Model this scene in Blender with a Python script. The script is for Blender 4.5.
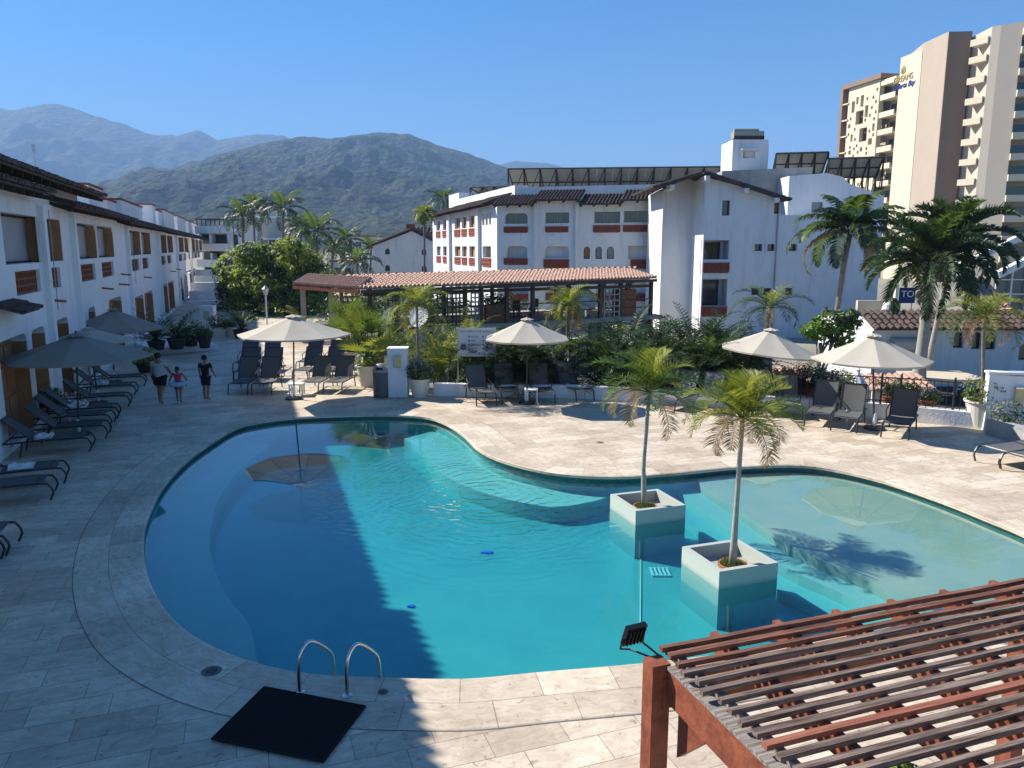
import bpy, bmesh, math, random
from mathutils import Vector, Matrix, noise
from mathutils.geometry import tessellate_polygon, delaunay_2d_cdt
R = math.radians
PI = math.pi
rnd = random.Random(7)
S = bpy.context.scene
for o in list(bpy.data.objects):
    bpy.data.objects.remove(o)

# ------------------------------------------------------------------ camera
EYE = 4.8
FPX = 780.0
PITCH = math.atan(137 / FPX)
cd = bpy.data.cameras.new('camera')
cam = bpy.data.objects.new('camera', cd)
S.collection.objects.link(cam)
cam.location = (0, 0, EYE)
cam.rotation_euler = (PI / 2 - PITCH, 0, 0)
cd.sensor_width = 36
cd.lens = 36 * FPX / 1024
cd.clip_start = 0.1
cd.clip_end = 30000
S.camera = cam

# ------------------------------------------------------------------ light
SUN_EL = 38.0
SUN_AZ = -62.0          # clockwise from +Y, where the sun stands
w = bpy.data.worlds.new('World')
S.world = w
w.use_nodes = True
wn = w.node_tree.nodes
sky = wn.new('ShaderNodeTexSky')
sky.sky_type = 'NISHITA'
sky.sun_disc = False
sky.sun_elevation = R(SUN_EL)
sky.sun_rotation = R(SUN_AZ)
sky.altitude = 0
sky.air_density = 1.0
sky.dust_density = 0.2
sky.ozone_density = 7.0
hs_ = wn.new('ShaderNodeHueSaturation')
hs_.inputs['Saturation'].default_value = 1.32
w.node_tree.links.new(sky.outputs[0], hs_.inputs['Color'])
w.node_tree.links.new(hs_.outputs[0], wn['Background'].inputs[0])
wn['Background'].inputs[1].default_value = 0.066
ld = bpy.data.lights.new('sun', 'SUN')
ld.energy = 5.0
ld.angle = R(0.55)
ld.color = (1.0, 0.95, 0.86)
sun = bpy.data.objects.new('sun', ld)
S.collection.objects.link(sun)
sdir = Vector((math.sin(R(SUN_AZ)) * math.cos(R(SUN_EL)), math.cos(R(SUN_AZ)) * math.cos(R(SUN_EL)), math.sin(R(SUN_EL))))
sun.rotation_euler = sdir.to_track_quat('Z', 'Y').to_euler()
sun.location = sdir * 60

S.view_settings.view_transform = 'Standard'
S.view_settings.look = 'None'
S.view_settings.exposure = 1.12
S.view_settings.gamma = 1.0
S.view_settings.use_curve_mapping = False
S.cycles.use_denoising = True
S.cycles.max_bounces = 8
S.cycles.diffuse_bounces = 3
S.cycles.glossy_bounces = 4
S.cycles.transmission_bounces = 6
S.cycles.transparent_max_bounces = 12
S.cycles.volume_bounces = 0
S.cycles.use_adaptive_sampling = True

# ------------------------------------------------------------------ layout helpers
cs, sn = math.cos(PITCH), math.sin(PITCH)


def ray(px, py):
    dx, dy = px - 512.0, py - 384.0
    return Vector((dx, FPX * cs - dy * sn, -(FPX * sn + dy * cs)))


def G(px, py, z=0.0):
    d = ray(px, py)
    t = (z - EYE) / d.z
    return Vector((d.x * t, d.y * t, z))


def W(px, py, Y):
    d = ray(px, py)
    t = Y / d.y
    return Vector((d.x * t, Y, EYE + d.z * t))


U = Vector((0.945, 0.327, 0)).normalized()      # along the paving rows
V = Vector((-U.y, U.x, 0))                      # along the left wing

# ------------------------------------------------------------------ materials
MATS = {}


def pmat(name, col, rough=0.7, metal=0.0, spec=0.3, noise_amt=0.0, noise_scale=3.0, col2=None, bump=0.0, bump_scale=30.0,
         transl=0.0, emis=None, stain=0.0):
    if name in MATS:
        return MATS[name]
    m = bpy.data.materials.new(name)
    m.use_nodes = True
    nt = m.node_tree
    b = nt.nodes['Principled BSDF']
    b.inputs['Roughness'].default_value = rough
    b.inputs['Metallic'].default_value = metal
    b.inputs['Specular IOR Level'].default_value = spec
    c = (*col, 1)
    b.inputs['Base Color'].default_value = c
    out = nt.nodes['Material Output']
    src = None
    if noise_amt > 0 or col2:
        tc = nt.nodes.new('ShaderNodeTexCoord')
        nz = nt.nodes.new('ShaderNodeTexNoise')
        nz.inputs['Scale'].default_value = noise_scale
        nz.inputs['Detail'].default_value = 5
        nz.inputs['Roughness'].default_value = 0.65
        g = nt.nodes.new('ShaderNodeNewGeometry')
        nt.links.new(g.outputs['Position'], nz.inputs['Vector'])
        rp = nt.nodes.new('ShaderNodeValToRGB')
        rp.color_ramp.elements[0].position = 0.35
        rp.color_ramp.elements[1].position = 0.65
        lo = col2 if col2 else tuple(x * (1 - noise_amt) for x in col)
        rp.color_ramp.elements[0].color = (*lo, 1)
        rp.color_ramp.elements[1].color = c
        nt.links.new(nz.outputs['Fac'], rp.inputs['Fac'])
        src = rp.outputs['Color']
        if stain > 0:
            # rain streaks: noise stretched along the height
            mp = nt.nodes.new('ShaderNodeMapping')
            mp.inputs['Scale'].default_value = (2.2, 2.2, 0.22)
            n2 = nt.nodes.new('ShaderNodeTexNoise')
            n2.inputs['Scale'].default_value = 1.3
            n2.inputs['Detail'].default_value = 6
            nt.links.new(g.outputs['Position'], mp.inputs['Vector'])
            nt.links.new(mp.outputs['Vector'], n2.inputs['Vector'])
            r2 = nt.nodes.new('ShaderNodeValToRGB')
            r2.color_ramp.elements[0].position = 0.52
            r2.color_ramp.elements[1].position = 0.8
            r2.color_ramp.elements[0].color = (0, 0, 0, 1)
            r2.color_ramp.elements[1].color = (stain, stain, stain, 1)
            nt.links.new(n2.outputs['Fac'], r2.inputs['Fac'])
            mx = nt.nodes.new('ShaderNodeMixRGB')
            mx.inputs[2].default_value = (col[0] * .45, col[1] * .44, col[2] * .42, 1)
            nt.links.new(r2.outputs['Color'], mx.inputs[0])
            nt.links.new(src, mx.inputs[1])
            src = mx.outputs[0]
        nt.links.new(src, b.inputs['Base Color'])
    if bump > 0:
        n3 = nt.nodes.new('ShaderNodeTexNoise')
        n3.inputs['Scale'].default_value = bump_scale
        n3.inputs['Detail'].default_value = 4
        g3 = nt.nodes.new('ShaderNodeNewGeometry')
        nt.links.new(g3.outputs['Position'], n3.inputs['Vector'])
        bp = nt.nodes.new('ShaderNodeBump')
        bp.inputs['Strength'].default_value = bump
        bp.inputs['Distance'].default_value = 0.02
        nt.links.new(n3.outputs['Fac'], bp.inputs['Height'])
        nt.links.new(bp.outputs['Normal'], b.inputs['Normal'])
    if transl > 0:
        t = nt.nodes.new('ShaderNodeBsdfTranslucent')
        t.inputs['Color'].default_value = (min(1, col[0] * 2.0), min(1, col[1] * 2.0), col[2] * 1.3, 1)
        if src is not None and False:
            nt.links.new(src, t.inputs['Color'])
        mx = nt.nodes.new('ShaderNodeMixShader')
        mx.inputs[0].default_value = transl
        nt.links.new(b.outputs[0], mx.inputs[1])
        nt.links.new(t.outputs[0], mx.inputs[2])
        nt.links.new(mx.outputs[0], out.inputs['Surface'])
    if emis:
        b.inputs['Emission Color'].default_value = (*emis[0], 1)
        b.inputs['Emission Strength'].default_value = emis[1]
    MATS[name] = m
    return m


white = pmat('white_stucco', (.80, .80, .80), .9, noise_amt=.06, noise_scale=1.2, bump=.5, bump_scale=14, stain=.35)
white_far = pmat('white_stucco_weathered', (.76, .76, .77), .9, noise_amt=.08, noise_scale=.7, bump=.3, bump_scale=6, stain=.4)
white_paint = pmat('white_paint', (.78, .78, .76), .5, noise_amt=.06, noise_scale=5)
trim_white = pmat('trim_white', (.7, .7, .68), .6)
shutter = pmat('brown_shutter', (.44, .21, .095), .6, noise_amt=.25, noise_scale=3)
curtain = pmat('grey_curtain', (.36, .36, .36), .5, noise_amt=.15, noise_scale=1.5)
glass = pmat('dark_window_glass', (.05, .06, .07), .08, spec=.8)
glass_green = pmat('greenish_window_glass', (.10, .13, .13), .12, spec=.8, noise_amt=.4, noise_scale=.8)
terracotta = pmat('terracotta_tile', (.42, .17, .09), .85, noise_amt=.45, noise_scale=7, bump=.3)
terracotta_pale = pmat('pale_terracotta_tile', (.50, .31, .235), .85, noise_amt=.35, noise_scale=9, bump=.3)
tile_dark = pmat('weathered_roof_tile', (.13, .085, .07), .9, col2=(.04, .034, .032), noise_scale=4, bump=.6)
brick_red = pmat('red_brick', (.30, .075, .042), .85, noise_amt=.3, noise_scale=8)
beam_dark = pmat('dark_wood_beam', (.045, .03, .024), .85)
interior = pmat('room_interior', (.10, .09, .085), .9)
beige = pmat('beige_stucco', (.58, .50, .38), .9, noise_amt=.1)
tan_wall = pmat('tan_stucco', (.42, .345, .275), .9, noise_amt=.06, noise_scale=.3)
brown_wall = pmat('brown_stucco', (.24, .18, .145), .9, noise_amt=.06, noise_scale=.3)
cream_wall = pmat('cream_stucco', (.62, .55, .42), .9, noise_amt=.04, noise_scale=.3)
grey_conc = pmat('grey_concrete', (.38, .37, .35), .9, noise_amt=.2, noise_scale=2, stain=.5)
fabric = pmat('grey_sling_fabric', (.115, .115, .115), .8, noise_amt=.12, noise_scale=20, bump=.2, bump_scale=200)
dark_metal = pmat('charcoal_metal', (.03, .03, .032), .4, spec=.5)
steel = pmat('stainless_steel', (.62, .61, .58), .22, metal=1.0)
black_rubber = pmat('black_rubber', (.008, .008, .009), .85, noise_amt=.4, noise_scale=60, bump=.8, bump_scale=90)
black_plastic = pmat('black_plastic', (.015, .015, .016), .4)
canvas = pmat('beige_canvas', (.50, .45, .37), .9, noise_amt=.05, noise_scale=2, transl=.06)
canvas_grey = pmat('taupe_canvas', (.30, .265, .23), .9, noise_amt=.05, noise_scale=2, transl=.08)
wood_red = pmat('red_stained_wood', (.30, .09, .045), .6, col2=(.17, .05, .028), noise_scale=9, bump=.3)
wood_white = pmat('whitewashed_wood', (.42, .38, .33), .8, noise_amt=.2)
soil = pmat('soil', (.05, .035, .025), .95, bump=.6)
pot_white = pmat('cream_pot', (.68, .64, .55), .6, noise_amt=.08)
pot_dark = pmat('dark_pot', (.03, .028, .028), .6)
leaf_a = pmat('palm_leaf_green', (.08, .125, .025), .5, spec=.3, noise_amt=.35, noise_scale=6, transl=.3)
leaf_b = pmat('palm_leaf_dark', (.035, .065, .022), .5, spec=.3, noise_amt=.3, noise_scale=5, transl=.2)
leaf_y = pmat('palm_leaf_yellow', (.20, .22, .035), .5, spec=.3, noise_amt=.3, noise_scale=6, transl=.35)
leaf_dry = pmat('dry_palm_leaf', (.30, .20, .10), .8, noise_amt=.3, noise_scale=8, transl=.25)
leaf_t = pmat('tree_leaf_green', (.17, .23, .04), .5, spec=.3, noise_amt=.4, noise_scale=1.5, transl=.28)
leaf_td = pmat('tree_leaf_dark', (.055, .09, .024), .5, spec=.3, noise_amt=.4, noise_scale=1.5, transl=.2)
leaf_far = pmat('far_foliage', (.05, .085, .03), .8, noise_amt=.4, noise_scale=.3)
grass_m = pmat('planter_grass', (.12, .16, .03), .7, noise_amt=.3, noise_scale=20, transl=.2)
trunk_m = pmat('palm_trunk', (.24, .21, .17), .9, col2=(.13, .11, .09), noise_scale=14, bump=.6)
trunk_w = pmat('pale_trunk', (.38, .35, .30), .9, noise_amt=.25, noise_scale=12)
petal_purple = pmat('purple_petal', (.16, .12, .35), .7)
petal_white = pmat('white_petal', (.7, .68, .66), .7)
petal_red = pmat('red_petal', (.6, .04, .05), .7)
towel_m = pmat('white_towel', (.75, .75, .74), .95, bump=.4, bump_scale=60)
amber = pmat('amber_lamp_glass', (.62, .5, .25), .4)
solar_m = pmat('solar_cell', (.02, .025, .05), .25, spec=.6)
solar_back = pmat('solar_panel_back', (.27, .28, .25), .7)
alu = pmat('aluminium', (.45, .45, .45), .4, metal=.8)

# ------------------------------------------------------------------ mesh builder


class MB:
    def __init__(self):
        self.v, self.f, self.m = [], [], []
        self.uv = None

    def add(self, vs, fs, mi=0):
        n = len(self.v)
        self.v += [Vector(a) for a in vs]
        for f in fs:
            self.f.append(tuple(i + n for i in f))
            self.m.append(mi)

    def box(self, c, s, rz=0.0, mi=0, rot=None):
        hx, hy, hz = s[0] / 2, s[1] / 2, s[2] / 2
        M = rot if rot is not None else Matrix.Rotation(rz, 3, 'Z')
        vs = [M @ Vector((x, y, z)) + Vector(c) for z in (-hz, hz) for x, y in ((-hx, -hy), (hx, -hy), (hx, hy), (-hx, hy))]
        self.add(vs, [(3, 2, 1, 0), (4, 5, 6, 7), (0, 1, 5, 4), (1, 2, 6, 5), (2, 3, 7, 6), (3, 0, 4, 7)], mi)

    def beam(self, a, b, wd, ht, up=Vector((0, 0, 1)), mi=0):
        a, b = Vector(a), Vector(b)
        d = (b - a)
        L = d.length
        d.normalize()
        s = d.cross(up)
        if s.length < 1e-4:
            s = Vector((1, 0, 0))
        s.normalize()
        u2 = s.cross(d).normalized()
        M = Matrix((d, s, u2)).transposed()
        self.box((a + b) / 2, (L, wd, ht), rot=M, mi=mi)

    def prism(self, poly, z0, z1, mi=0):
        n = len(poly)
        area = sum(poly[i][0] * poly[(i + 1) % n][1] - poly[(i + 1) % n][0] * poly[i][1] for i in range(n))
        if area < 0:
            poly = poly[::-1]
        vs = [(p[0], p[1], z0) for p in poly] + [(p[0], p[1], z1) for p in poly]
        fs = [tuple(range(n))[::-1], tuple(range(n, 2 * n))] + [(i, (i + 1) % n, n + (i + 1) % n, n + i) for i in range(n)]
        self.add(vs, fs, mi)

    def tube(self, pts, r, seg=8, mi=0, caps=True):
        pts = [Vector(p) for p in pts]
        n = len(pts)
        rs = r if isinstance(r, (list, tuple)) else [r] * n
        vs = []
        ref = None
        for i, p in enumerate(pts):
            d = (pts[min(i + 1, n - 1)] - pts[max(i - 1, 0)]).normalized()
            if ref is None:
                ref = Vector((0, 0, 1)) if abs(d.z) < .9 else Vector((1, 0, 0))
            a = d.cross(ref)
            if a.length < 1e-5:
                a = d.cross(Vector((0.3, 1, 0.2)))
            a.normalize()
            b = d.cross(a).normalized()
            ref = b.cross(d) * -1 if False else a.cross(d)
            for k in range(seg):
                t = 2 * PI * k / seg
                vs.append(p + (a * math.cos(t) + b * math.sin(t)) * rs[i])
        fs = []
        for i in range(n - 1):
            for k in range(seg):
                k2 = (k + 1) % seg
                fs.append((i * seg + k, i * seg + k2, (i + 1) * seg + k2, (i + 1) * seg + k))
        if caps:
            fs.append(tuple(range(seg))[::-1])
            fs.append(tuple(range((n - 1) * seg, n * seg)))
        self.add(vs, fs, mi)

    def lathe(self, prof, c=(0, 0, 0), seg=20, mi=0):
        vs = []
        for r, z in prof:
            for k in range(seg):
                t = 2 * PI * k / seg
                vs.append((c[0] + r * math.cos(t), c[1] + r * math.sin(t), c[2] + z))
        fs = []
        for i in range(len(prof) - 1):
            for k in range(seg):
                k2 = (k + 1) % seg
                fs.append((i * seg + k, i * seg + k2, (i + 1) * seg + k2, (i + 1) * seg + k))
        fs.append(tuple(range(seg))[::-1])
        n = (len(prof) - 1) * seg
        fs.append(tuple(range(n, n + seg)))
        self.add(vs, fs, mi)

    def ball(self, c, r, seg=10, mi=0, sz=1.0):
        self.lathe([(max(1e-3, r * math.sin(PI * i / 8)), -r * sz * math.cos(PI * i / 8)) for i in range(9)], c, seg, mi)

    def quad(self, a, b, c, d, mi=0):
        self.add([a, b, c, d], [(0, 1, 2, 3)], mi)

    def build(self, name, mat, parent=None, smooth=False):
        me = bpy.data.meshes.new(name)
        off = Vector((0, 0, 0))
        p = parent
        while p is not None:
            off += Vector(p.location)
            p = p.parent
        me.from_pydata([tuple(v - off) for v in self.v], [], self.f)
        mats = mat if isinstance(mat, (list, tuple)) else [mat]
        for mm in mats:
            me.materials.append(mm)
        if len(mats) > 1:
            me.polygons.foreach_set('material_index', self.m)
        if smooth:
            me.polygons.foreach_set('use_smooth', [True] * len(me.polygons))
        me.update()
        o = bpy.data.objects.new(name, me)
        S.collection.objects.link(o)
        if parent is not None:
            o.parent = parent
        return o


def tag(o, label=None, cat=None, group=None, kind=None):
    if label:
        o['label'] = label
    if cat:
        o['category'] = cat
    if group:
        o['group'] = group
    if kind:
        o['kind'] = kind
    return o


def thing(name, label, cat, loc=(0, 0, 0), group=None):
    o = bpy.data.objects.new(name, None)
    S.collection.objects.link(o)
    o.location = loc
    o.empty_display_size = .2
    return tag(o, label, cat, group)


def copy_tree(o, parent=None):
    c = o.copy()
    S.collection.objects.link(c)
    c.parent = parent
    for ch in list(o.children):
        copy_tree(ch, c)
    return c


def spline(pts, closed=True, step=0.2):
    """Catmull-Rom through the points, resampled."""
    n = len(pts)
    out = []
    rng = range(n) if closed else range(n - 1)
    for i in rng:
        if closed:
            p0, p1, p2, p3 = pts[(i - 1) % n], pts[i], pts[(i + 1) % n], pts[(i + 2) % n]
        else:
            p0, p1, p2, p3 = pts[max(i - 1, 0)], pts[i], pts[i + 1], pts[min(i + 2, n - 1)]
        L = (p2 - p1).length
        k = max(1, int(L / step))
        for j in range(k):
            t = j / k
            out.append(0.5 * ((2 * p1) + (p2 - p0) * t + (2 * p0 - 5 * p1 + 4 * p2 - p3) * t * t + (3 * p1 - p0 - 3 * p2 + p3) * t ** 3))
    if not closed:
        out.append(pts[-1].copy())
    return out


def offset_loop(loop, d):
    """positive d = outward for a CCW loop"""
    n = len(loop)
    out = []
    for i in range(n):
        t = (loop[(i + 2) % n] - loop[(i - 2) % n])
        t.z = 0
        t.normalize()
        dd = d(i) if callable(d) else d
        out.append(loop[i] + Vector((t.y, -t.x, 0)) * dd)
    return out


def ccw(loop):
    a = sum(loop[i].x * loop[(i + 1) % len(loop)].y - loop[(i + 1) % len(loop)].x * loop[i].y for i in range(len(loop)))
    return loop if a > 0 else loop[::-1]
# ================================================================== SETTING
# ---- pool outline (inner edge of the coping, at deck level)
pp = [(142, 540), (146, 519), (161.6, 487), (185, 461), (209, 443.5), (235.5, 427.7), (256.5, 422.4), (288, 418), (330, 415.6), (385, 414.6), (425, 417),
      (446, 423.4), (464, 435), (481.6, 450.8), (509, 462.5), (556, 473.0), (614, 476.5), (668, 473.5), (700, 470.3), (741, 466.6), (795, 465), (835, 469.5),
      (884, 481), (943, 501), (992, 520.6), (1024, 534), (1075, 562), (1085, 585), (1050, 602), (980, 616), (900, 628), (800, 643), (720, 655), (640, 664.5),
      (536, 673.5), (480, 679), (441, 680), (367, 678), (312, 675), (259, 665), (215, 649), (180, 628), (157, 601), (144, 570)]
PL = ccw(spline([G(x, y) for x, y in pp], True, .18))
WZ = -0.11


def poly_face(mb, outer, holes, z, mi=0, up=True):
    allp = list(outer)
    polys = [[Vector((p.x, p.y, 0)) for p in outer]]
    for h in holes:
        allp += h
        polys.append([Vector((p.x, p.y, 0)) for p in h])
    tris = tessellate_polygon(polys)
    fs = []
    for t in tris:
        a, b, c = (allp[i] for i in t)
        cr = (b.x - a.x) * (c.y - a.y) - (b.y - a.y) * (c.x - a.x)
        fs.append(tuple(t) if (cr > 0) == up else tuple(t[::-1]))
    mb.add([(p.x, p.y, z) for p in allp], fs, mi)


# ---- travertine paving
def travertine(name, uv=False):
    m = bpy.data.materials.new(name)
    m.use_nodes = True
    nt = m.node_tree
    N = nt.nodes
    L = nt.links
    b = N['Principled BSDF']
    b.inputs['Roughness'].default_value = .62
    b.inputs['Specular IOR Level'].default_value = .3
    g = N.new('ShaderNodeNewGeometry')
    mp = N.new('ShaderNodeMapping')
    if uv:
        u = N.new('ShaderNodeUVMap')
        L.new(u.outputs[0], mp.inputs['Vector'])
    else:
        L.new(g.outputs['Position'], mp.inputs['Vector'])
        mp.inputs['Rotation'].default_value = (0, 0, -math.atan2(U.y, U.x))
    br = N.new('ShaderNodeTexBrick')
    br.offset = .37
    br.offset_frequency = 2
    br.inputs['Scale'].default_value = 1
    br.inputs['Brick Width'].default_value = .78 if not uv else .86
    br.inputs['Row Height'].default_value = .40 if not uv else .5
    br.inputs['Mortar Size'].default_value = .0045
    br.inputs['Mortar Smooth'].default_value = .3
    br.inputs['Bias'].default_value = 0
    br.inputs['Color1'].default_value = (.82, .72, .59, 1)
    br.inputs['Color2'].default_value = (.60, .51, .41, 1)
    br.inputs['Mortar'].default_value = (.30, .25, .20, 1)
    # a little wobble in the joints
    L.new(mp.outputs['Vector'], br.inputs['Vector'])
    # veins stretched along the plank
    mp2 = N.new('ShaderNodeMapping')
    mp2.inputs['Scale'].default_value = (1.5, 2.9, 1)
    L.new(mp.outputs['Vector'], mp2.inputs['Vector'])
    nz = N.new('ShaderNodeTexNoise')
    nz.inputs['Scale'].default_value = 3.0
    nz.inputs['Detail'].default_value = 9
    nz.inputs['Roughness'].default_value = .72
    nz.inputs['Distortion'].default_value = .8
    L.new(mp2.outputs['Vector'], nz.inputs['Vector'])
    r1 = N.new('ShaderNodeValToRGB')
    r1.color_ramp.elements[0].position = .36
    r1.color_ramp.elements[0].color = (.70, .64, .57, 1)
    r1.color_ramp.elements[1].position = .62
    r1.color_ramp.elements[1].color = (1.04, 1.02, 1.0, 1)
    L.new(nz.outputs['Fac'], r1.inputs['Fac'])
    mx = N.new('ShaderNodeMixRGB')
    mx.blend_type = 'MULTIPLY'
    mx.inputs[0].default_value = .8
    L.new(br.outputs['Color'], mx.inputs[1])
    L.new(r1.outputs['Color'], mx.inputs[2])
    # wide patches of wear
    n2 = N.new('ShaderNodeTexNoise')
    n2.inputs['Scale'].default_value = .8
    n2.inputs['Detail'].default_value = 8
    L.new(g.outputs['Position'], n2.inputs['Vector'])
    r2 = N.new('ShaderNodeValToRGB')
    r2.color_ramp.elements[0].position = .3
    r2.color_ramp.elements[0].color = (.72, .70, .66, 1)
    r2.color_ramp.elements[1].position = .7
    r2.color_ramp.elements[1].color = (1, 1, 1, 1)
    L.new(n2.outputs['Fac'], r2.inputs['Fac'])
    m2 = N.new('ShaderNodeMixRGB')
    m2.blend_type = 'MULTIPLY'
    m2.inputs[0].default_value = 1
    L.new(mx.outputs[0], m2.inputs[1])
    L.new(r2.outputs['Color'], m2.inputs[2])
    # pits
    n3 = N.new('ShaderNodeTexNoise')
    n3.inputs['Scale'].default_value = 9
    n3.inputs['Detail'].default_value = 6
    n3.inputs['Distortion'].default_value = 1.5
    L.new(mp.outputs['Vector'], n3.inputs['Vector'])
    r3 = N.new('ShaderNodeValToRGB')
    r3.color_ramp.elements[0].position = .3
    r3.color_ramp.elements[0].color = (.6, .56, .52, 1)
    r3.color_ramp.elements[1].position = .38
    r3.color_ramp.elements[1].color = (1, 1, 1, 1)
    L.new(n3.outputs['Fac'], r3.inputs['Fac'])
    m3 = N.new('ShaderNodeMixRGB')
    m3.blend_type = 'MULTIPLY'
    m3.inputs[0].default_value = .85
    L.new(m2.outputs[0], m3.inputs[1])
    L.new(r3.outputs['Color'], m3.inputs[2])
    L.new(m3.outputs[0], b.inputs['Base Color'])
    bp = N.new('ShaderNodeBump')
    bp.inputs['Strength'].default_value = .35
    bp.inputs['Distance'].default_value = .01
    inv = N.new('ShaderNodeMath')
    inv.operation = 'SUBTRACT'
    inv.inputs[0].default_value = 1
    L.new(br.outputs['Fac'], inv.inputs[1])
    ad = N.new('ShaderNodeMath')
    ad.operation = 'ADD'
    L.new(inv.outputs[0], ad.inputs[0])
    L.new(nz.outputs['Fac'], ad.inputs[1])
    L.new(ad.outputs[0], bp.inputs['Height'])
    L.new(bp.outputs[0], b.inputs['Normal'])
    return m


trav = travertine('travertine_paving')
trav_edge = travertine('travertine_coping', True)

deck_pts = [(-60, -9), (34, -9), (34, 9), (17, 16.6), (14, 19.3), (12.5, 20.6), (10.9, 21.5), (8, 22.6), (5, 23.8), (2, 24.75), (-2.6, 25.1), (-4.3, 27.5),
            (-6.3, 34), (-9, 46), (-16, 84), (-60, 84)]
deck_poly = ccw([Vector((x, y, 0)) for x, y in deck_pts])
mb = MB()
hole = offset_loop(PL, .15)
poly_face(mb, deck_poly, [hole], 0.0)
n = len(deck_poly)
for i in range(n):
    a, b = deck_poly[i], deck_poly[(i + 1) % n]
    mb.quad((a.x, a.y, -1.25), (b.x, b.y, -1.25), (b.x, b.y, 0), (a.x, a.y, 0))
tag(mb.build('pool_deck', trav), kind='structure')

# ---- coping ring
mb = MB()
ins = [offset_loop(PL, -.03), offset_loop(PL, -.03), offset_loop(PL, 0.0), offset_loop(PL, .92), offset_loop(PL, .94), offset_loop(PL, .94)]
zs = [-.055, -.004, .012, .012, .006, -.02]
vcoord = [-.05, .01, .03, .95, .97, .99]
N_ = len(PL)
arc = [0]
for i in range(N_):
    arc.append(arc[-1] + (PL[(i + 1) % N_] - PL[i]).length)
vs, fs, uvs = [], [], []
for k, ring in enumerate(ins):
    for p in ring:
        vs.append((p.x, p.y, zs[k]))
for k in range(len(ins) - 1):
    for i in range(N_):
        j = (i + 1) % N_
        fs.append((k * N_ + j, k * N_ + i, (k + 1) * N_ + i, (k + 1) * N_ + j))
        uvs += [(arc[i + 1], vcoord[k]), (arc[i], vcoord[k]), (arc[i], vcoord[k + 1]), (arc[i + 1], vcoord[k + 1])]
# underside of the lip back to the wall
base = len(vs)
for p in offset_loop(PL, .16):
    vs.append((p.x, p.y, -.055))
for i in range(N_):
    j = (i + 1) % N_
    fs.append((i, j, base + j, base + i))
    uvs += [(0, 0)] * 4
mb.add(vs, fs)
cop = mb.build('pool_coping', trav_edge)
uvl = cop.data.uv_layers.new(name='UVMap')
for i, q in enumerate(uvs):
    uvl.data[i].uv = q
tag(cop, kind='structure')
# dark joint round the ring
mb = MB()
a_, b_ = offset_loop(PL, .94), offset_loop(PL, .952)
mb.add([(p.x, p.y, .004) for p in a_] + [(p.x, p.y, .004) for p in b_], [((i + 1) % N_, i, N_ + i, N_ + (i + 1) % N_) for i in range(N_)])
tag(mb.build('paving_joint', pmat('joint_grout', (.22, .19, .165), .9)), kind='structure')

# ---- pool basin
def pool_paint(name, c1, c2):
    return pmat(name, c1, .6, col2=c2, noise_scale=1.1, bump=.1)


basin_m = pool_paint('pool_plaster', (.22, .46, .43), (.18, .41, .39))
shelf_m = pool_paint('pool_shelf_plaster', (.31, .34, .27), (.23, .31, .26))
FZ = -.74
mb = MB()
pw = offset_loop(PL, .05)
mb.add([(p.x, p.y, -.26) for p in pw] + [(p.x, p.y, FZ) for p in pw],
       [(i, (i + 1) % N_, N_ + (i + 1) % N_, N_ + i) for i in range(N_)])
poly_face(mb, pw, [], FZ)
tag(mb.build('pool_basin', basin_m), kind='structure')


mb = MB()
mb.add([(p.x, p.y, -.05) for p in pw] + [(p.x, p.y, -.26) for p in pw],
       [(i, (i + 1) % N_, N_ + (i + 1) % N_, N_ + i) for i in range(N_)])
tag(mb.build('waterline_band', pmat('waterline_band', (.06, .17, .17), .3, noise_amt=.3, noise_scale=12)), kind='structure')  # dark teal band along the top of the pool wall


# ledge round the left half (width tapers)
def lw(i):
    p = PL[i]
    # no ledge along the near edge and the shallow end
    g = G(512, 600)
    x = p.x
    wdt = 1.05
    if p.y < 11.5:
        k_ = max(0.0, min(1.0, (-x - 2.3) / 2.4))
        wdt = 1.05 * k_ * k_ * (3 - 2 * k_)
    if p.y > 20.3 and x < -2.2:
        wdt *= max(0.0, 1 - (p.y - 20.3) / 1.2) if x < -5 else 0.0
    if x > 2.2:
        wdt = 0.0
    elif x > 1.2 and p.y > 11.5:
        wdt *= (2.2 - x) / 1.0
    return -wdt


mb = MB()
inner = offset_loop(PL, lw)
ws = [abs(lw(i)) for i in range(N_)]
LZ = -.40
vs = [(p.x, p.y, LZ) for p in pw] + [(p.x, p.y, LZ) for p in inner] + [(p.x, p.y, FZ) for p in inner]
fs = []
for i in range(N_):
    j = (i + 1) % N_
    if ws[i] > .02 or ws[j] > .02:
        fs.append((j, i, N_ + i, N_ + j)[::-1])
        fs.append((N_ + i, N_ + j, 2 * N_ + j, 2 * N_ + i)[::-1])
mb.add(vs, fs)
tag(mb.build('pool_ledge', pool_paint('pool_ledge_plaster', (.28, .50, .46), (.24, .46, .42))), kind='structure')

# shallow shelf at the right with two steps
edge = [G(x, y, -.1) for x, y in ((690, 462), (702, 481), (741, 506), (796, 543), (865, 572), (930, 610), (985, 650))]
edge = spline(edge, False, .4)


def shelf(off, z, name, m):
    loop = []
    k = len(edge)
    for i in range(k):
        t = (edge[min(i + 1, k - 1)] - edge[max(i - 1, 0)]).normalized()
        # towards the deep water
        loop.append(edge[i] + Vector((-t.y, t.x, 0)) * -off)
    far = [G(1130, 640), G(1130, 520), G(1040, 500), G(900, 455), G(780, 448), G(690, 455)]
    mb = MB()
    # clipped by the basin wall: everything beyond it lies buried under the paving
    mb.prism([(p.x, p.y) for p in loop] + [(p.x, p.y) for p in far], FZ + .01, z)
    tag(mb.build(name, m), kind='structure')


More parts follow.
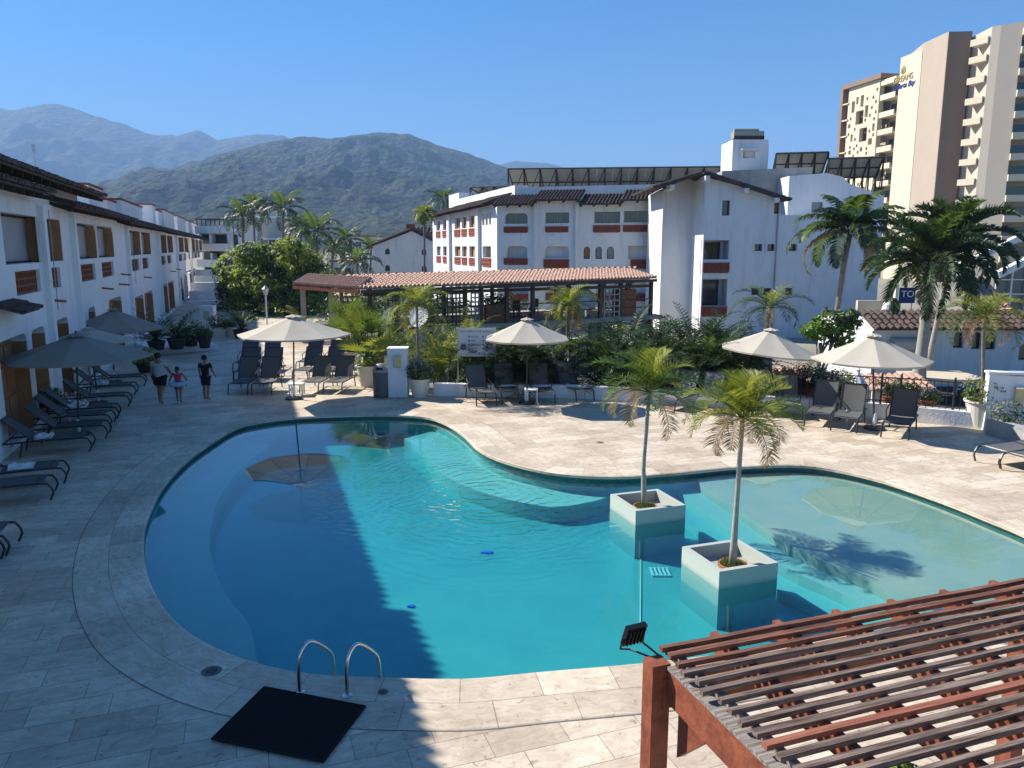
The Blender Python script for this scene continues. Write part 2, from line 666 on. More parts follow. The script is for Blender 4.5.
shelf(0, -.20, 'pool_shelf', shelf_m)
shelf(.42, -.38, 'pool_step', pool_paint('pool_step_plaster', (.28, .43, .38), (.24, .40, .36)))
shelf(.84, -.56, 'pool_step', basin_m)

# ---- water
m = bpy.data.materials.new('pool_water')
m.use_nodes = True
nt = m.node_tree
N, L = nt.nodes, nt.links
N.remove(N['Principled BSDF'])
out = N['Material Output']
tr = N.new('ShaderNodeBsdfTransparent')
tr.inputs['Color'].default_value = (.90, .98, .98, 1)
gl = N.new('ShaderNodeBsdfGlossy')
gl.inputs['Roughness'].default_value = .0
gl.inputs['Color'].default_value = (1, 1, 1, 1)
# Schlick reflectance, the same from above and from below
fd = N.new('ShaderNodeVectorMath')
fd.operation = 'DOT_PRODUCT'
fa = N.new('ShaderNodeMath')
fa.operation = 'ABSOLUTE'
L.new(fd.outputs['Value'], fa.inputs[0])
fb = N.new('ShaderNodeMath')
fb.operation = 'SUBTRACT'
fb.inputs[0].default_value = 1
fb.use_clamp = True
L.new(fa.outputs[0], fb.inputs[1])
fc = N.new('ShaderNodeMath')
fc.operation = 'POWER'
fc.inputs[1].default_value = 5
L.new(fb.outputs[0], fc.inputs[0])
fr = N.new('ShaderNodeMath')
fr.operation = 'MULTIPLY_ADD'
fr.inputs[1].default_value = .97
fr.inputs[2].default_value = .022
L.new(fc.outputs[0], fr.inputs[0])
mx = N.new('ShaderNodeMixShader')
geo = N.new('ShaderNodeNewGeometry')
# ring ripples from a disturbance in the middle, fading with distance, plus a light chop
cpos = G(490, 486)
sub = N.new('ShaderNodeVectorMath')
sub.operation = 'SUBTRACT'
sub.inputs[1].default_value = (cpos.x, cpos.y, WZ)
L.new(geo.outputs['Position'], sub.inputs[0])
ln = N.new('ShaderNodeVectorMath')
ln.operation = 'LENGTH'
L.new(sub.outputs[0], ln.inputs[0])
nz = N.new('ShaderNodeTexNoise')
nz.inputs['Scale'].default_value = 1.4
nz.inputs['Detail'].default_value = 3
L.new(geo.outputs['Position'], nz.inputs['Vector'])
wd = N.new('ShaderNodeMath')
wd.operation = 'MULTIPLY_ADD'
L.new(nz.outputs['Fac'], wd.inputs[0])
wd.inputs[1].default_value = .9
L.new(ln.outputs['Value'], wd.inputs[2])
ml = N.new('ShaderNodeMath')
ml.operation = 'MULTIPLY'
ml.inputs[1].default_value = 24.0
L.new(wd.outputs[0], ml.inputs[0])
si = N.new('ShaderNodeMath')
si.operation = 'SINE'
L.new(ml.outputs[0], si.inputs[0])
fade = N.new('ShaderNodeMapRange')
fade.inputs['From Min'].default_value = 1.0
fade.inputs['From Max'].default_value = 3.9
fade.inputs['To Min'].default_value = .55
fade.inputs['To Max'].default_value = .0
L.new(ln.outputs['Value'], fade.inputs['Value'])
m1 = N.new('ShaderNodeMath')
m1.operation = 'MULTIPLY'
L.new(si.outputs[0], m1.inputs[0])
L.new(fade.outputs[0], m1.inputs[1])
n2 = N.new('ShaderNodeTexNoise')
n2.inputs['Scale'].default_value = 7
n2.inputs['Detail'].default_value = 2
L.new(geo.outputs['Position'], n2.inputs['Vector'])
f2 = N.new('ShaderNodeMapRange')
f2.inputs['From Min'].default_value = 2.0
f2.inputs['From Max'].default_value = 4.0
f2.inputs['To Min'].default_value = 1.2
f2.inputs['To Max'].default_value = .004
L.new(ln.outputs['Value'], f2.inputs['Value'])
m2 = N.new('ShaderNodeMath')
m2.operation = 'MULTIPLY'
L.new(n2.outputs['Fac'], m2.inputs[0])
L.new(f2.outputs[0], m2.inputs[1])
ad = N.new('ShaderNodeMath')
ad.operation = 'ADD'
L.new(m1.outputs[0], ad.inputs[0])
L.new(m2.outputs[0], ad.inputs[1])
bp = N.new('ShaderNodeBump')
bp.inputs['Strength'].default_value = .8
bp.inputs['Distance'].default_value = .02
L.new(ad.outputs[0], bp.inputs['Height'])
L.new(bp.outputs[0], gl.inputs['Normal'])
L.new(bp.outputs[0], fd.inputs[0])
L.new(geo.outputs['Incoming'], fd.inputs[1])
L.new(fr.outputs[0], mx.inputs[0])
L.new(tr.outputs[0], mx.inputs[1])
L.new(gl.outputs[0], mx.inputs[2])
L.new(mx.outputs[0], out.inputs['Surface'])
va = N.new('ShaderNodeVolumeAbsorption')
va.inputs['Color'].default_value = (.22, .80, .86, 1)
va.inputs['Density'].default_value = .95
L.new(va.outputs[0], out.inputs['Volume'])
mb = MB()
wl = offset_loop(PL, .04)
poly_face(mb, wl, [], WZ)
poly_face(mb, wl, [], FZ + .004, up=False)
mb.add([(p.x, p.y, WZ) for p in wl] + [(p.x, p.y, FZ + .004) for p in wl],
       [(i, (i + 1) % N_, N_ + (i + 1) % N_, N_ + i)[::-1] for i in range(N_)])
bmw = mb.build('water', m)
bm = bmesh.new()
bm.from_mesh(bmw.data)
bmesh.ops.remove_doubles(bm, verts=bm.verts, dist=.0005)
bmesh.ops.recalc_face_normals(bm, faces=bm.faces)
bm.to_mesh(bmw.data)
bm.free()
tag(bmw, kind='structure')

# ---- ground beyond, one sheet with a gap under the deck
gm = pmat('ground', (.20, .19, .14), .95, col2=(.32, .29, .24), noise_scale=.05)
GZ = -1.2
mb = MB()
BIG = 9000
poly_face(mb, [Vector((-BIG, -400, 0)), Vector((BIG, -400, 0)), Vector((BIG, BIG, 0)), Vector((-BIG, BIG, 0))], [offset_loop(PL, 1.2)], GZ)
tag(mb.build('ground', gm), kind='structure')
asph = pmat('asphalt', (.055, .055, .058), .9, noise_amt=.3, noise_scale=3, bump=.3)
mb = MB()
mb.prism([(-30, 88), (-14, 84), (-2, 33), (20, 28), (60, 26), (60, 38), (12, 37), (0, 44), (-8, 92)], GZ - .05, GZ + .01)
tag(mb.build('street', asph), kind='structure')

# ---- mountains
def ridge(name, prof, Yr, Yf, Yb, mat, rough, seed, nx=340, ny=120):
    """prof: (px, py) of the skyline; ridge line at depth Yr, foot at Yf, back slope to Yb"""
    pts = sorted(prof)
    def sky_at(px):
        for (xa, ya), (xb, yb) in zip(pts, pts[1:]):
            if px <= xb:
                t = (px - xa) / (xb - xa)
                return ya + (yb - ya) * t
        return pts[-1][1]
    vs, fs = [], []
    pa, pb = pts[0][0], pts[-1][0]
    for i in range(nx + 1):
        px = pa + (pb - pa) * i / nx
        h = W(px, sky_at(px), Yr).z
        X = W(px, 247, Yr).x
        for j in range(ny + 1):
            t = j / ny
            Y = Yf + (Yb - Yf) * t
            tr_ = (Yr - Yf) / (Yb - Yf)
            if t < tr_:
                s = t / tr_
                k = s ** 1.15
            else:
                s = 1 - (t - tr_) / (1 - tr_)
                k = s
            fx = X * (Y / Yr) ** .25
            q = Vector((fx, Y, seed * 97.0)) / (Yr * .11)
            rdg = 0
            amp = 1
            for o_ in range(8):
                rdg += amp * (1 - abs(noise.noise(q)) * 2.2)
                q = q * 2.05
                amp *= .5
            d = (rdg / 1.9 - .6) * h * rough * math.sin(min(1, s) * PI) ** .7 if 0 < s < 1 else 0
            z = h * k + d
            z += noise.noise(Vector((px * .11, seed, j * .0))) * h * .012 * k
            vs.append((fx, Y, max(z, -5)))
    for i in range(nx):
        for j in range(ny):
            a = i * (ny + 1) + j
            fs.append((a, a + ny + 1, a + ny + 2, a + 1))
    mb = MB()
    mb.add(vs, fs)
    tag(mb.build(name, mat, smooth=True), kind='structure')


def forest(name, c1, c2, sc):
    m = bpy.data.materials.new(name)
    m.use_nodes = True
    nt = m.node_tree
    N, L = nt.nodes, nt.links
    b = N['Principled BSDF']
    b.inputs['Roughness'].default_value = .95
    b.inputs['Specular IOR Level'].default_value = .1
    g = N.new('ShaderNodeNewGeometry')
    v = N.new('ShaderNodeTexVoronoi')
    v.inputs['Scale'].default_value = sc
    L.new(g.outputs['Position'], v.inputs['Vector'])
    nz = N.new('ShaderNodeTexNoise')
    nz.inputs['Scale'].default_value = sc * .12
    nz.inputs['Detail'].default_value = 8
    nz.inputs['Roughness'].default_value = .7
    L.new(g.outputs['Position'], nz.inputs['Vector'])
    r = N.new('ShaderNodeValToRGB')
    r.color_ramp.elements[0].position = .38
    r.color_ramp.elements[1].position = .64
    r.color_ramp.elements[0].color = (*c2, 1)
    r.color_ramp.elements[1].color = (*c1, 1)
    L.new(nz.outputs['Fac'], r.inputs['Fac'])
    L.new(r.outputs['Color'], b.inputs['Base Color'])
    bp = N.new('ShaderNodeBump')
    bp.inputs['Strength'].default_value = 1.0
    bp.inputs['Distance'].default_value = .7 / sc
    L.new(v.outputs['Distance'], bp.inputs['Height'])
    bp.invert = True
    b2 = N.new('ShaderNodeBump')
    b2.inputs['Strength'].default_value = 1
    b2.inputs['Distance'].default_value = 3.0 / sc
    L.new(nz.outputs['Fac'], b2.inputs['Height'])
    L.new(b2.outputs[0], bp.inputs['Normal'])
    L.new(bp.outputs[0], b.inputs['Normal'])
    return m


f1 = forest('forest_near', (.075, .088, .045), (.025, .035, .02), .06)
f2 = forest('forest_far', (.085, .11, .045), (.04, .055, .03), .022)
ridge('hill', [(60, 240), (110, 200), (150, 178), (200, 161), (240, 150), (285, 140), (311, 136), (332, 139), (350, 136), (380, 131.5), (412, 134), (440, 145),
               (470, 153), (497, 163), (530, 178), (600, 215), (680, 240)], 2800, 900, 3800, f1, .24, 1)
ridge('mountain', [(-420, 170), (-250, 140), (-120, 120), (0, 107), (30, 110), (56, 104), (76, 104), (110, 117), (135, 124), (160, 135), (185, 135), (207, 130), (225, 140), (262, 134),
                   (290, 136), (350, 160), (430, 175), (480, 170), (515, 161), (548, 163), (580, 172), (640, 190), (760, 225), (900, 240)], 5600, 2800, 7400, f2, .22, 2)

# ---- haze
hz = bpy.data.materials.new('haze_air')
hz.use_nodes = True
hn = hz.node_tree
hn.nodes.remove(hn.nodes['Principled BSDF'])
pv = hn.nodes.new('ShaderNodeVolumePrincipled')
pv.inputs['Color'].default_value = (.36, .60, 1.0, 1)
pv.inputs['Density'].default_value = 0.00019
pv.inputs['Anisotropy'].default_value = 0.0
hn.links.new(pv.outputs[0], hn.nodes['Material Output'].inputs['Volume'])
HAZE = True
if HAZE:
    mb = MB()
    mb.box((0, 3700, 480), (18400, 9400, 980.0))
    o = mb.build('haze', hz)
    o.data.transform(Matrix.Translation((0, 0, 0)))
    tag(o, kind='stuff')
    # bottom sits at -10, below the ground; top above the summits
# ================================================================== BUILDING TOOLS
def text_mesh(cu, nm):
    t_ = bpy.data.objects.new('t_', cu)
    S.collection.objects.link(t_)
    bpy.context.view_layer.update()
    me = bpy.data.meshes.new_from_object(t_.evaluated_get(bpy.context.evaluated_depsgraph_get()))
    me.name = nm
    bpy.data.objects.remove(t_)
    return me


class Plane:
    """a vertical wall plane through A heading to B; outward normal n on the right-hand side when nflip=1"""

    def __init__(self, A, B, toward_cam=True):
        self.A = Vector((A[0], A[1], 0))
        self.d = Vector((B[0] - A[0], B[1] - A[1], 0))
        self.len = self.d.length
        self.d.normalize()
        self.n = Vector((self.d.y, -self.d.x, 0))
        if toward_cam and self.n.dot(-self.A) < 0:
            self.n = -self.n

    def p(self, s, z, off=0.0):
        q = self.A + self.d * s + self.n * off
        return Vector((q.x, q.y, z))

    def hit(self, px, py):
        r = ray(px, py)
        o = Vector((0, 0, EYE))
        t = (self.A - o).dot(self.n) / r.dot(self.n)
        q = o + r * t
        return (q - self.A).dot(self.d), q.z

    def s(self, px, py=247):
        return self.hit(px, py)[0]


def rect(s0, s1, z0, z1):
    s0, s1 = min(s0, s1), max(s0, s1)
    z0, z1 = min(z0, z1), max(z0, z1)
    return [(s0, z0), (s1, z0), (s1, z1), (s0, z1)]


def arch(s0, s1, z0, z1, k=8):
    s0, s1 = min(s0, s1), max(s0, s1)
    r = (s1 - s0) / 2
    c = (s0 + s1) / 2
    zz = z1 - min(r, (z1 - z0) * .6)
    h = z1 - zz
    return [(s0, z0), (s1, z0)] + [(c + r * math.cos(PI * i / k), zz + h * math.sin(PI * i / k)) for i in range(k + 1)]


def rounded(s0, s1, z0, z1, r=.25, k=4):
    s0, s1 = min(s0, s1), max(s0, s1)
    o = [(s0, z0), (s1, z0)]
    o += [(s1 - r + r * math.cos(PI / 2 * i / k), z1 - r + r * math.sin(PI / 2 * i / k)) for i in range(k + 1)]
    o += [(s0 + r - r * math.sin(PI / 2 * i / k), z1 - r + r * math.cos(PI / 2 * i / k)) for i in range(k + 1)]
    return o


def wall_mesh(mb, pl, outline, holes, depth=.25, thick=.3, mi=0):
    """outline and holes in (s, z); openings get reveals of the given depth"""
    pts2, edges = [], []
    for loop in [outline] + list(holes):
        k0 = len(pts2)
        pts2 += [Vector(q) for q in loop]
        edges += [(k0 + i, k0 + (i + 1) % len(loop)) for i in range(len(loop))]
    res = delaunay_2d_cdt(pts2, edges, [], 0, 1e-5)
    vv, tris = res[0], res[2]

    def inside(pt, poly):
        c = False
        j = len(poly) - 1
        for i in range(len(poly)):
            xi, yi = poly[i]
            xj, yj = poly[j]
            if (yi > pt[1]) != (yj > pt[1]) and pt[0] < (xj - xi) * (pt[1] - yi) / (yj - yi) + xi:
                c = not c
            j = i
        return c

    # winding so that the face looks along n
    flip = (pl.d.cross(Vector((0, 0, 1)))).dot(pl.n) < 0
    fs = []
    for t in tris:
        a, b, c = (vv[i] for i in t)
        m_ = ((a.x + b.x + c.x) / 3, (a.y + b.y + c.y) / 3)
        if not inside(m_, outline) or any(inside(m_, h) for h in holes):
            continue
        cr = (b.x - a.x) * (c.y - a.y) - (b.y - a.y) * (c.x - a.x)
        good = (cr > 0) != flip
        fs.append(tuple(t) if good else tuple(t[::-1]))
    mb.add([pl.p(q.x, q.y) for q in vv], fs, mi)
    for h in holes:
        k = len(h)
        mb.add([pl.p(a, b) for a, b in h] + [pl.p(a, b, -depth) for a, b in h],
               [(i, (i + 1) % k, k + (i + 1) % k, k + i) for i in range(k)], mi)
    # returns at the ends, top and back
    k = len(outline)
    mb.add([pl.p(a, b) for a, b in outline] + [pl.p(a, b, -thick) for a, b in outline],
           [(i, (i + 1) % k, k + (i + 1) % k, k + i) for i in range(k)], mi)


def plate(mb, pl, poly, off, th=.03, mi=0):
    """a thin slab with the given (s, z) outline, front at offset off"""
    k = len(poly)
    mb.add([pl.p(a, b, off) for a, b in poly] + [pl.p(a, b, off - th) for a, b in poly],
           [tuple(range(k)), tuple(range(k, 2 * k))[::-1]] + [(i, (i + 1) % k, k + (i + 1) % k, k + i) for i in range(k)], mi)


def pbox(mb, pl, s0, s1, z0, z1, o0, o1, mi=0):
    """box in wall coordinates: along s, height z, offsets o0..o1 along the normal"""
    vs = [pl.p(s, z, o) for z in (z0, z1) for s, o in ((s0, o0), (s1, o0), (s1, o1), (s0, o1))]
    mb.add(vs, [(3, 2, 1, 0), (4, 5, 6, 7), (0, 1, 5, 4), (1, 2, 6, 5), (2, 3, 7, 6), (3, 0, 4, 7)], mi)


def lattice(mb, pl, s0, s1, z0, z1, off, cell=.22, bar=.07, th=.1, mi=0):
    """pierced clay railing: bars both ways"""
    s0, s1 = min(s0, s1), max(s0, s1)
    n_ = max(1, round((s1 - s0) / cell))
    for i in range(n_ + 1):
        s = s0 + (s1 - s0) * i / n_
        pbox(mb, pl, s - bar / 2, s + bar / 2, z0, z1, off - th, off, mi)
    n_ = max(1, round((z1 - z0) / cell))
    for i in range(n_ + 1):
        z = z0 + (z1 - z0) * i / n_
        pbox(mb, pl, s0, s1, z - bar / 2, z + bar / 2, off - th - .004, off + .004, mi)


def tile_roof(mb, a, b, up, n_rows=6, pitch=.24, r=.085, mi=0, jitter=.012, thick=.05):
    """barrel tiles: eave from a to b, rows of tiles climbing along vector up"""
    a, b, up = Vector(a), Vector(b), Vector(up)
    e = (b - a)
    L_ = e.length
    e.normalize()
    nr = e.cross(up).normalized()
    if nr.z < 0:
        nr = -nr
    nc = max(1, int(L_ / pitch))
    st = L_ / nc
    ul = up.length
    ud = up.normalized()
    prof = [(-.5, 0), (-.36, .55), (-.14, .95), (.14, .95), (.36, .55), (.5, 0)]
    for c in range(nc):
        x = (c + .5) * st
        for k in range(n_rows):
            lo, hi = ul * k / n_rows - .03, ul * (k + 1) / n_rows + .02
            j = rnd.uniform(-jitter, jitter)
            dz = rnd.uniform(0, jitter)
            if k == 0:
                lo -= rnd.uniform(0, .05)
            vs = []
            for q, (t, rise, sc) in enumerate(((lo, .022, 1.0), (hi, .0, .84))):
                for u_, h_ in prof:
                    vs.append(a + e * (x + j + u_ * st * .94 * sc) + ud * t + nr * (h_ * r * 1.35 * sc + rise + dz))
            fs = [(i, i + 1, 7 + i, 6 + i) for i in range(5)]
            fs.append((0, 1, 2, 3, 4, 5))
            mb.add(vs, fs, mi)
    # bed under the tiles
    vs = [a - ud * .0, b - ud * .0, b + up, a + up]
    vs2 = [v - nr * thick for v in vs]
    mb.add([v + nr * .004 for v in vs] + vs2, [(0, 1, 2, 3), (7, 6, 5, 4), (0, 1, 5, 4), (1, 2, 6, 5), (2, 3, 7, 6), (3, 0, 4, 7)], mi)


# ================================================================== LEFT WING
def left_wing():
    A0 = Vector((-12.75, 20.6, 0))
    d = Vector((-.335, 1, 0)).normalized()
    A = A0 - d * 17.5
    B = A0 + d * 57
    pl = Plane(A, B)
    root = thing('hotel_wing', 'long white two storey hotel wing with brown shutters along the left of the pool', 'building', A)
    L_ = (B - A).length
    z_top = 6.05

    def S_(px, py=250):
        return pl.s(px, py)

    # heights measured on the wall
    up = [(4.4, 43), (43.9, 62.5), (76.6, 97), (98.5, 114), (130, 141), (142.3, 151), (161.5, 167), (168, 173.2), (179, 184), (185, 188.3), (192.3, 195.3),
          (196.2, 198.6), (199.5, 202)]
    z_u0, z_u1 = pl.hit(78.7, 259.5)[1], pl.hit(77, 222.5)[1]
    lowv = [(15.6, 40.4), (49, 61), (82, 96.4), (103, 114.6), (133, 140.7), (144, 150), (163, 167), (169, 173), (180.5, 184), (185.5, 188), (193, 195.3), (196.4, 198.4),
            (199.7, 201.6)]
    z_v1, z_v0 = pl.hit(88, 264)[1], pl.hit(88, 281)[1]
    doors = [(-50, -14), (2, 31), (36, 50), (54, 69), (90, 97), (111, 124), (135.5, 146), (147.2, 155.5), (165, 170.6), (171.4, 177), (182, 186.4), (187.3, 191.2), (193.6, 196),
             (196.8, 199.2), (200, 202.4)]
    hs, items = [], []
    for i, (a, b) in enumerate(up):
        s0, s1 = S_(a), S_(b)
        h = rounded(s0, s1, z_u0, z_u1, .18) if i in (2, 3) else rect(s0, s1, z_u0, z_u1)
        hs.append(h)
        items.append(('w', s0, s1, z_u0, z_u1, h))
    # unseen windows nearer the viewer than the frame edge
    for k in range(4):
        s1 = S_(4.4) - 1.2 - k * 3.3
        s0 = s1 - 2.2
        if s0 > .5:
            h = rect(s0, s1, z_u0, z_u1)
            hs.append(h)
            items.append(('w', s0, s1, z_u0, z_u1, h))
    for a, b in lowv:
        s0, s1 = S_(a, 280), S_(b, 280)
        h = rect(s0, s1, z_v0, z_v1)
        hs.append(h)
        items.append(('v', s0, s1, z_v0, z_v1, h))
    dz1 = 2.62
    for i, (a, b) in enumerate(doors):
        s0, s1 = S_(a, 380 if b < 60 else 330), S_(b, 380 if b < 60 else 330)
        z1 = dz1
        if i >= 6:
            z1 = 2.25
        h = arch(s0, s1, .12, z1 + .1) if i in (10, 11) else rounded(s0, s1, .12, z1, .25) if s1 - s0 > .8 else rect(s0, s1, .12, z1)
        hs.append(h)
        items.append(('d', s0, s1, .12, z1, h))
    mb = MB()
    wall_mesh(mb, pl, [(0, 0), (L_, 0), (L_, z_top), (0, z_top)], hs, .38, 6.5)
    # pilasters where the wall steps
    for px in (41.5, 72.5, 126.5, 157.5, 176, 190, 204):
        s = S_(px)
        pbox(mb, pl, s - .16, s + .16, 0, z_top - .1, -.05, .17)
    wb = mb.build('wall', white, root)
    # windows: grey curtain and a brown folding shutter
    for kind, s0, s1, z0, z1, h in items:
        if kind == 'w':
            mb = MB()
            plate(mb, pl, rect(s0 - .05, s1 + .05, z0 - .05, z1 + .05), -.36, .04)
            wdo = mb.build('window', curtain, root)
            mb = MB()
            w_ = s1 - s0
            # the leaf stands folded back against the far jamb
            pbox(mb, pl, s1 - .06, s1 - .004, z0 + .01, z1 - (.2 if len(h) > 4 else .01), -.335, -.006)
            for q in range(5):
                zz = z0 + (z1 - z0) * (q + .5) / 5
                pbox(mb, pl, s1 - .075, s1 - .06, zz - .1, zz + .1, -.30, -.04)
            mb.build('shutter', shutter, wdo)
            mb = MB()
            pbox(mb, pl, s0 + .01, s0 + .06, z0 + .01, z1 - .01, -.345, -.30)
            pbox(mb, pl, s0 + .06, s1 - .08, z1 - .06, z1 - .01, -.345, -.30)
            pbox(mb, pl, s0 + .06, s1 - .08, z0 + .01, z0 + .05, -.345, -.30)
            pbox(mb, pl, s0 + w_ * .3 - .02, s0 + w_ * .3 + .02, z0 + .05, z1 - .06, -.345, -.31)
            mb.build('frame', beam_dark, wdo)
        elif kind == 'v':
            mb = MB()
            plate(mb, pl, rect(s0 - .05, s1 + .05, z0 - .05, z1 + .05), -.22, .03)
            g_ = mb.build('clay_grille', interior, root)
            mb = MB()
            lattice(mb, pl, s0 + .03, s1 - .03, z0 + .03, z1 - .03, -.09, .17, .06, .1)
            mb.build('grille_bars', pmat('clay_grille', (.27, .10, .055), .85, noise_amt=.3, noise_scale=6), g_)
        else:
            mb = MB()
            plate(mb, pl, rect(s0 - .05, s1 + .05, z0 - .02, z1 + .12), -.37, .03)
            w_ = s1 - s0
            n_ = max(1, round(w_ / .9))
            for q in range(n_):
                a_, b_ = s0 + w_ * q / n_ + .05, s0 + w_ * (q + 1) / n_ - .05
                pbox(mb, pl, a_, b_, z0 + .1, z0 + .95, -.37, -.33)
                pbox(mb, pl, a_, b_, z0 + 1.1, z1 - .25, -.37, -.33)
            pbox(mb, pl, s1 - .05, s1 - .004, z0 + .02, z1 - .22, -.335, -.006)
            dd = mb.build('door', shutter, root)
            mb = MB()
            mb.ball(pl.p(s0 + .15, 1.05, -.28), .05)
            mb.build('handle', alu, dd)
    # rain spouts
    for px, py in ((50, 300), (102, 288), (119, 284), (121, 274), (144, 277), (159, 261), (170, 271), (176, 269)):
        s, z = pl.hit(px, py)
        mb = MB()
        mb.beam(pl.p(s, z, -.02), pl.p(s, z - .05, .42), .13, .07)
        mb.build('rain_spout', terracotta, root)
    # cables down the wall
    for px in (44.5, 129):
        s = S_(px)
        mb = MB()
        mb.tube([pl.p(s, 3.0, .2), pl.p(s, z_top - .2, .2)], .012, 5)
        mb.build('pipe', grey_conc, root)
    # eaves
    def eave(px0, px1, z, out, name='roof', rows=4, rise=.40, s_a=None, s_b=None):
        s0 = S_(px0) if s_a is None else s_a
        s1 = S_(px1) if s_b is None else s_b
        mb = MB()
        a, b = pl.p(s0, z, out), pl.p(s1, z, out)
        upv = -pl.n * (out + .9) + Vector((0, 0, rise * (out + .9)))
        tile_roof(mb, a, b, upv, rows, .25, .09)
        r_ = mb.build(name, tile_dark, root)
        nb = int((s1 - s0) / .9)
        for q in range(nb + 1):
            s = s0 + .1 + (s1 - s0 - .2) * q / max(1, nb)
            mb = MB()
            mb.beam(pl.p(s, z - .10, out - .1), pl.p(s, z - .10 + rise * out * .98, -.1), .09, .12)
            mb.build('rafter', beam_dark, r_)

    eave(0, 88, 6.58, .75, s_a=0.0, rows=4, rise=.25)
    eave(0, 36, 6.7, .95, s_a=0.0, rows=3, rise=.15, s_b=12.1)
    eave(0, 36, 6.22, .62, s_a=6.0, rows=2, rise=.2)
    eave(56, 125, 6.02, .62, rows=4, rise=.33)
    eave(119, 165, 5.9, .6, rows=4, rise=.33)
    eave(164, 207, 5.86, .55, rows=4, rise=.33)
    mb = MB()
    s9 = S_(84)
    pbox(mb, pl, 0, s9, z_top - .3, 6.72, -3.2, -.06)
    mb.build('upper_wall', white, root)
    # stepped parapets with red caps behind the eaves
    for px0, px1, py, off in ((88, 107, 185, -1.2), (107, 120, 200, -1.5), (121, 145, 200, -1.2), (145, 151, 207, -1.5), (152, 158, 205, -1.0), (158, 164, 211, -1.3),
                              (163, 176, 210, -1.2), (177, 187, 216, -1.2), (188, 200, 221, -1.2)):
        p4_ = Plane(pl.A + pl.n * off, pl.A + pl.n * off + pl.d)
        s0, zt = p4_.hit(px0, py)
        s1 = p4_.s(px1)
        mb = MB()
        pbox(mb, pl, s0, s1, z_top - .25, zt, off - 2.6, off)
        p_ = mb.build('parapet', white, root)
        mb = MB()
        pbox(mb, pl, s0 - .06, s1 + .06, zt + .002, zt + .1, off - 2.66, off + .06)
        mb.build('cap', brick_red, p_)
    for px, py in ((113, 190),):
        p4_ = Plane(pl.A - pl.n, pl.A - pl.n + pl.d)
        s0, zt = p4_.hit(px, py)
        mb = MB()
        pbox(mb, pl, s0 - .5, s0 + .5, z_top, zt, -2.1, -1.65)
        for q in range(5):
            pbox(mb, pl, s0 - .45 + q * .2, s0 - .38 + q * .2, zt - .35, zt - .08, -1.66, -1.62)
        c_ = mb.build('chimney', brick_red, root)
    mb = MB()
    s0 = S_(92)
    mb.tube([pl.p(s0, 6.5, -1.6), pl.p(s0, 8.5, -1.6)], .02, 5)
    for q in range(5):
        mb.tube([pl.p(s0 - .3, 8.45 - q * .06, -1.6), pl.p(s0 + .3, 8.45 - q * .06, -1.6)], .012, 4)
    mb.build('antenna', alu, root)
    # small tiled awning above the first doors
    s0, s1 = S_(-6, 300), S_(14, 300)
    zz = 3.3
    mb = MB()
    tile_roof(mb, pl.p(s0, zz, .55), pl.p(s1, zz, .55), -pl.n * .55 + Vector((0, 0, .18)), 2, .24, .07)
    mb.build('awning', tile_dark, root)
    return pl


LW = left_wing()

# ================================================================== CENTRAL BLOCK
def window_unit(pl, root, s0, s1, z0, z1, kind='glass', shape='rect', depth=.3, rail=None):
    """parts for one opening; returns the hole outline"""
    s0, s1 = min(s0, s1), max(s0, s1)
    z0, z1 = min(z0, z1), max(z0, z1)
    h = {'rect': rect, 'arch': arch, 'round': lambda a, b, c, d: rounded(a, b, c, d, .35)}[shape](s0, s1, z0, z1)
    mb = MB()
    mat = {'glass': glass, 'green': glass_green, 'room': interior, 'curtain': curtain, 'shut': shutter, 'beige': beige}[kind]
    if kind in ('room', 'beige'):
        # a loggia: back wall further in, with a dark glazed door and side walls
        mb2 = MB()
        pbox(mb2, pl, s0 - .05, s1 + .05, z0 - .9, z1 + .05, -1.6, -1.55)
        pbox(mb2, pl, s0 - .12, s0 - .05, z0 - .9, z1 + .05, -1.6, -depth)
        pbox(mb2, pl, s1 + .05, s1 + .12, z0 - .9, z1 + .05, -1.6, -depth)
        pbox(mb2, pl, s0 - .12, s1 + .12, z1 + .05, z1 + .1, -1.6, -depth)
        pbox(mb2, pl, s0 - .12, s1 + .12, z0 - .95, z0 - .9, -1.6, -depth)
        wd_ = mb2.build('balcony', beige if kind == 'beige' else white_far, root)
        a_, b_ = (s0 + (s1 - s0) * (.08 if kind == 'room' else .62)), s1 - (s1 - s0) * .12
        plate(mb, pl, rect(a_, b_, z0 - .9, z1 - .12), -1.52, .02)
        mb.build('glass_door', glass, wd_)
    else:
        plate(mb, pl, rect(s0 - .04, s1 + .04, z0 - .04, z1 + .04), -depth + .01, .03)
        wd_ = mb.build('window', mat, root)
        mb = MB()
        t = .05
        f0, f1 = -depth + .012, -depth + .06
        pbox(mb, pl, s0, s0 + t, z0, z1, f0, f1)
        pbox(mb, pl, s1 - t, s1, z0, z1, f0, f1)
        pbox(mb, pl, s0 + t, s1 - t, z0, z0 + t, f0, f1)
        n_ = max(1, round((s1 - s0) / 1.1))
        for q in range(1, n_):
            s = s0 + (s1 - s0) * q / n_
            pbox(mb, pl, s - t / 2, s + t / 2, z0 + t, z1 - (.05 if shape == 'rect' else .3), f0, f1)
        mb.build('frame', beam_dark if kind != 'green' else grey_conc, wd_)
    return h


def clay_rail(pl, root, s0, s1, z0, z1, trap=False):
    mb = MB()
    pbox(mb, pl, s0, s1, z0, z1, -.012, .012)
    r_ = mb.build('balcony_rail', interior, root)
    mb = MB()
    lattice(mb, pl, s0 + .04, s1 - .04, z0 + .04, z1 - .04, .06, .30, .15, .04)
    pbox(mb, pl, s0 - .05, s1 + .05, z1, z1 + .07, -.02, .1)
    mb.build('rail_tiles', brick_red, r_)


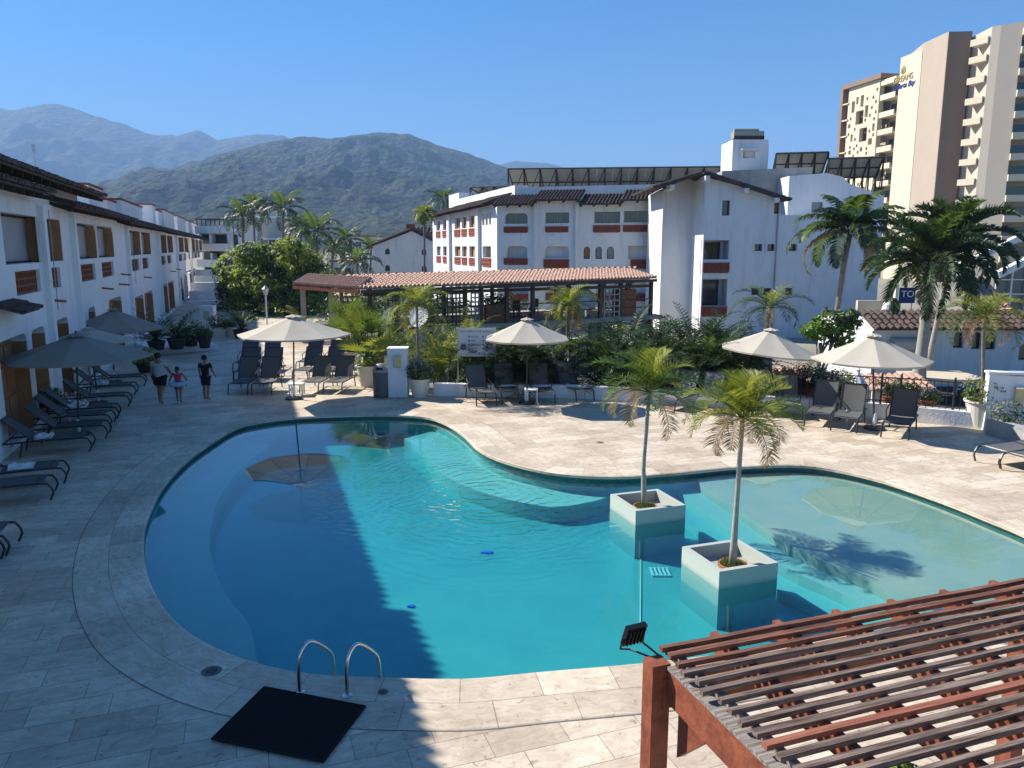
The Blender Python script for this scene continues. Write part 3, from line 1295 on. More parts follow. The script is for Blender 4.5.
def central_block():
    C = W(497, 247, 66)
    D = W(668, 247, 62)
    E_ = W(433, 247, 91)
    root = thing('guest_block', 'white three storey guest block with dark tiled eaves and red clay balcony rails', 'building', (C.x, C.y, GZ))
    # ---- front
    pf = Plane((C.x, C.y), (D.x, D.y))
    hs, rails = [], []

    def opening(px0, px1, py0, py1, kind, shape='rect'):
        s0, z1 = pf.hit(px0, py0)
        s1, z0 = pf.hit(px1, py1)
        hs.append(window_unit(pf, root, s0, s1, z0, z1, kind, shape))

    def rail(px0, px1, py0, py1, p=pf):
        s0, z1 = p.hit(px0, py0)
        s1, z0 = p.hit(px1, py1)
        clay_rail(p, root, min(s0, s1), max(s0, s1), z0, z1)

    opening(504.7, 527.6, 213.3, 223.7, 'green', 'round')
    opening(545.1, 569, 212.5, 223.2, 'green')
    opening(594.1, 619.9, 211.8, 223, 'green')
    opening(623.7, 650.9, 211, 222.4, 'green')
    opening(506.5, 527.2, 246.2, 258.2, 'beige', 'round')
    opening(544.6, 568.9, 246.3, 258.2, 'room', 'round')
    opening(583.5, 589.9, 246.4, 258.9, 'shut', 'arch')
    opening(595.2, 601.8, 246.4, 258.9, 'curtain', 'arch')
    opening(606.8, 613.9, 246.4, 258.9, 'curtain', 'arch')
    opening(628.4, 655.5, 246, 258.9, 'beige')
    for a, b in ((506, 528), (546, 568), (596, 616), (628, 654)):
        opening(a, b, 281, 293, 'room')
        rail(a, b, 294, 301)
    rail(504.2, 527.6, 227.5, 232.4)
    rail(545.6, 568, 227.3, 232)
    rail(593.5, 619.9, 226.2, 232)
    rail(623.4, 650.4, 226, 231.5)
    rail(504.2, 527.4, 258.9, 264.6)
    rail(544, 568.6, 260, 267.8)
    rail(631, 652, 260.2, 268.6)
    zt = 8.45
    mb = MB()
    wall_mesh(mb, pf, [(0, GZ), (pf.len, GZ), (pf.len, zt), (0, zt)], hs, .3, .4)
    # the middle bay stands a little proud at its edges
    for px in (536, 577.5):
        s = pf.s(px)
        pbox(mb, pf, s - .12, s + .12, GZ, zt - .15, -.02, .28)
    for px in (532, 574, 577, 620):
        pass
    # small spouts
    for px, py in ((515.5, 235.5), (553, 235.5), (601.7, 235.5), (640, 235.5), (519, 268.5), (551.5, 271)):
        s, z = pf.hit(px, py)
        mb.beam(pf.p(s, z, 0), pf.p(s, z - .04, .35), .16, .1)
    mb.build('front_wall', white_far, root)
    # ---- left face
    plf = Plane((C.x, C.y), (E_.x, E_.y))
    hs2 = []

    def op2(px0, px1, py0, py1, kind='curtain'):
        s0, z1 = plf.hit(px0, py0)
        s1, z0 = plf.hit(px1, py1)
        hs2.append(window_unit(plf, root, s0, s1, z0, z1, kind, 'rect'))

    zu1, zu0 = plf.hit(458, 217.8)[1], plf.hit(458, 228.8)[1]
    zl1, zl0 = plf.hit(458, 246.3)[1], plf.hit(458, 256.3)[1]
    for px0, px1 in ((436.6, 440.6), (443, 447.8), (454.8, 460.4), (462, 466.8), (469.3, 475.6)):
        s0, s1 = plf.s(px0), plf.s(px1)
        for (a, b) in ((zu0, zu1), (zl0, zl1)):
            hs2.append(window_unit(plf, root, s0, s1, a, b, 'shut' if px0 > 440 else 'curtain', 'rect'))
            clay_rail(plf, root, min(s0, s1), max(s0, s1), a - .75, a - .15)
        hs2.append(window_unit(plf, root, s0, s1, zl0 - 3.2, zl0 - 1.9, 'room', 'rect'))
    for px0, px1 in ((482.3, 484.6), (485.7, 487.9), (489.2, 491.2)):
        hs2.append(window_unit(plf, root, plf.s(px0), plf.s(px1), zu0 + .1, zu1, 'shut', 'rect'))
    s0, s1 = plf.s(482.6), plf.s(491)
    hs2.append(window_unit(plf, root, s0, s1, zl0, zl1, 'beige', 'rect'))
    clay_rail(plf, root, min(s0, s1), max(s0, s1), zl0 - .75, zl0 - .1)
    mb = MB()
    wall_mesh(mb, plf, [(0, GZ), (plf.len, GZ), (plf.len, zt), (0, zt)], hs2, .3, .4)
    for px in (450.5, 479.5):
        s = plf.s(px)
        pbox(mb, plf, s - .5, s + .5, GZ, zt - .2, -.02, .3)
    mb.build('side_wall', white_far, root)
    # ---- body, roof deck, parapets
    bk = (D - C).normalized()
    perp = Vector((-bk.y, bk.x, 0))
    mb = MB()
    body = [C + pf.n * -.42 - plf.n * .42, D - pf.n * .42, D + Vector((-4, 26, 0)), E_ - plf.n * .42 + Vector((.6, -.2, 0))]
    mb.prism([(p.x, p.y) for p in body], GZ, zt - .1)
    mb.build('body', white_far, root)

    def eave(p, pxa, pxb, z, out, nm='roof'):
        sa, sb = p.s(pxa), p.s(pxb)
        sa, sb = min(sa, sb), max(sa, sb)
        mb = MB()
        tile_roof(mb, p.p(sa, z, out), p.p(sb, z, out), -p.n * (out + 1.6) + Vector((0, 0, .36 * (out + 1.6))), 6, .27, .10)
        r_ = mb.build('roof', tile_dark, root)
        k = int((sb - sa) / 1.1)
        for i in range(k + 1):
            s = sa + .15 + (sb - sa - .3) * i / max(1, k)
            mb = MB()
            mb.beam(p.p(s, z - .12, out - .15), p.p(s, z + .16, -.05), .12, .15)
            mb.build('rafter', beam_dark, r_)

    eave(pf, 496, 535.5, 8.15, .9)
    eave(pf, 535, 581, 8.45, 1.0)
    eave(pf, 580, 622, 8.10, .9)
    eave(pf, 621, 669, 8.35, 1.0)
    eave(plf, 474, 494, 8.3, .95)
    eave(plf, 455, 476, 8.25, .9)
    eave(plf, 444, 456, 8.2, .9)
    eave(plf, 433, 445, 8.15, .8)
    mb = MB()
    # parapet seen above the tiles
    s0 = pf.s(507, 195)
    pbox(mb, pf, .8, pf.len + 1, zt - .1, 9.75, -3.2, -2.0)
    pbox(mb, plf, .8, plf.len - 4, zt - .1, 9.9, -3.0, -1.8)
    pbox(mb, plf, plf.len - 5, plf.len - .2, zt - .1, 10.6, -6.0, -1.9)
    mb.build('parapet', white_far, root)
    return pf, plf


PF, PLF = central_block()


def solar(label, a, b, z_lo, z_hi, depth, name='solar_canopy', nm=10, group='solar canopies on the roofs', deckz=8.3, slope=1):
    """tilted rows of panels on a steel frame; low edge toward the camera when slope=1"""
    a, b = Vector(a), Vector(b)
    root = thing(name, label, 'solar panels', (a.x, a.y, deckz), group)
    d = (b - a)
    L_ = d.length
    d.normalize()
    nrm = Vector((-d.y, d.x, 0))
    if nrm.y < 0:
        nrm = -nrm
    za, zb = (z_lo, z_hi) if slope == 1 else (z_hi, z_lo)
    mb = MB()
    for i in range(nm):
        s0, s1 = L_ * i / nm + .008, L_ * (i + 1) / nm - .008
        for k in range(3):
            t0, t1 = k / 3 + .003, (k + 1) / 3 - .003
            P = lambda s, t: a + d * s + nrm * depth * t + Vector((0, 0, za + (zb - za) * t - a.z))
            q = [P(s0, t0), P(s1, t0), P(s1, t1), P(s0, t1)]
            q2 = [v - Vector((0, 0, .06)) for v in q]
            mb.add(q + q2, [(0, 1, 2, 3)], 0)
            mb.add(q + q2, [(7, 6, 5, 4), (0, 4, 5, 1), (1, 5, 6, 2), (2, 6, 7, 3), (3, 7, 4, 0)], 1)
    mb.build('panel_array', [solar_m, solar_back], root)
    mb = MB()
    k = max(3, nm // 2)
    for i in range(k + 1):
        s = L_ * i / k
        A_ = a + d * s + Vector((0, 0, za - a.z - .1))
        B_ = a + d * s + nrm * depth + Vector((0, 0, zb - a.z - .1))
        mb.tube([A_, B_], .06, 5)
        lo1 = Vector((A_.x, A_.y, deckz))
        lo2 = Vector((B_.x, B_.y, deckz))
        mb.tube([lo1, A_], .06, 5)
        mb.tube([lo2, B_], .06, 5)
        mid = (A_ + B_) / 2
        mb.tube([Vector((mid.x, mid.y, deckz + .1)), A_], .04, 5)
        mb.tube([Vector((mid.x, mid.y, deckz + .1)), B_], .04, 5)
        if i < k:
            s2 = L_ * (i + 1) / k
            mb.tube([lo1, a + d * s2 + Vector((0, 0, za - a.z - .1))], .04, 5)
    for t in (0, .5, 1):
        mb.tube([a + nrm * depth * t + Vector((0, 0, za + (zb - za) * t - a.z - .1)), b + nrm * depth * t + Vector((0, 0, za + (zb - za) * t - a.z - .1))], .05, 5)
    mb.build('steel_frame', beam_dark, root)


# seen from below and in front: the high edge is the near one
p0, p1 = W(508, 168, 72), W(722, 160, 70)
solar('long solar canopy on trusses above the white guest block', (p0.x, p0.y, 0), (p1.x, p1.y, 0), 9.9, p0.z, 6.5, nm=26, deckz=8.35, slope=-1)
p0, p1 = W(470, 186, 84), W(506, 184, 82)
solar('small solar rack at the left end of the guest block roof', (p0.x, p0.y, 0), (p1.x, p1.y, 0), 10.0, 11.0, 4, nm=5, deckz=8.35, slope=-1)


# ================================================================== RIGHT BLOCK
def right_block():
    Y0, Y1 = 52.0, 55.5
    root = thing('stucco_block', 'tall pale stucco block with shallow gabled tile roof and stacked balconies', 'building', (W(700, 247, Y0).x, Y0, GZ))
    a = W(703, 247, Y0)
    b = W(881, 247, Y0)
    pl = Plane((a.x, a.y), (b.x, b.y))
    hs = []

    def opn(px0, px1, py0, py1, kind='glass', shape='rect'):
        s0, z1 = pl.hit(px0, py0)
        s1, z0 = pl.hit(px1, py1)
        hs.append(window_unit(pl, root, s0, s1, z0, z1, kind, shape, .35))

    opn(704.3, 728.5, 240.3, 259.5, 'room')
    opn(702.8, 726.5, 279, 306, 'room')
    opn(722.4, 729.6, 200.3, 215.6, 'glass')
    opn(774.5, 779.6, 201, 213.8, 'shut')
    for x0, x1, y0, y1 in ((754.7, 762, 244, 251), (767.4, 774.6, 244, 251), (788.8, 796.4, 244, 251), (751.5, 759, 288, 295), (763.5, 771, 288, 295), (785, 792, 288, 295)):
        opn(x0, x1, y0, y1, 'glass')
    z_flat = pl.hit(790, 214.5)[1]
    zgab = pl.hit(705, 177)[1]
    s_pk = 0.0
    s_g = pl.s(780, 200)
    z_g = pl.hit(780, 197)[1]
    mb = MB()
    wall_mesh(mb, pl, [(0, GZ), (pl.len, GZ), (pl.len, z_flat - .25), (s_g + .1, z_flat), (s_g, z_g), (0, zgab)], hs, .35, 10)
    mb.build('front_wall', white_far, root)
    # white surrounds of the small windows
    for x0, x1, y0, y1 in ((754.7, 762, 244, 251), (767.4, 774.6, 244, 251), (788.8, 796.4, 244, 251), (751.5, 759, 288, 295), (763.5, 771, 288, 295), (785, 792, 288, 295)):
        mb = MB()
        s0, z1 = pl.hit(x0, y0)
        s1, z0 = pl.hit(x1, y1)
        for q in ((s0 - .12, s0, z0 - .12, z1 + .12), (s1, s1 + .12, z0 - .12, z1 + .12), (s0, s1, z0 - .12, z0), (s0, s1, z1, z1 + .12)):
            pbox(mb, pl, *q, .0, .05)
        mb.build('window_trim', trim_white, root)
    # drainpipe
    mb = MB()
    s = pl.s(776)
    mb.tube([pl.p(s, GZ, .06), pl.p(s, z_flat, .06)], .05, 6)
    mb.build('drainpipe', grey_conc, root)
    # balcony rails
    for x0, x1, y0, y1 in ((703.7, 728.5, 263.7, 272.5), (701.5, 726, 307.5, 316)):
        s0, z1 = pl.hit(x0, y0)
        s1, z0 = pl.hit(x1, y1)
        clay_rail(pl, root, max(s0, .05), s1, z0, z1)
    # left wing plane, set back, and the lit cheek between
    a2 = W(661.5, 247, Y1)
    b2 = W(693, 247, Y1)
    b2.x = a.x
    p2 = Plane((a2.x, a2.y), (b2.x + .0, b2.y))
    mb = MB()
    zl = p2.hit(661.5, 190)[1]
    zp = p2.hit(697, 174)[1]
    wall_mesh(mb, p2, [(0, GZ), (p2.len, GZ), (p2.len, zp), (0, zl)], [], .3, 6)
    mb.build('set_back_wall', white_far, root)
    # gable roof: two slabs of tile running back, ridge over the corner
    zr = W(699, 172.5, Y0 - .6).z
    rid0 = Vector((a.x - .3, Y0 - .7, zr))
    e_r = W(791, 200, Y0 - .7)
    e_l = W(650, 189.5, Y0 + 1.5)
    back = Vector((0, 9, 0))
    mb = MB()
    lft0 = Vector((e_l.x, Y0 + 1.2, e_l.z))
    tile_roof(mb, Vector((e_r.x, Y0 - .7, e_r.z)) + back, Vector((e_r.x, Y0 - .7, e_r.z)), rid0 - Vector((e_r.x, Y0 - .7, e_r.z)), 14, .34, .13)
    tile_roof(mb, Vector((e_l.x, Y0 - .2, e_l.z)), Vector((e_l.x, Y0 - .2, e_l.z)) + back, rid0 + Vector((0, .5, 0)) - Vector((e_l.x, Y0 - .2, e_l.z)), 8, .34, .13)
    r_ = mb.build('roof', tile_dark, root)
    for t in (.05, .5, .85, -1):
        q = rid0.lerp(Vector((e_r.x, Y0 - .7, e_r.z)), t) + Vector((0, .1, -.25))
        if t < 0:
            q = rid0.lerp(Vector((e_l.x, Y0 - .7, e_l.z)), .6) + Vector((0, .8, -.3))
        mb = MB()
        mb.beam(q, q + Vector((0, 1.4, 0)), .3, .3)
        mb.build('beam_end', white_far, r_)
    # body behind
    mb = MB()
    mb.prism([(a.x + .4, Y0 + 9.5), (b.x - .2, Y0 + 9.5), (b.x - .2, Y0 + 20), (a.x + .4, Y0 + 20)], GZ, z_flat)
    mb.build('rear_body', white_far, root)
    # upper storey pieces behind the flat part
    up = Plane((W(788, 200, Y0 + 4).x, Y0 + 4), (W(884, 200, Y0 + 4).x, Y0 + 4))
    mb = MB()
    zz0 = z_flat - .4
    def z_at(px, py):
        return up.hit(px, py)[1]
    hu = []
    sA, zA = up.hit(812, 202)
    sB, zB = up.hit(822.5, 212.5)
    hu.append(window_unit(up, root, sA, sB, zB, zA, 'curtain'))
    wall_mesh(mb, up, [(0, zz0), (up.len, zz0), (up.len, z_at(884, 196)), (up.s(845), z_at(845, 184)), (up.s(838), z_at(838, 177)), (up.s(822), z_at(822, 173)), (0, z_at(788, 176))], hu, .3, 5)
    mb.build('upper_storey', white_far, root)
    gp = Plane((W(722, 190, Y0 + 6).x, Y0 + 6.2), (W(812, 190, Y0 + 6).x, Y0 + 6.2))
    mb = MB()
    wall_mesh(mb, gp, [(0, zz0), (gp.len, zz0), (gp.len, gp.hit(811, 167)[1]), (0, gp.hit(722, 171)[1])], [], .3, 4)
    mb.build('grey_parapet', grey_conc, root)
    # stair tower
    tx = Plane((W(732.5, 150, Y0 + 9).x, Y0 + 9), (W(768, 150, Y0 + 9).x, Y0 + 9))
    ht = []
    sA, zA = tx.hit(743.5, 151)
    sB, zB = tx.hit(755, 158)
    ht.append(window_unit(tx, root, sA, sB, zB, zA, 'shut'))
    mb = MB()
    zt0, zt1 = tx.hit(740, 172)[1] - 2, tx.hit(740, 139.5)[1]
    wall_mesh(mb, tx, [(0, zt0), (tx.len, zt0), (tx.len, zt1), (0, zt1)], ht, .3, 3.2)
    c0 = tx.p(0, 0)
    c1 = tx.p(tx.len, 0)
    mb.prism([(c0.x + .32, c0.y + .4), (c1.x - .02, c1.y + .02), (c1.x + 1.0, c1.y + 3.0), (c0.x + .3, c1.y + 3.2)], zt0, zt1 - .01)
    pbox(mb, tx, sA - .25, sB + .25, zA + .03, zA + .14, 0, .45)
    mb.build('stair_tower', white_far, root)
    # rooftop water heater
    hx = tx.p(tx.len * .55, zt1 + .45, -1.4)
    t = thing('water_heater', 'dark rooftop solar water heater on top of the stair tower', 'water heater', (hx.x, hx.y, zt1))
    mb = MB()
    mb.box((hx.x, hx.y, zt1 + .5), (2.3, .9, .5))
    mb.tube([(hx.x - 1.0, hx.y + .2, zt1 + .86), (hx.x + .9, hx.y + .2, zt1 + .86)], .16, 10)
    mb.build('tank', solar_back, t)
    mb = MB()
    for q in (-1, 1):
        for r in (-.35, .35):
            mb.tube([(hx.x + q, hx.y + r, zt1), (hx.x + q, hx.y + r, zt1 + .6)], .05, 5)
    mb.beam((hx.x - 1.15, hx.y - .5, zt1 + .2), (hx.x + 1.15, hx.y - .5, zt1 + .2), .06, .35)
    mb.build('frame', beam_dark, t)
    return pl


RB = right_block()
p0, p1 = W(776, 155, 64), W(829, 151, 63)
solar('dark solar canopy right of the stair tower', (p0.x, p0.y, 0), (p1.x, p1.y, 0), 10.9, p1.z, 4, nm=8, deckz=8.0, slope=-1)
p0, p1 = W(829, 159, 60), W(884, 156, 59)
solar('dark solar canopy at the right end of the white blocks, before the tower hotel', (p0.x, p0.y, 0), (p1.x, p1.y, 0), 10.2, p1.z, 3, nm=8, deckz=7.9, slope=-1)


# ================================================================== TOWER HOTEL
def tower():
    P = lambda px, Y: Vector((W(px, 150, Y).x, Y, 0))
    pts = {'a0': P(838.5, 168), 'a1': P(876, 156), 'b1': P(890.5, 151.5), 'c0': P(893.5, 150.5), 'c1': P(914, 144.5), 'd1': P(938, 137), 'e1': P(961, 136.6), 'e2': P(963, 134.3), 'f1': P(980, 131.5), 'g0': P(980, 131),
           'g1': P(1010, 128), 'h1': P(1065, 126)}
    root = thing('tower_hotel', 'tall cream and brown high rise hotel with banded balconies beyond the palms', 'building', (pts['c1'].x, pts['c1'].y, GZ))

    def pln(a, b):
        return Plane((pts[a].x, pts[a].y), (pts[b].x, pts[b].y))

    def slab(name, a, b, ztop, mat, depth=8, z0=GZ, mi=None):
        p = pln(a, b)
        mb = MB()
        pbox(mb, p, 0, p.len, z0, ztop, -depth, 0)
        mb.build(name, mat, root)
        return p

    zt = lambda px, py, Y: W(px, py, Y).z
    # perforated screen
    pa = pln('a0', 'a1')
    z_a = zt(843, 91, 168)
    hs = []
    r2 = random.Random(5)
    mb = MB()
    grid_s, grid_z = 9, 22
    fl = 3.2
    s_lo, s_hi = pa.s(845, 150), pa.len - .3
    lay = []
    for k in range(26):
        for _ in range(40):
            ws, hsz = r2.choice([(2.4, 2.6), (1.0, 2.2), (2.6, 1.6), (.8, .8), (1.2, 1.2), (.7, 1.4)])
            s0 = r2.uniform(s_lo + .3, s_hi - ws - .2)
            z0 = r2.uniform(10, z_a - hsz - 2.0)
            if all(s0 > q[1] + .35 or s0 + ws < q[0] - .35 or z0 > q[3] + .4 or z0 + hsz < q[2] - .4 for q in lay):
                lay.append((s0, s0 + ws, z0, z0 + hsz))
                break
    for q in range(60):
        for _ in range(20):
            s0 = r2.uniform(s_lo + .3, s_hi - .8)
            z0 = r2.uniform(8, z_a - 2)
            if all(s0 > q_[1] + .25 or s0 + .55 < q_[0] - .25 or z0 > q_[3] + .25 or z0 + .6 < q_[2] - .25 for q_ in lay):
                lay.append((s0, s0 + .55, z0, z0 + .6))
                break
    hs = [rect(*q) for q in lay]
    wall_mesh(mb, pa, [(s_lo, GZ), (s_hi, GZ), (s_hi, z_a), (s_lo, z_a)], hs, .8, 1.0)
    mb.build('perforated_wall', cream_wall, root)
    mb = MB()
    pbox(mb, pa, .9, pa.len, GZ, z_a, -9, -3.0)
    for k in range(int((z_a - 2) / fl)):
        pbox(mb, pa, .5, s_hi, 1.5 + k * fl, 1.8 + k * fl, -3.0, -1.05)
    mb.build('inner_wall', tan_wall, root)
    mb = MB()
    pbox(mb, pa, -.2, .7, GZ, z_a + .6, -9, .3)
    pbox(mb, pa, .7, pa.len + .6, z_a + .01, z_a + .9, -10, .6)
    mb.build('brown_frame', brown_wall, root)
    for k in range(13):
        mb = MB()
        z = z_a - 3 - k * fl
        pbox(mb, pa, .7, s_lo + .3, z, z + .25, -2, .25)
        mb.build('balcony', cream_wall, root)

    def balconies(a, b, ztop, n_, zoff=0, dp=2.2, rail_h=1.0, name='balcony', wallm=tan_wall, out=0.0, pitch=3.2):
        p = pln(a, b)
        mb = MB()
        pbox(mb, p, 0, p.len, GZ, ztop - .4, -10, -dp)
        mb.build('recessed_wall', wallm, root)
        for k in range(n_):
            z = ztop - pitch * (k + 1) + zoff
            if z < 2:
                break
            mb = MB()
            pbox(mb, p, 0.02, p.len - .02, z, z + rail_h, -.18, out)
            pbox(mb, p, 0.02, p.len - .02, z - .02, z + .2, -dp + .01, -.19)
            bb = mb.build(name, cream_wall, root)
            mb = MB()
            pbox(mb, p, p.len * .12, p.len * .6, z + .22, z + 2.5, -dp + .02, -dp + .06)
            mb.build('glass_door', glass, bb)
        mb = MB()
        pbox(mb, p, 0.02, p.len - .02, ztop - .5, ztop + .5, -dp, out)
        mb.build('top_band', cream_wall, root)

    balconies('a1', 'b1', zt(884, 80, 153), 13)
    z_c = zt(903, 53, 147)
    pc = slab('cream_slab', 'c0', 'c1', z_c, cream_wall, 14)
    z_d = zt(926, 38, 141)
    mb = MB()
    a, b, c = pts['c1'], pts['d1'], pts['e1']
    mb.prism([(a.x, a.y - .4), (b.x, b.y), (c.x, c.y), (c.x + 2, a.y + 14), (a.x + 3, a.y + 14)], GZ, z_d)
    mb.build('brown_slab', tan_wall, root)
    pe = Plane((b.x, b.y), (c.x, c.y))
    mb = MB()
    pbox(mb, pe, .02, pe.len, GZ + .1, z_d - .1, .02, .12)
    mb.build('shaded_return', brown_wall, root)  # shade put into the colour: darker sheet over the slab's turned face
    balconies('e2', 'f1', zt(972, 42, 133), 15, out=.7, dp=2.4)
    z_g = zt(985, 27, 131.2)
    mb = MB()
    g0, g1 = pts['g0'], pts['g1']
    mb.prism([(g0.x, g0.y), (g0.x + .8, g0.y - 1.0), (g1.x, g1.y), (g1.x + 3, g1.y + 14), (g0.x + 1, g0.y + 14)], GZ, z_g)
    mb.build('beige_slab', pmat('beige_tower_stucco', (.50, .44, .36), .9, noise_amt=.05, noise_scale=.3), root)
    balconies('g1', 'h1', z_g - 1.5, 15, out=.5, dp=2.4)
    # the name on the slab
    sc_ = root

    def text(body, px, py, size, mat, nm, shear=0, off=.06):
        s, z = pc.hit(px, py)
        cu = bpy.data.curves.new(nm, 'FONT')
        cu.body = body
        cu.size = size
        cu.extrude = .04
        cu.shear = shear
        cu.align_x = 'CENTER'
        cu.align_y = 'CENTER'
        cu.materials.append(mat)
        o = bpy.data.objects.new(nm, text_mesh(cu, nm))
        S.collection.objects.link(o)
        q = pc.p(s, z, off)
        n_ = pc.n
        xd = Vector((-n_.y, n_.x, 0))
        o.matrix_world = Matrix.Translation(q - Vector(root.location)) @ Matrix((xd, Vector((0, 0, 1)), n_)).transposed().to_4x4()
        o.parent = root
        return o
    gold = pmat('gold_letter', (.35, .27, .10), .5)
    blue = pmat('blue_letter', (.03, .05, .25), .5)
    text('DREAMS', 903.5, 78.5, 1.5, gold, 'name_letters')
    text('Vallarta Bay', 903.5, 85.5, 1.35, blue, 'script_letters', .35)
    s, z = pc.hit(903.5, 70)
    mb = MB()
    for k in range(7):
        t = PI * (.1 + .8 * k / 6)
        mb.beam(pc.p(s, z - .6, .05), pc.p(s + math.cos(t) * .8, z - .6 + math.sin(t) * 1.3, .05), .28, .1, up=pc.n)
    mb.build('emblem', gold, root)


tower()


# ================================================================== WHITE GABLED HOUSE, FAR BLOCKS
def gable_house():
    Y = 98
    a, b = W(373, 247, Y), W(434, 247, Y)
    pl = Plane((a.x, Y), (b.x, Y))
    root = thing('gabled_house', 'white gabled house end with four small arched windows behind the pavilion', 'building', (a.x, Y, GZ))
    hs = []
    for x0, x1, y0, y1 in ((384.8, 389.8, 248.6, 254.4), (421.5, 426.2, 248.9, 255), (384.9, 390, 265, 271.3), (421.6, 426.8, 265.6, 271.8)):
        s0, z1 = pl.hit(x0, y0)
        s1, z0 = pl.hit(x1, y1)
        hs.append(window_unit(pl, root, s0, s1, z0, z1, 'glass', 'arch', .2))
    pk = pl.hit(412, 231)
    el = pl.hit(373, 246)
    er = pl.hit(434, 242)
    mb = MB()
    wall_mesh(mb, pl, [(0, GZ), (pl.len, GZ), (pl.len, er[1]), (pk[0], pk[1]), (0, el[1])], hs, .2, 10)
    mb.build('wall', white_far, root)
    mb = MB()
    e0 = pl.p(-.5, el[1] - .1, .5)
    pk0 = pl.p(pk[0], pk[1] + .25, .5)
    tile_roof(mb, e0 + Vector((0, 11, 0)), e0, pk0 - e0, 8, .5, .16)
    e1 = pl.p(pl.len + .3, er[1], .5)
    tile_roof(mb, e1, e1 + Vector((0, 11, 0)), pk0 - e1, 5, .5, .16)
    r_ = mb.build('roof', tile_dark, root)
    mb = MB()
    q = pl.p(pk[0] - .2, pk[1] + .4, -.3)
    mb.box(q, (1.0, .8, .9))
    mb.build('chimney', brick_red, r_)
    # beige upper block behind it on the right
    root2 = thing('beige_house', 'beige block with tile coping behind the white gabled house', 'building', (W(430, 247, 112).x, 112, GZ))
    c0, c1 = W(412, 233, 112), W(448, 233, 112)
    p3 = Plane((c0.x, 112), (c1.x, 112))
    mb = MB()
    pbox(mb, p3, 0, p3.len, GZ, c0.z, -8, 0)
    mb.build('wall', beige, root2)
    mb = MB()
    tile_roof(mb, p3.p(-.3, c0.z - .1, .5), p3.p(p3.len, c0.z - .1, .5), Vector((0, 3, .9)), 3, .5, .16)
    mb.build('roof', tile_dark, root2)


gable_house()


def far_blocks():
    # terraced white block past the end of the left wing
    Y = 104
    a, b = W(196, 247, Y), W(232, 247, Y)
    pl = Plane((a.x, Y), (b.x, Y))
    root = thing('terrace_block', 'greyish white terraced block with long balconies past the left wing', 'building', (a.x, Y, GZ))
    mb = MB()
    pbox(mb, pl, 0, pl.len, GZ, W(210, 229, Y).z, -12, -2.0)
    mb.build('body', white_far, root)
    for k, y in enumerate((231.5, 249, 265, 281)):
        z = W(210, y, Y).z
        mb = MB()
        pbox(mb, pl, 0, pl.len, z - .25, z + .7, -.25, 0)
        pbox(mb, pl, 0, pl.len, z - .28, z - .05, -2.0, -.26)
        bb = mb.build('balcony', white_far, root)
        mb = MB()
        for q in range(3):
            s = pl.len * (q + .15) / 3
            pbox(mb, pl, s, s + 1.5, z - 2.6, z - .4, -1.98, -1.9)
        mb.build('glass_door', glass, bb)
        for q in range(2):
            mb = MB()
            s = pl.len * (.35 + .5 * q)
            pbox(mb, pl, s, s + .3, z - 2.8, z - .3, -1.9, -.4)
            mb.build('column', white_far, root)
    mb = MB()
    zt = W(210, 219, Y).z
    for q in range(9):
        s = pl.len * q / 8 + .1
        mb.tube([pl.p(s, zt - 1.8, -.6), pl.p(s, zt, -.6)], .06, 5)
        mb.tube([pl.p(s, zt, -.6), pl.p(s, zt, -5)], .06, 5)
    mb.tube([pl.p(0, zt, -.6), pl.p(pl.len, zt, -.6)], .08, 5)
    mb.build('roof_pergola', beam_dark, root)
    # cream building with a rounded roof behind the palms
    Y = 118
    a, b = W(240, 247, Y), W(282, 247, Y)
    pl = Plane((a.x, Y), (b.x, Y))
    root = thing('cream_building', 'cream building with stepped roof terraces behind the coconut palms', 'building', (a.x, Y, GZ))
    z1 = W(250, 218, Y).z
    mb = MB()
    pbox(mb, pl, 0, pl.len, GZ, z1, -10, 0)
    pbox(mb, pl, 1.5, pl.len * .55, z1, z1 + 1.5, -8, -2)
    mb.build('wall', pmat('cream_far', (.50, .47, .40), .9, noise_amt=.1), root)
    mb = MB()
    pbox(mb, pl, pl.len * .62, pl.len, z1 - 3.2, z1 - 2.9, 0, 1.2)
    pbox(mb, pl, 0, pl.len, z1 + .01, z1 + .3, -10.1, .15)
    mb.build('cornice', white_far, root)
    for q in range(3):
        mb = MB()
        s = pl.len * (.1 + q * .3)
        pbox(mb, pl, s, s + 1.6, z1 - 4.4, z1 - 3.0, 0, .04)
        mb.build('window', glass, root)
    mb = MB()
    mb.lathe([(.8, 0), (.85, .5), (.8, 1.3), (.3, 1.6)], pl.p(pl.len * .35, z1 + 1.5, -4), 12)
    tag(mb.build('water_tank', black_plastic), 'black rooftop water tank on the cream building', 'water tank')
    # grey houses glimpsed down the street
    for px0, px1, py, Y, lab in ((330, 352, 262, 125, 'low grey house seen down the street between palm trunks'), (352, 376, 237, 150, 'pale grey house behind the far palms near the gabled house')):
        a, b = W(px0, 247, Y), W(px1, 247, Y)
        pl = Plane((a.x, Y), (b.x, Y))
        root = thing('street_house', lab, 'building', (a.x, Y, GZ))
        z1 = W(px0, py, Y).z
        mb = MB()
        pbox(mb, pl, 0, pl.len, GZ, z1, -8, 0)
        mb.build('wall', white_far, root)
        mb = MB()
        pbox(mb, pl, -.2, pl.len + .2, z1 + .01, z1 + .3, -8.2, .3)
        mb.build('roof', terracotta, root)
        for q in range(2):
            mb = MB()
            s = pl.len * (.15 + q * .45)
            pbox(mb, pl, s, s + 1.1, z1 - 2.2, z1 - .9, 0, .04)
            mb.build('window', glass, root)


far_blocks()
# ================================================================== FOLIAGE
GZg = GZ


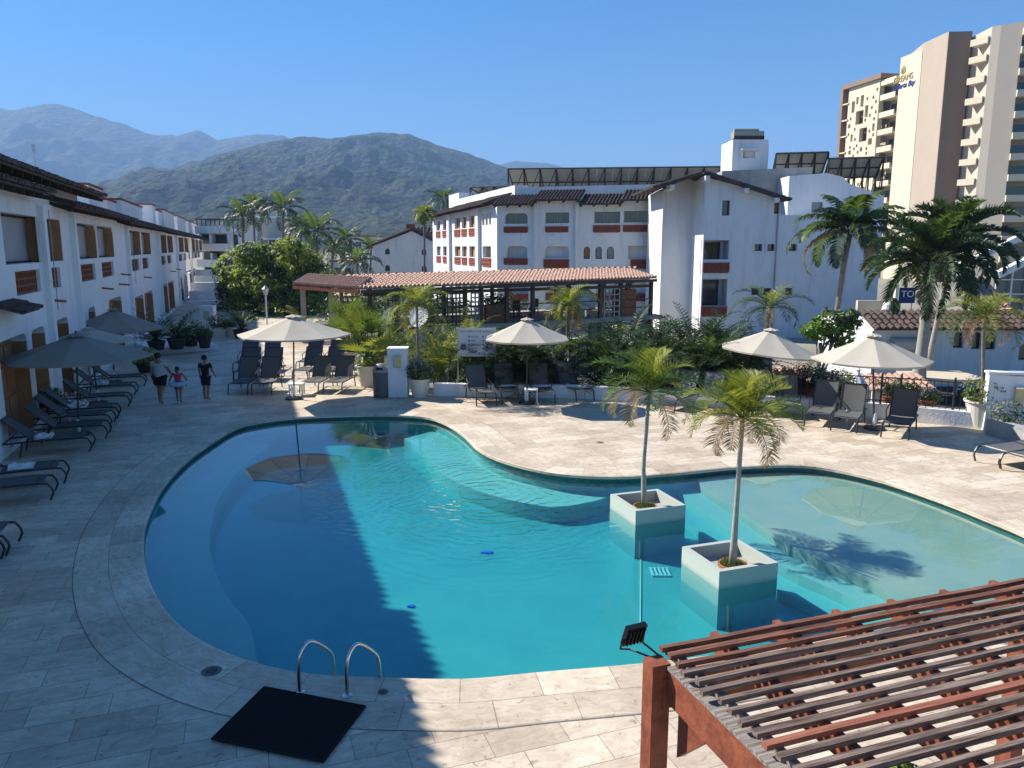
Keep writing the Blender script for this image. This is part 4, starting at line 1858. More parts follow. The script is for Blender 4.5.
def frond(mb, base, az, elev, length, droop, leaf, n, mi=0, wd=.035, vang=.5, curl=.5, r2=None, wilt=0.35, tip=.25, start=.12, twist=0.0):
    """a feather frond: arching rachis with leaflets both sides"""
    r2 = r2 or rnd
    steps = 9
    pts, dirs = [Vector(base)], []
    e = elev
    for i in range(steps):
        t = i / (steps - 1)
        a = e - droop * (t ** 1.4)
        dr = Vector((math.cos(az) * math.cos(a), math.sin(az) * math.cos(a), math.sin(a)))
        dirs.append(dr)
        pts.append(pts[-1] + dr * length / steps)
    dirs.append(dirs[-1])
    # rachis: a thin three-sided rod
    mb.tube(pts, [max(.004, length * .012 * (1 - .85 * i / steps)) for i in range(steps + 1)], 3, mi, caps=False)
    side = Vector((-math.sin(az), math.cos(az), 0))
    for k in range(n):
        t = start + (1 - start) * (k + .5) / n
        f = t * steps
        i = min(int(f), steps - 1)
        p = pts[i].lerp(pts[i + 1], f - i)
        d = dirs[i]
        upv = side.cross(d) * -1
        if upv.z < 0:
            upv = -upv
        L_ = leaf * (math.sin(PI * min(1, (t * .92 + .1))) ** .6 * .85 + tip * .4) * r2.uniform(.85, 1.1)
        for sg in (-1, 1):
            va = vang * r2.uniform(.5, 1.3)
            ld = (side * sg * math.cos(va) + upv * math.sin(va) + d * r2.uniform(.45, .8)).normalized()
            ld2 = (ld + Vector((0, 0, -wilt * r2.uniform(.6, 1.4)))).normalized()
            wv = d * wd * .5
            a0 = p - wv * .4
            a1 = p + wv * .4
            m_ = p + ld * L_ * .45
            tp = m_ + ld2 * L_ * .55
            mb.add([a0, a1, m_ + wv, m_ - wv, tp], [(0, 1, 2, 3), (3, 2, 4)], mi)


def palm(name, label, base, top, tr, nf, flen, leaf, nl, group=None, cat='palm tree', seed=1, mats=None, droop=(1.2, 2.0), elev=(-.2, 1.3), dry=2, ring=0, loc=None,
         trunk_mat=None, wd=.035, vang=.5, crownshaft=False, trunk_pts=None, wilt=.35, parent_extra=None):
    r2 = random.Random(seed)
    base, top = Vector(base), Vector(top)
    root = thing(name, label, cat, loc if loc else base, group)
    mb = MB()
    if trunk_pts:
        pts = [Vector(p) for p in trunk_pts]
        pts = spline(pts, False, .25)
    else:
        k = 8
        mid = (base + top) / 2 + Vector((r2.uniform(-.05, .05), 0, 0)) * (top - base).length * .5
        pts = [base.lerp(mid, i / k * 2) if i <= k / 2 else mid.lerp(top, (i - k / 2) / k * 2) for i in range(k + 1)]
        pts = [base * (1 - t) ** 2 + mid * 2 * t * (1 - t) + top * t * t for t in [i / k for i in range(k + 1)]]
    nP = len(pts)
    rs = [tr * (1.35 - .5 * min(1, (i / (nP - 1)) * 3)) * (1 - .15 * i / nP) * (1 + .05 * (i % 2)) for i in range(nP)]
    mb.tube(pts, rs, 9, 0)
    mb.build('trunk', trunk_mat or trunk_m, root, smooth=True)
    mb = MB()
    if crownshaft:
        mb.tube([top - Vector((0, 0, flen * .22)), top + Vector((0, 0, .02))], [tr * 1.0, tr * .55], 8, 0)
    for i in range(nf):
        t = (i + .5) / nf
        az = i * 2.399963 + r2.uniform(-.25, .25)
        el = elev[1] + (elev[0] - elev[1]) * t
        el += r2.uniform(-.12, .12)
        dp = droop[0] + (droop[1] - droop[0]) * t * r2.uniform(.7, 1.1)
        mi = 1 if r2.random() < .35 else 0
        if i < 3:
            mi = 2
        if i >= nf - dry:
            mi = 3
        fl_ = flen * r2.uniform(.85, 1.08) * (.75 + .25 * min(1, t * 3))
        frond(mb, top + Vector((math.cos(az), math.sin(az), 0)) * tr * .4, az, el, fl_, dp, leaf * (1 if mi != 3 else .8), nl, mi, wd, vang, r2=r2, wilt=wilt * (1 + t) * (1.0 if mi != 3 else 2.2))
    mats = mats or [leaf_a, leaf_b, leaf_y, leaf_dry]
    mb.build('crown', mats, root)
    return root


def leaf_cloud(mb, blobs, n, size, r2, mi=0, nm=2, flat=.35, gap=.45):
    """leaf faces spread through the outer volume of the lumps, with holes where a noise field is low"""
    tot = sum(b[1][0] * b[1][1] for b in blobs)
    for c, rad in blobs:
        c = Vector(c)
        k = int(n * rad[0] * rad[1] / tot)
        done = 0
        tries = 0
        while done < k and tries < k * 6:
            tries += 1
            v = Vector((r2.gauss(0, 1), r2.gauss(0, 1), r2.gauss(0, 1))).normalized()
            rr = r2.uniform(.45, 1.0) ** .5
            nz = noise.noise(v * 2.3 + c * 1.7)
            rr *= 1 + .35 * nz
            p = c + Vector((v.x * rad[0], v.y * rad[0], v.z * rad[1])) * rr
            if noise.noise(p * (1.6 / max(.3, rad[0] * .5)) + Vector((9, 3, 5))) < -gap * .55:
                continue
            done += 1
            s = size * r2.uniform(.6, 1.3)
            nn = (v + Vector((r2.uniform(-1, 1), r2.uniform(-1, 1), r2.uniform(-.4, 1.2))) * .9).normalized()
            a = nn.cross(Vector((r2.uniform(-1, 1), r2.uniform(-1, 1), r2.uniform(-1, 1)))).normalized()
            b = nn.cross(a)
            m_ = mi + (0 if noise.noise(p * 1.1 + Vector((4, 4, 4))) > r2.uniform(-.35, .25) else (nm - 1))
            mb.add([p - a * s, p + b * s * .45 + nn * s * .1, p + a * s, p - b * s * .45 + nn * s * .1], [(0, 1, 2, 3)], m_)


def tree(name, label, base, trunk_h, tr, blobs, n, size, seed=1, group=None, mats=None, cat='tree', limbs=5):
    r2 = random.Random(seed)
    base = Vector(base)
    root = thing(name, label, cat, base, group)
    mb = MB()
    top = base + Vector((0, 0, trunk_h))
    mb.tube([base, base.lerp(top, .5) + Vector((r2.uniform(-.1, .1), 0, 0)) * tr * 4, top], [tr * 1.4, tr, tr * .8], 8)
    for i in range(limbs):
        c, rad = blobs[i % len(blobs)]
        e = Vector(c) + Vector((r2.uniform(-.4, .4) * rad[0], r2.uniform(-.4, .4) * rad[0], r2.uniform(-.1, .5) * rad[1]))
        st = base.lerp(top, r2.uniform(.55, 1))
        mid = st.lerp(e, .5) + Vector((0, 0, .15 * rad[1]))
        mb.tube([st, mid, e], [tr * .55, tr * .35, tr * .1], 6)
    mb.build('trunk', trunk_m, root, smooth=True)
    mb = MB()
    leaf_cloud(mb, blobs, n, size, r2)
    mb.build('crown', mats or [leaf_t, leaf_td], root)
    return root


def areca(label, base, h, nf, spread, seed, group=None, mats=None, leaf=.32, nl=16, name='areca_palm', el=(1.45, .8), wd=.03):
    """bushy clumping palm: many arching fronds from the ground"""
    r2 = random.Random(seed)
    base = Vector(base)
    root = thing(name, label, 'shrub', base, group)
    mb = MB()
    for i in range(nf // 3):
        az = r2.uniform(0, 2 * PI)
        d = r2.uniform(.05, spread * .35)
        b = base + Vector((math.cos(az) * d, math.sin(az) * d, 0))
        hh = h * r2.uniform(.25, .55)
        tp = b + Vector((math.cos(az) * hh * .15, math.sin(az) * hh * .15, hh))
        mb.tube([b, tp], [.03, .02], 5)
    mb.build('stems', trunk_m, root)
    mb = MB()
    for i in range(nf):
        az = r2.uniform(0, 2 * PI)
        d = r2.uniform(.0, spread * .4)
        hh = h * r2.uniform(.05, .6)
        b = base + Vector((math.cos(az) * (d + hh * .12), math.sin(az) * (d + hh * .12), hh))
        e_ = r2.uniform(el[1], el[0])
        L_ = min(h - hh * .6, h * .75) * r2.uniform(.8, 1.15)
        q = r2.random()
        frond(mb, b, az + r2.uniform(-.5, .5), e_, L_, r2.uniform(.9, 1.8), leaf, nl, 0 if q < .5 else (1 if q < .85 else 2), wd, .35, r2=r2, wilt=.3)
    mb.build('foliage', mats or [leaf_b, leaf_a, leaf_y], root)
    return root


def fan_palm(label, base, h, seed, n=16, r=.55, group=None, name='fan_palm', mats=None):
    r2 = random.Random(seed)
    base = Vector(base)
    root = thing(name, label, 'plant', base, group)
    ms, ml_ = MB(), MB()
    for i in range(n):
        az = i * 2.4 + r2.uniform(-.3, .3)
        el = r2.uniform(.5, 1.45)
        L_ = h * r2.uniform(.45, .85)
        e = base + Vector((math.cos(az) * math.cos(el), math.sin(az) * math.cos(el), math.sin(el))) * L_
        ms.tube([base, base.lerp(e, .5) + Vector((0, 0, .06)), e], [.022, .016, .012], 5)
        d = (e - base).normalized()
        s = d.cross(Vector((0, 0, 1))).normalized()
        u2 = s.cross(d)
        mi = 0 if r2.random() < .6 else 1
        nb = 15
        for k in range(nb):
            t = -1.25 + 2.5 * k / (nb - 1)
            v = (d * math.cos(t) + s * math.sin(t)).normalized()
            rr = r * r2.uniform(.85, 1.1)
            v2 = (v + u2 * .12 - Vector((0, 0, .25))).normalized()
            wv = v.cross(u2).normalized() * .028
            m_ = e + v * rr * .55
            ml_.add([e - wv * .3, e + wv * .3, m_ + wv, m_ - wv, m_ + v2 * rr * .45], [(0, 1, 2, 3), (3, 2, 4)], mi)
    ms.build('stalks', leaf_a, root)
    ml_.build('leaves', mats or [leaf_a, leaf_y], root)
    return root


def pot(mb, c, r, h, z0=0.0):
    mb.lathe([(r * .66, z0), (r * .70, z0 + h * .1), (r * .95, z0 + h * .93), (r * 1.05, z0 + h * .94), (r * 1.05, z0 + h), (r * .92, z0 + h), (r * .88, z0 + h - .06), (.01, z0 + h - .06)],
             (c[0], c[1], 0), 24)


def potted(label, c, r, h, seed, plant='bush', mat=None, pn='plant_pot', flower=None, size=1.0, group=None, square=False):
    """pot and plant move together: one thing"""
    r2 = random.Random(seed)
    root = thing('potted_plant', label, 'potted plant', (c[0], c[1], c[2] if len(c) > 2 else 0), group)
    z0 = c[2] if len(c) > 2 else 0
    mb = MB()
    if square:
        mb.prism([(c[0] - r, c[1] - r * .7), (c[0] + r, c[1] - r * .7), (c[0] + r, c[1] + r * .7), (c[0] - r, c[1] + r * .7)], z0, z0 + h)
        mb.prism([(c[0] - r * 1.08, c[1] - r * .78), (c[0] + r * 1.08, c[1] - r * .78), (c[0] + r * 1.08, c[1] + r * .78), (c[0] - r * 1.08, c[1] + r * .78)], z0 + h, z0 + h + .05)
    else:
        pot(mb, c, r, h, z0)
    mb.build(pn, mat or pot_white, root, smooth=False)
    mb = MB()
    mb.lathe([(r * .87, z0 + h - .05), (r * .5, z0 + h - .02), (.01, z0 + h - .01)], (c[0], c[1], 0), 16)
    mb.build('soil', soil, root)
    if plant == 'bush':
        mb = MB()
        leaf_cloud(mb, [((c[0], c[1], z0 + h + r * .55 * size), (r * 1.25 * size, r * .85 * size)), ((c[0] + r * .5, c[1] - r * .3, z0 + h + r * .3), (r * .8 * size, r * .6 * size))], int(900 * size), .05, r2)
        mb.build('foliage', [leaf_td, leaf_t], root)
    elif plant == 'spiky':
        mb = MB()
        for i in range(34):
            az, el = r2.uniform(0, 2 * PI), r2.uniform(.3, 1.4)
            frond(mb, (c[0], c[1], z0 + h), az, el, r * 2.6 * size * r2.uniform(.7, 1.1), 1.0, .2 * size, 8, 0 if r2.random() < .5 else 1, .03, r2=r2)
        mb.build('foliage', [leaf_b, leaf_a], root)
    if flower:
        mb = MB()
        for i in range(int(90 * size)):
            v = Vector((r2.gauss(0, 1), r2.gauss(0, 1), abs(r2.gauss(0, 1)) * .9)).normalized()
            p = Vector((c[0], c[1], z0 + h + r * .5 * size)) + Vector((v.x * r * 1.3, v.y * r * 1.3, v.z * r * .95)) * size
            for q in range(2):
                a = Vector((r2.uniform(-1, 1), r2.uniform(-1, 1), r2.uniform(-1, 1))).normalized()
                b = a.cross(v).normalized()
                s = .022
                mb.add([p - a * s, p + b * s, p + a * s, p - b * s], [(0, 1, 2, 3)])
        mb.build('flowers', flower, root)
    return root


# ---- the two palms in the pool, each in its own masonry planter box
def rings(z):
    return z


def pool_planter(label, front, seed, trunk_at):
    front = Vector((front[0], front[1], 0))
    a, b, c, d = front, front + U * 1.02, front + U * 1.02 + V * 1.02, front + V * 1.02
    ctr = (a + c) / 2
    trunk_at = ctr.lerp(Vector((trunk_at.x, trunk_at.y, 0)), .55)
    root = thing('pool_planter', label, 'planter', (ctr.x, ctr.y, FZ), 'masonry planters standing in the pool')
    zt, t = .165, .085

    def inset(k):
        return [(ctr + (q - ctr) * (1 - k / .51)) for q in (a, b, c, d)]
    o, i_ = inset(0), inset(t)
    mb = MB()
    # four walls butted end to end
    for k in range(4):
        k2 = (k + 1) % 4
        mb.prism([(o[k].x, o[k].y), (o[k2].x, o[k2].y), (i_[k2].x, i_[k2].y), (i_[k].x, i_[k].y)], FZ + .006, zt)
    mb.build('box', white_planter, root)
    mb = MB()
    q = inset(t + .001)
    mb.prism([(p.x, p.y) for p in q], FZ + .01, -.03)
    mb.build('floor', grey_conc, root)
    mb = MB()
    mb.lathe([(.20, -.028), (.22, .06), (.22, .10), (.19, .10), (.185, .06), (.01, .07)], (trunk_at.x, trunk_at.y, 0), 20)
    mb.build('soil_ring', terracotta, root)
    r2 = random.Random(seed)
    mb = MB()
    for k in range(420):
        az, rr = r2.uniform(0, 2 * PI), .19 * math.sqrt(r2.random())
        p = Vector((trunk_at.x + math.cos(az) * rr, trunk_at.y + math.sin(az) * rr, .06))
        v = Vector((r2.uniform(-.5, .5), r2.uniform(-.5, .5), 1)).normalized() * r2.uniform(.05, .12)
        s = Vector((-v.y, v.x, 0)).normalized() * .008 if abs(v.x) + abs(v.y) > 1e-4 else Vector((.008, 0, 0))
        mb.add([p - s, p + s, p + v], [(0, 1, 2)])
    tag(mb.build('grass', grass_m, root))
    return trunk_at


white_planter = bpy.data.materials.new('planter_dimmed_underwater')
white_planter.use_nodes = True
_nt = white_planter.node_tree
_b = _nt.nodes['Principled BSDF']
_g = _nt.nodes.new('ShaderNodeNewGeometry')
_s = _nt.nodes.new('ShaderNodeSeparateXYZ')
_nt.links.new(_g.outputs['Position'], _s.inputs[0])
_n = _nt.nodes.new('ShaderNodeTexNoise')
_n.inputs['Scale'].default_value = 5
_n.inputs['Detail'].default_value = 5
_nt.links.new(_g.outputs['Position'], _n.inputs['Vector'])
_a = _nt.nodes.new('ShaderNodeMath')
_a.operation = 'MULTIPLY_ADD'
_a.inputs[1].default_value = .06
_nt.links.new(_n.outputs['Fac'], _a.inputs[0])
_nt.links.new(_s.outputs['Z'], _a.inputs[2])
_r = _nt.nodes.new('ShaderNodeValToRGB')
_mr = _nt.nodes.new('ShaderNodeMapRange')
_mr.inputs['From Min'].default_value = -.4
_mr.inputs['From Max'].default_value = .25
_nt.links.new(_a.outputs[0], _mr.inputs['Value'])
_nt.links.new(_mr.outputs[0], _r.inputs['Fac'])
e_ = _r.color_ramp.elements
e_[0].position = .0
e_[0].color = (.15, .30, .29, 1)  # darker below the waterline: underwater dimming put into the colour
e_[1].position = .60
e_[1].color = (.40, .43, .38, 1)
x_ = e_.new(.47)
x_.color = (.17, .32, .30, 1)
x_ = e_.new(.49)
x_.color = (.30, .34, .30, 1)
_nt.links.new(_r.outputs['Color'], _b.inputs['Base Color'])
_b.inputs['Roughness'].default_value = .7

fr1 = G(635.8, 511, .165)
fr2 = G(719.4, 571.7, .165)
c1 = pool_planter('square white masonry planter in the pool, the one farther away', fr1, 3, G(643, 509, .08))
c2 = pool_planter('square white masonry planter in the pool, the one nearer the wooden pergola', fr2, 4, G(736, 569, .08))


def at_depth(px, py, Y):
    return W(px, py, Y)


b1 = Vector((c1.x, c1.y, .07))
t1 = W(649, 392, b1.y)
palm('pool_palm', 'small palm with leaning trunk growing from the farther pool planter', b1, t1, .045, 24, 1.15, .40, 40, 'palms growing in the pool planters', seed=11, dry=5,
     mats=[leaf_a, leaf_y, leaf_y, leaf_dry], trunk_mat=trunk_w, droop=(.7, 2.0), elev=(-.1, 1.45), wd=.020, vang=.45, wilt=.1, trunk_pts=[b1, W(643.5, 470, b1.y), W(646.5, 430, b1.y), t1])
b2 = Vector((c2.x, c2.y, .07))
t2 = W(742.5, 418, b2.y)
palm('pool_palm', 'small straight palm with browned fronds growing from the nearer pool planter', b2, t2, .045, 27, .95, .40, 42, 'palms growing in the pool planters', seed=23, dry=8,
     mats=[leaf_y, leaf_a, leaf_y, leaf_dry], trunk_mat=trunk_w, droop=(.6, 2.0), elev=(-.15, 1.45), wd=.018, vang=.45, wilt=.1, trunk_pts=[b2, W(735.5, 520, b2.y), W(739, 470, b2.y), t2])

# ---- tall palms
def gp(px, Y, z=GZ):
    q = W(px, 247, Y)
    return Vector((q.x, Y, z))


Yc = 40
palm('coconut_palm', 'tall coconut palm with long arching fronds in front of the pale stucco block', gp(829, Yc), W(850, 232, Yc), .17, 24, 3.5, .95, 60, seed=5, dry=2, wd=.085, mats=[leaf_b, leaf_a, leaf_a, leaf_dry],
     droop=(1.0, 2.3), elev=(-.1, 1.35), vang=.15, wilt=.6, trunk_pts=[gp(829, Yc), W(836, 315, Yc), W(843, 270, Yc), W(850, 234, Yc)], crownshaft=False)
Yr = 30
palm('royal_palm', 'thick grey trunked royal palm with dense dark crown near the right fence', gp(929, Yr), W(931, 262, Yr), .26, 30, 2.8, .70, 60, seed=6, dry=1, wd=.075,
     mats=[leaf_b, leaf_b, leaf_a, leaf_b], droop=(.8, 1.9), elev=(-.5, 1.4), vang=.9, wilt=.5, trunk_mat=trunk_w, group='dark royal palms')
palm('royal_palm', 'slimmer royal palm leaning behind the thick one, crowns merging', gp(936, Yr + 2), W(956, 240, Yr + 2), .13, 30, 2.9, .70, 60, seed=8, dry=1, wd=.075,
     mats=[leaf_b, leaf_b, leaf_a, leaf_b], droop=(.8, 1.9), elev=(-.5, 1.4), vang=.9, wilt=.5, trunk_mat=trunk_w, group='dark royal palms')
# slim palm in the big white pot
q = G(981, 427)
palm('potted_palm', 'bright green palm rising from the big pot of purple flowers at the right', Vector((q.x, q.y, .72)), W(984, 318, q.y), .06, 22, 1.35, .42, 26, seed=14, dry=3, wd=.028,
     mats=[leaf_a, leaf_y, leaf_y, leaf_dry], cat='palm', droop=(1.2, 2.3), elev=(-.2, 1.3))
potted('big cream pot overflowing with purple flowers beside the white pier', (q.x, q.y, 0), .46, .74, 31, 'bush', pot_white, flower=petal_purple, size=1.05)
# palm with arching fronds behind the second right parasol
q = gp(768, 27)
palm('slender_palm', 'slender twin stemmed palm behind the beige parasol, right of the hedge', Vector((q.x - .12, 27, GZ)), W(770, 308, 27), .06, 16, 1.55, .45, 26, seed=17, dry=1, wd=.03,
     droop=(1.2, 2.4), elev=(-.1, 1.2), crownshaft=True)
# palm behind the centre parasol
palm('slender_palm', 'slender yellowing palm right of the centre parasol, before the pavilion', gp(566, 29, GZ), W(568, 306, 29), .07, 20, 1.45, .45, 26, seed=19, dry=3, wd=.03,
     mats=[leaf_a, leaf_y, leaf_y, leaf_dry], droop=(1.2, 2.4), elev=(-.3, 1.3))
palm('young_palm', 'young palm rosette right below the yellowing palm, over the low white wall', gp(573, 26.3, 0), W(576, 350, 26.3), .04, 14, 1.0, .34, 22, seed=20, dry=0, wd=.028,
     mats=[leaf_b, leaf_a, leaf_a, leaf_dry], cat='palm', droop=(1.1, 2.0), elev=(0, 1.3))
# potted palm by the white pier
q = G(420, 397)
palm('potted_palm', 'feathery green palm on a thin trunk rising from the pot by the white pier', Vector((q.x, q.y, .6)), W(417, 306, q.y), .05, 22, 1.35, .42, 26, seed=21, dry=2, wd=.028,
     mats=[leaf_a, leaf_y, leaf_y, leaf_dry], cat='palm', droop=(1.2, 2.2), elev=(-.2, 1.3))
potted('cream pot of dark purple flowers right of the white pier', (q.x, q.y, 0), .36, .62, 32, 'bush', pot_white, flower=petal_purple, size=1.05)

# ---- distant coconut palms
far = [(243, 216, 82, 'coconut palm, leftmost beyond the big green tree'), (283, 208, 80, 'tallest coconut palm behind the green tree'), (316, 232, 72, 'bushy coconut palm at the right edge of the green tree'),
       (345, 240, 96, 'coconut palm alone against the hill, above the pavilion gable'), (301, 228, 90, 'coconut palm between the tallest one and the bushy one'), (357, 262, 84, 'low feathery palm left of the gabled house'),
       (371, 247, 104, 'palm tuft against the wall of the gabled house'), (443, 199, 110, 'dark palm rising behind the left end of the guest block'), (253, 206, 96, 'coconut palm just right of the leftmost one'),
       (333, 250, 100, 'small palm low beside the street house')]
for i, (px, py, Y, lab) in enumerate(far):
    L_ = {0: 3.6, 1: 3.6, 2: 3.6}.get(i, 3.2)
    palm('distant_palm', lab, gp(px - 3 + i % 3 * 2, Y), W(px, py, Y), .16, 15, L_, .9, 16, 'coconut palms beyond the garden', seed=40 + i, dry=0, wd=.16, droop=(1.0, 2.2), elev=(-.4, 1.3),
         vang=.2, wilt=.6, mats=[leaf_b, leaf_b, leaf_a, leaf_dry])
palm('slim_palm', 'very slim tall palm with small green tuft at the left of the guest block', gp(424, 62), W(424.5, 214, 62), .10, 16, 1.2, .5, 14, seed=60, dry=0, wd=.12, droop=(1, 2.2), elev=(-.5, 1.3),
     mats=[leaf_a, leaf_y, leaf_y, leaf_dry])

# ---- broadleaf trees
tc = gp(268, 58, 0)
tree('shade_tree', 'large bushy green tree between the left wing and the pavilion', (tc.x, 58, GZ), 2.4, .3,
     [((tc.x - 1.5, 57.5, 3.0), (2.3, 1.9)), ((tc.x + 1.3, 58, 3.4), (2.4, 2.0)), ((tc.x - .2, 57, 2.0), (2.6, 1.6)), ((tc.x + 2.9, 58.5, 2.3), (1.8, 2.0)), ((tc.x - 2.6, 58, 1.6), (1.4, 1.3)),
      ((tc.x + .8, 57, .8), (2.6, 1.4)), ((tc.x + 3.0, 57.5, .4), (2.2, 1.5)), ((tc.x - .8, 57, 4.3), (1.3, .9)), ((tc.x + 1.6, 57, 4.6), (1.2, .8))], 30000, .14, 3, limbs=8,
     mats=[pmat('lime_leaf', (.26, .32, .05), .5, noise_amt=.35, noise_scale=1.2, transl=.35), leaf_td])
tc = gp(838, 25.5, 0)
tree('sea_grape', 'round leaved sea grape tree with bright green top between two right parasols', (tc.x - .35, 25.5, GZ), 2.9, .08,
     [((tc.x, 25.5, 2.35), (.62, .45)), ((tc.x + .45, 25.3, 2.5), (.45, .35)), ((tc.x - .5, 25.6, 2.1), (.5, .35)), ((tc.x + .3, 25.6, 1.9), (.5, .4))], 1500, .10, 8, limbs=6,
     mats=[pmat('sea_grape_leaf', (.16, .26, .04), .45, noise_amt=.3, transl=.35), leaf_td])
# dark bushes under the sea grape and the palms
for i, (px, Y, wd_, h_, lab) in enumerate(((345, 66, 2.6, 3.4, 'dark bush below the palms, left of the pavilion'), (300, 46, 1.6, 1.6, 'low bush at the left corner of the pavilion'),
                                           (240, 52, 1.5, 1.5, 'rounded bush behind the white urns'), (222, 60, 1.4, 2.0, 'bush at the foot of the terraces'), (385, 92, 3.0, 3.2, 'yellow green trees against the gabled house'),
                                           (330, 100, 4.0, 3.0, 'dark tree mass down the street'))):
    c = gp(px, Y, 0)
    tree('bush', lab, (c.x, Y, GZ), .8, .08, [((c.x, Y, GZ + h_ * .5), (wd_, h_ * .5)), ((c.x + wd_ * .6, Y, GZ + h_ * .35), (wd_ * .7, h_ * .35))], 1600, .13, 70 + i, cat='shrub', limbs=4,
         mats=[leaf_t if i in (2, 4) else leaf_td, leaf_td])

# ---- clumping palms behind the low wall
hedge = [(484, 25.9, 2.0, 0), (505, 26.2, 2.1, 0), (530, 26.0, 2.0, 0), (548, 26.3, 2.2, 0), (612, 25.8, 2.35, 0), (640, 25.6, 2.2, 0), (664, 25.3, 2.2, 0), (690, 25.2, 2.3, 0), (716, 25.0, 2.3, 0),
         (740, 24.7, 2.0, 0), (628, 27.2, 2.6, 0), (655, 27.2, 2.5, 0), (702, 27.0, 2.6, 0), (728, 26.6, 2.4, 0)]
hl = ['behind the rules board', 'behind the first two grey loungers', 'under the centre parasol', 'behind the third grey lounger', 'right of the white post', 'left of the farther pool palm crown',
      'behind the farther pool palm crown', 'right of the farther pool palm crown', 'behind the pale loungers', 'at the right end of the hedge', 'taller, at the back left of the hedge', 'taller, near the pavilion corner',
      'taller, by the lit wall corner', 'taller, at the back right of the hedge']
for i, (px, Y, h_, k) in enumerate(hedge):
    areca('dark clumping palm ' + hl[i], gp(px, Y, -.25), h_ + .2, 66, 1.0, 100 + i, 'clumping palms along the low wall', leaf=.34, nl=16, wd=.05, mats=[leaf_b, leaf_b, leaf_a], el=(1.45, .35))
for i, (px, Y, h_, lab) in enumerate(((446, 26.6, 2.3, 'yellow green clumping palm left of the rules board'), (436, 28.5, 1.9, 'yellow clumping palm behind the potted palm'), (388, 30.5, 1.7, 'bright yellow croton bush behind the bin'),
                                      (400, 33, 1.9, 'green clumping palm behind the white pier'), (372, 34, 2.3, 'tall green clumping palm behind the potted fan palms'), (300, 40, 1.6, 'green clump behind the left parasol'),
                                      (462, 28, 2.6, 'upright bright palm behind the rules board'), (352, 36, 2.4, 'clumping palm at the pavilion corner'))):
    areca(lab, gp(px, Y, -.3 if Y < 30 else GZ * .4), h_ + (.3 if Y < 30 else .6), 30, .8, 130 + i, 'green shrubs before the pavilion', mats=[leaf_a, leaf_y, leaf_y], leaf=.34, nl=15, wd=.045)
# fan palms in cream pots
q = G(353, 369)
potted('tapered cream pot of clipped shrub under the farther fan palm', (q.x, q.y, 0), .42, .72, 35, 'bush', pot_white, size=.8)
fan_palm('spiky fan palm in the farther cream pot', (q.x, q.y, .75), 2.0, 3, 20, .75)
q = G(368, 386)
potted('cream pot under the nearer fan palm beside the bin', (q.x, q.y, 0), .40, .74, 36, 'bush', pot_white, size=.8)
fan_palm('spiky fan palm in the nearer cream pot', (q.x, q.y, .78), 1.9, 4, 20, .72)

# ---- left garden: raised bed kerb, dark pots, urns
a, b = G(150, 355), G(217, 350)
mb = MB()
d_ = (b - a).normalized()
nn = Vector((-d_.y, d_.x, 0))
mb.prism([(p.x, p.y) for p in (a, b, b + nn * 3.5, a + nn * 3.5)], 0.004, .28)
tag(mb.build('raised_bed', white), 'low white raised bed under the dark potted shrubs at left', 'planter bed')
for i, (px, py, r_, h_, pl_, sz, lab) in enumerate(((177, 349, .42, .5, 'spiky', 1.5, 'black planter with tall leafy shrub on the raised bed, left'), (191, 346, .40, .45, 'bush', 1.5, 'black planter with rounded shrub beside the tall leafy one'),
                                                    (205, 348, .32, .5, 'bush', 1.0, 'black tapered pot at the right end of the raised bed'), (157, 350, .4, .4, 'spiky', 1.7, 'dark leafy plant at the left end of the raised bed'),
                                                    (241, 338, .42, .45, 'spiky', 1.4, 'dark pot with palm leaves right of the white urns'), (219, 337, .40, .55, 'bush', 1.2, 'white urn with clipped dark shrub, left one'),
                                                    (230, 336, .34, .5, 'bush', .9, 'white urn with small shrub, right one'), (146, 372, .36, .35, 'bush', 1.2, 'dark planter with white blossoms by the left loungers'),
                                                    (52, 417, .30, .32, 'bush', 1.2, 'white bowl of dark foliage against the left wing wall'))):
    q = G(px, py, .28 if i < 4 else 0)
    potted(lab, (q.x, q.y, .284 if i < 4 else 0.0), r_, h_, 200 + i, pl_, pot_white if i in (5, 6, 8) else pot_dark, size=sz, flower=(petal_white if i in (7, 8) else None) if 'petal_white' in globals() else None)
# white pier with round plaque
q = G(206, 336)
def pier(label, c, w_, d2, h_, lamps, rz=0.0, name='white_pier'):
    root = thing(name, label, 'pier', (c.x, c.y, 0))
    mb = MB()
    mb.box((c.x, c.y, h_ / 2), (w_, d2, h_ - .008), rz)
    mb.box((c.x, c.y, h_ + .0), (w_ + .04, d2 + .04, .05), rz)
    mb.build('post', white, root)
    for (ox, oy, z, ww, dd, hh) in lamps:
        M = Matrix.Rotation(rz, 3, 'Z')
        p = M @ Vector((ox, oy, 0)) + Vector((c.x, c.y, z))
        mb = MB()
        mb.box(p, (ww, dd, hh), rz)
        lp = mb.build('wall_lamp', amber, root)
        mb = MB()
        mb.box(p + Vector((0, 0, hh / 2 + .015)), (ww + .04, dd + .04, .03), rz)
        mb.box(p - Vector((0, 0, hh / 2 + .015)), (ww + .04, dd + .04, .03), rz)
        mb.build('lamp_frame', steel, lp)
    return root
pier('white pier with pale plaque at the end of the garden terraces', Vector((q.x, q.y + .5, 0)), .75, .5, 1.6, [(0, -.27, 1.15, .3, .05, .35)])
q = G(398, 397.5)
pier('white pier with amber lamps beside the grey bin', Vector((q.x, q.y + .25, 0)), .62, .5, 1.58, [(.02, -.29, 1.18, .22, .10, .34), (-.37, 0, 1.12, .12, .22, .36)])

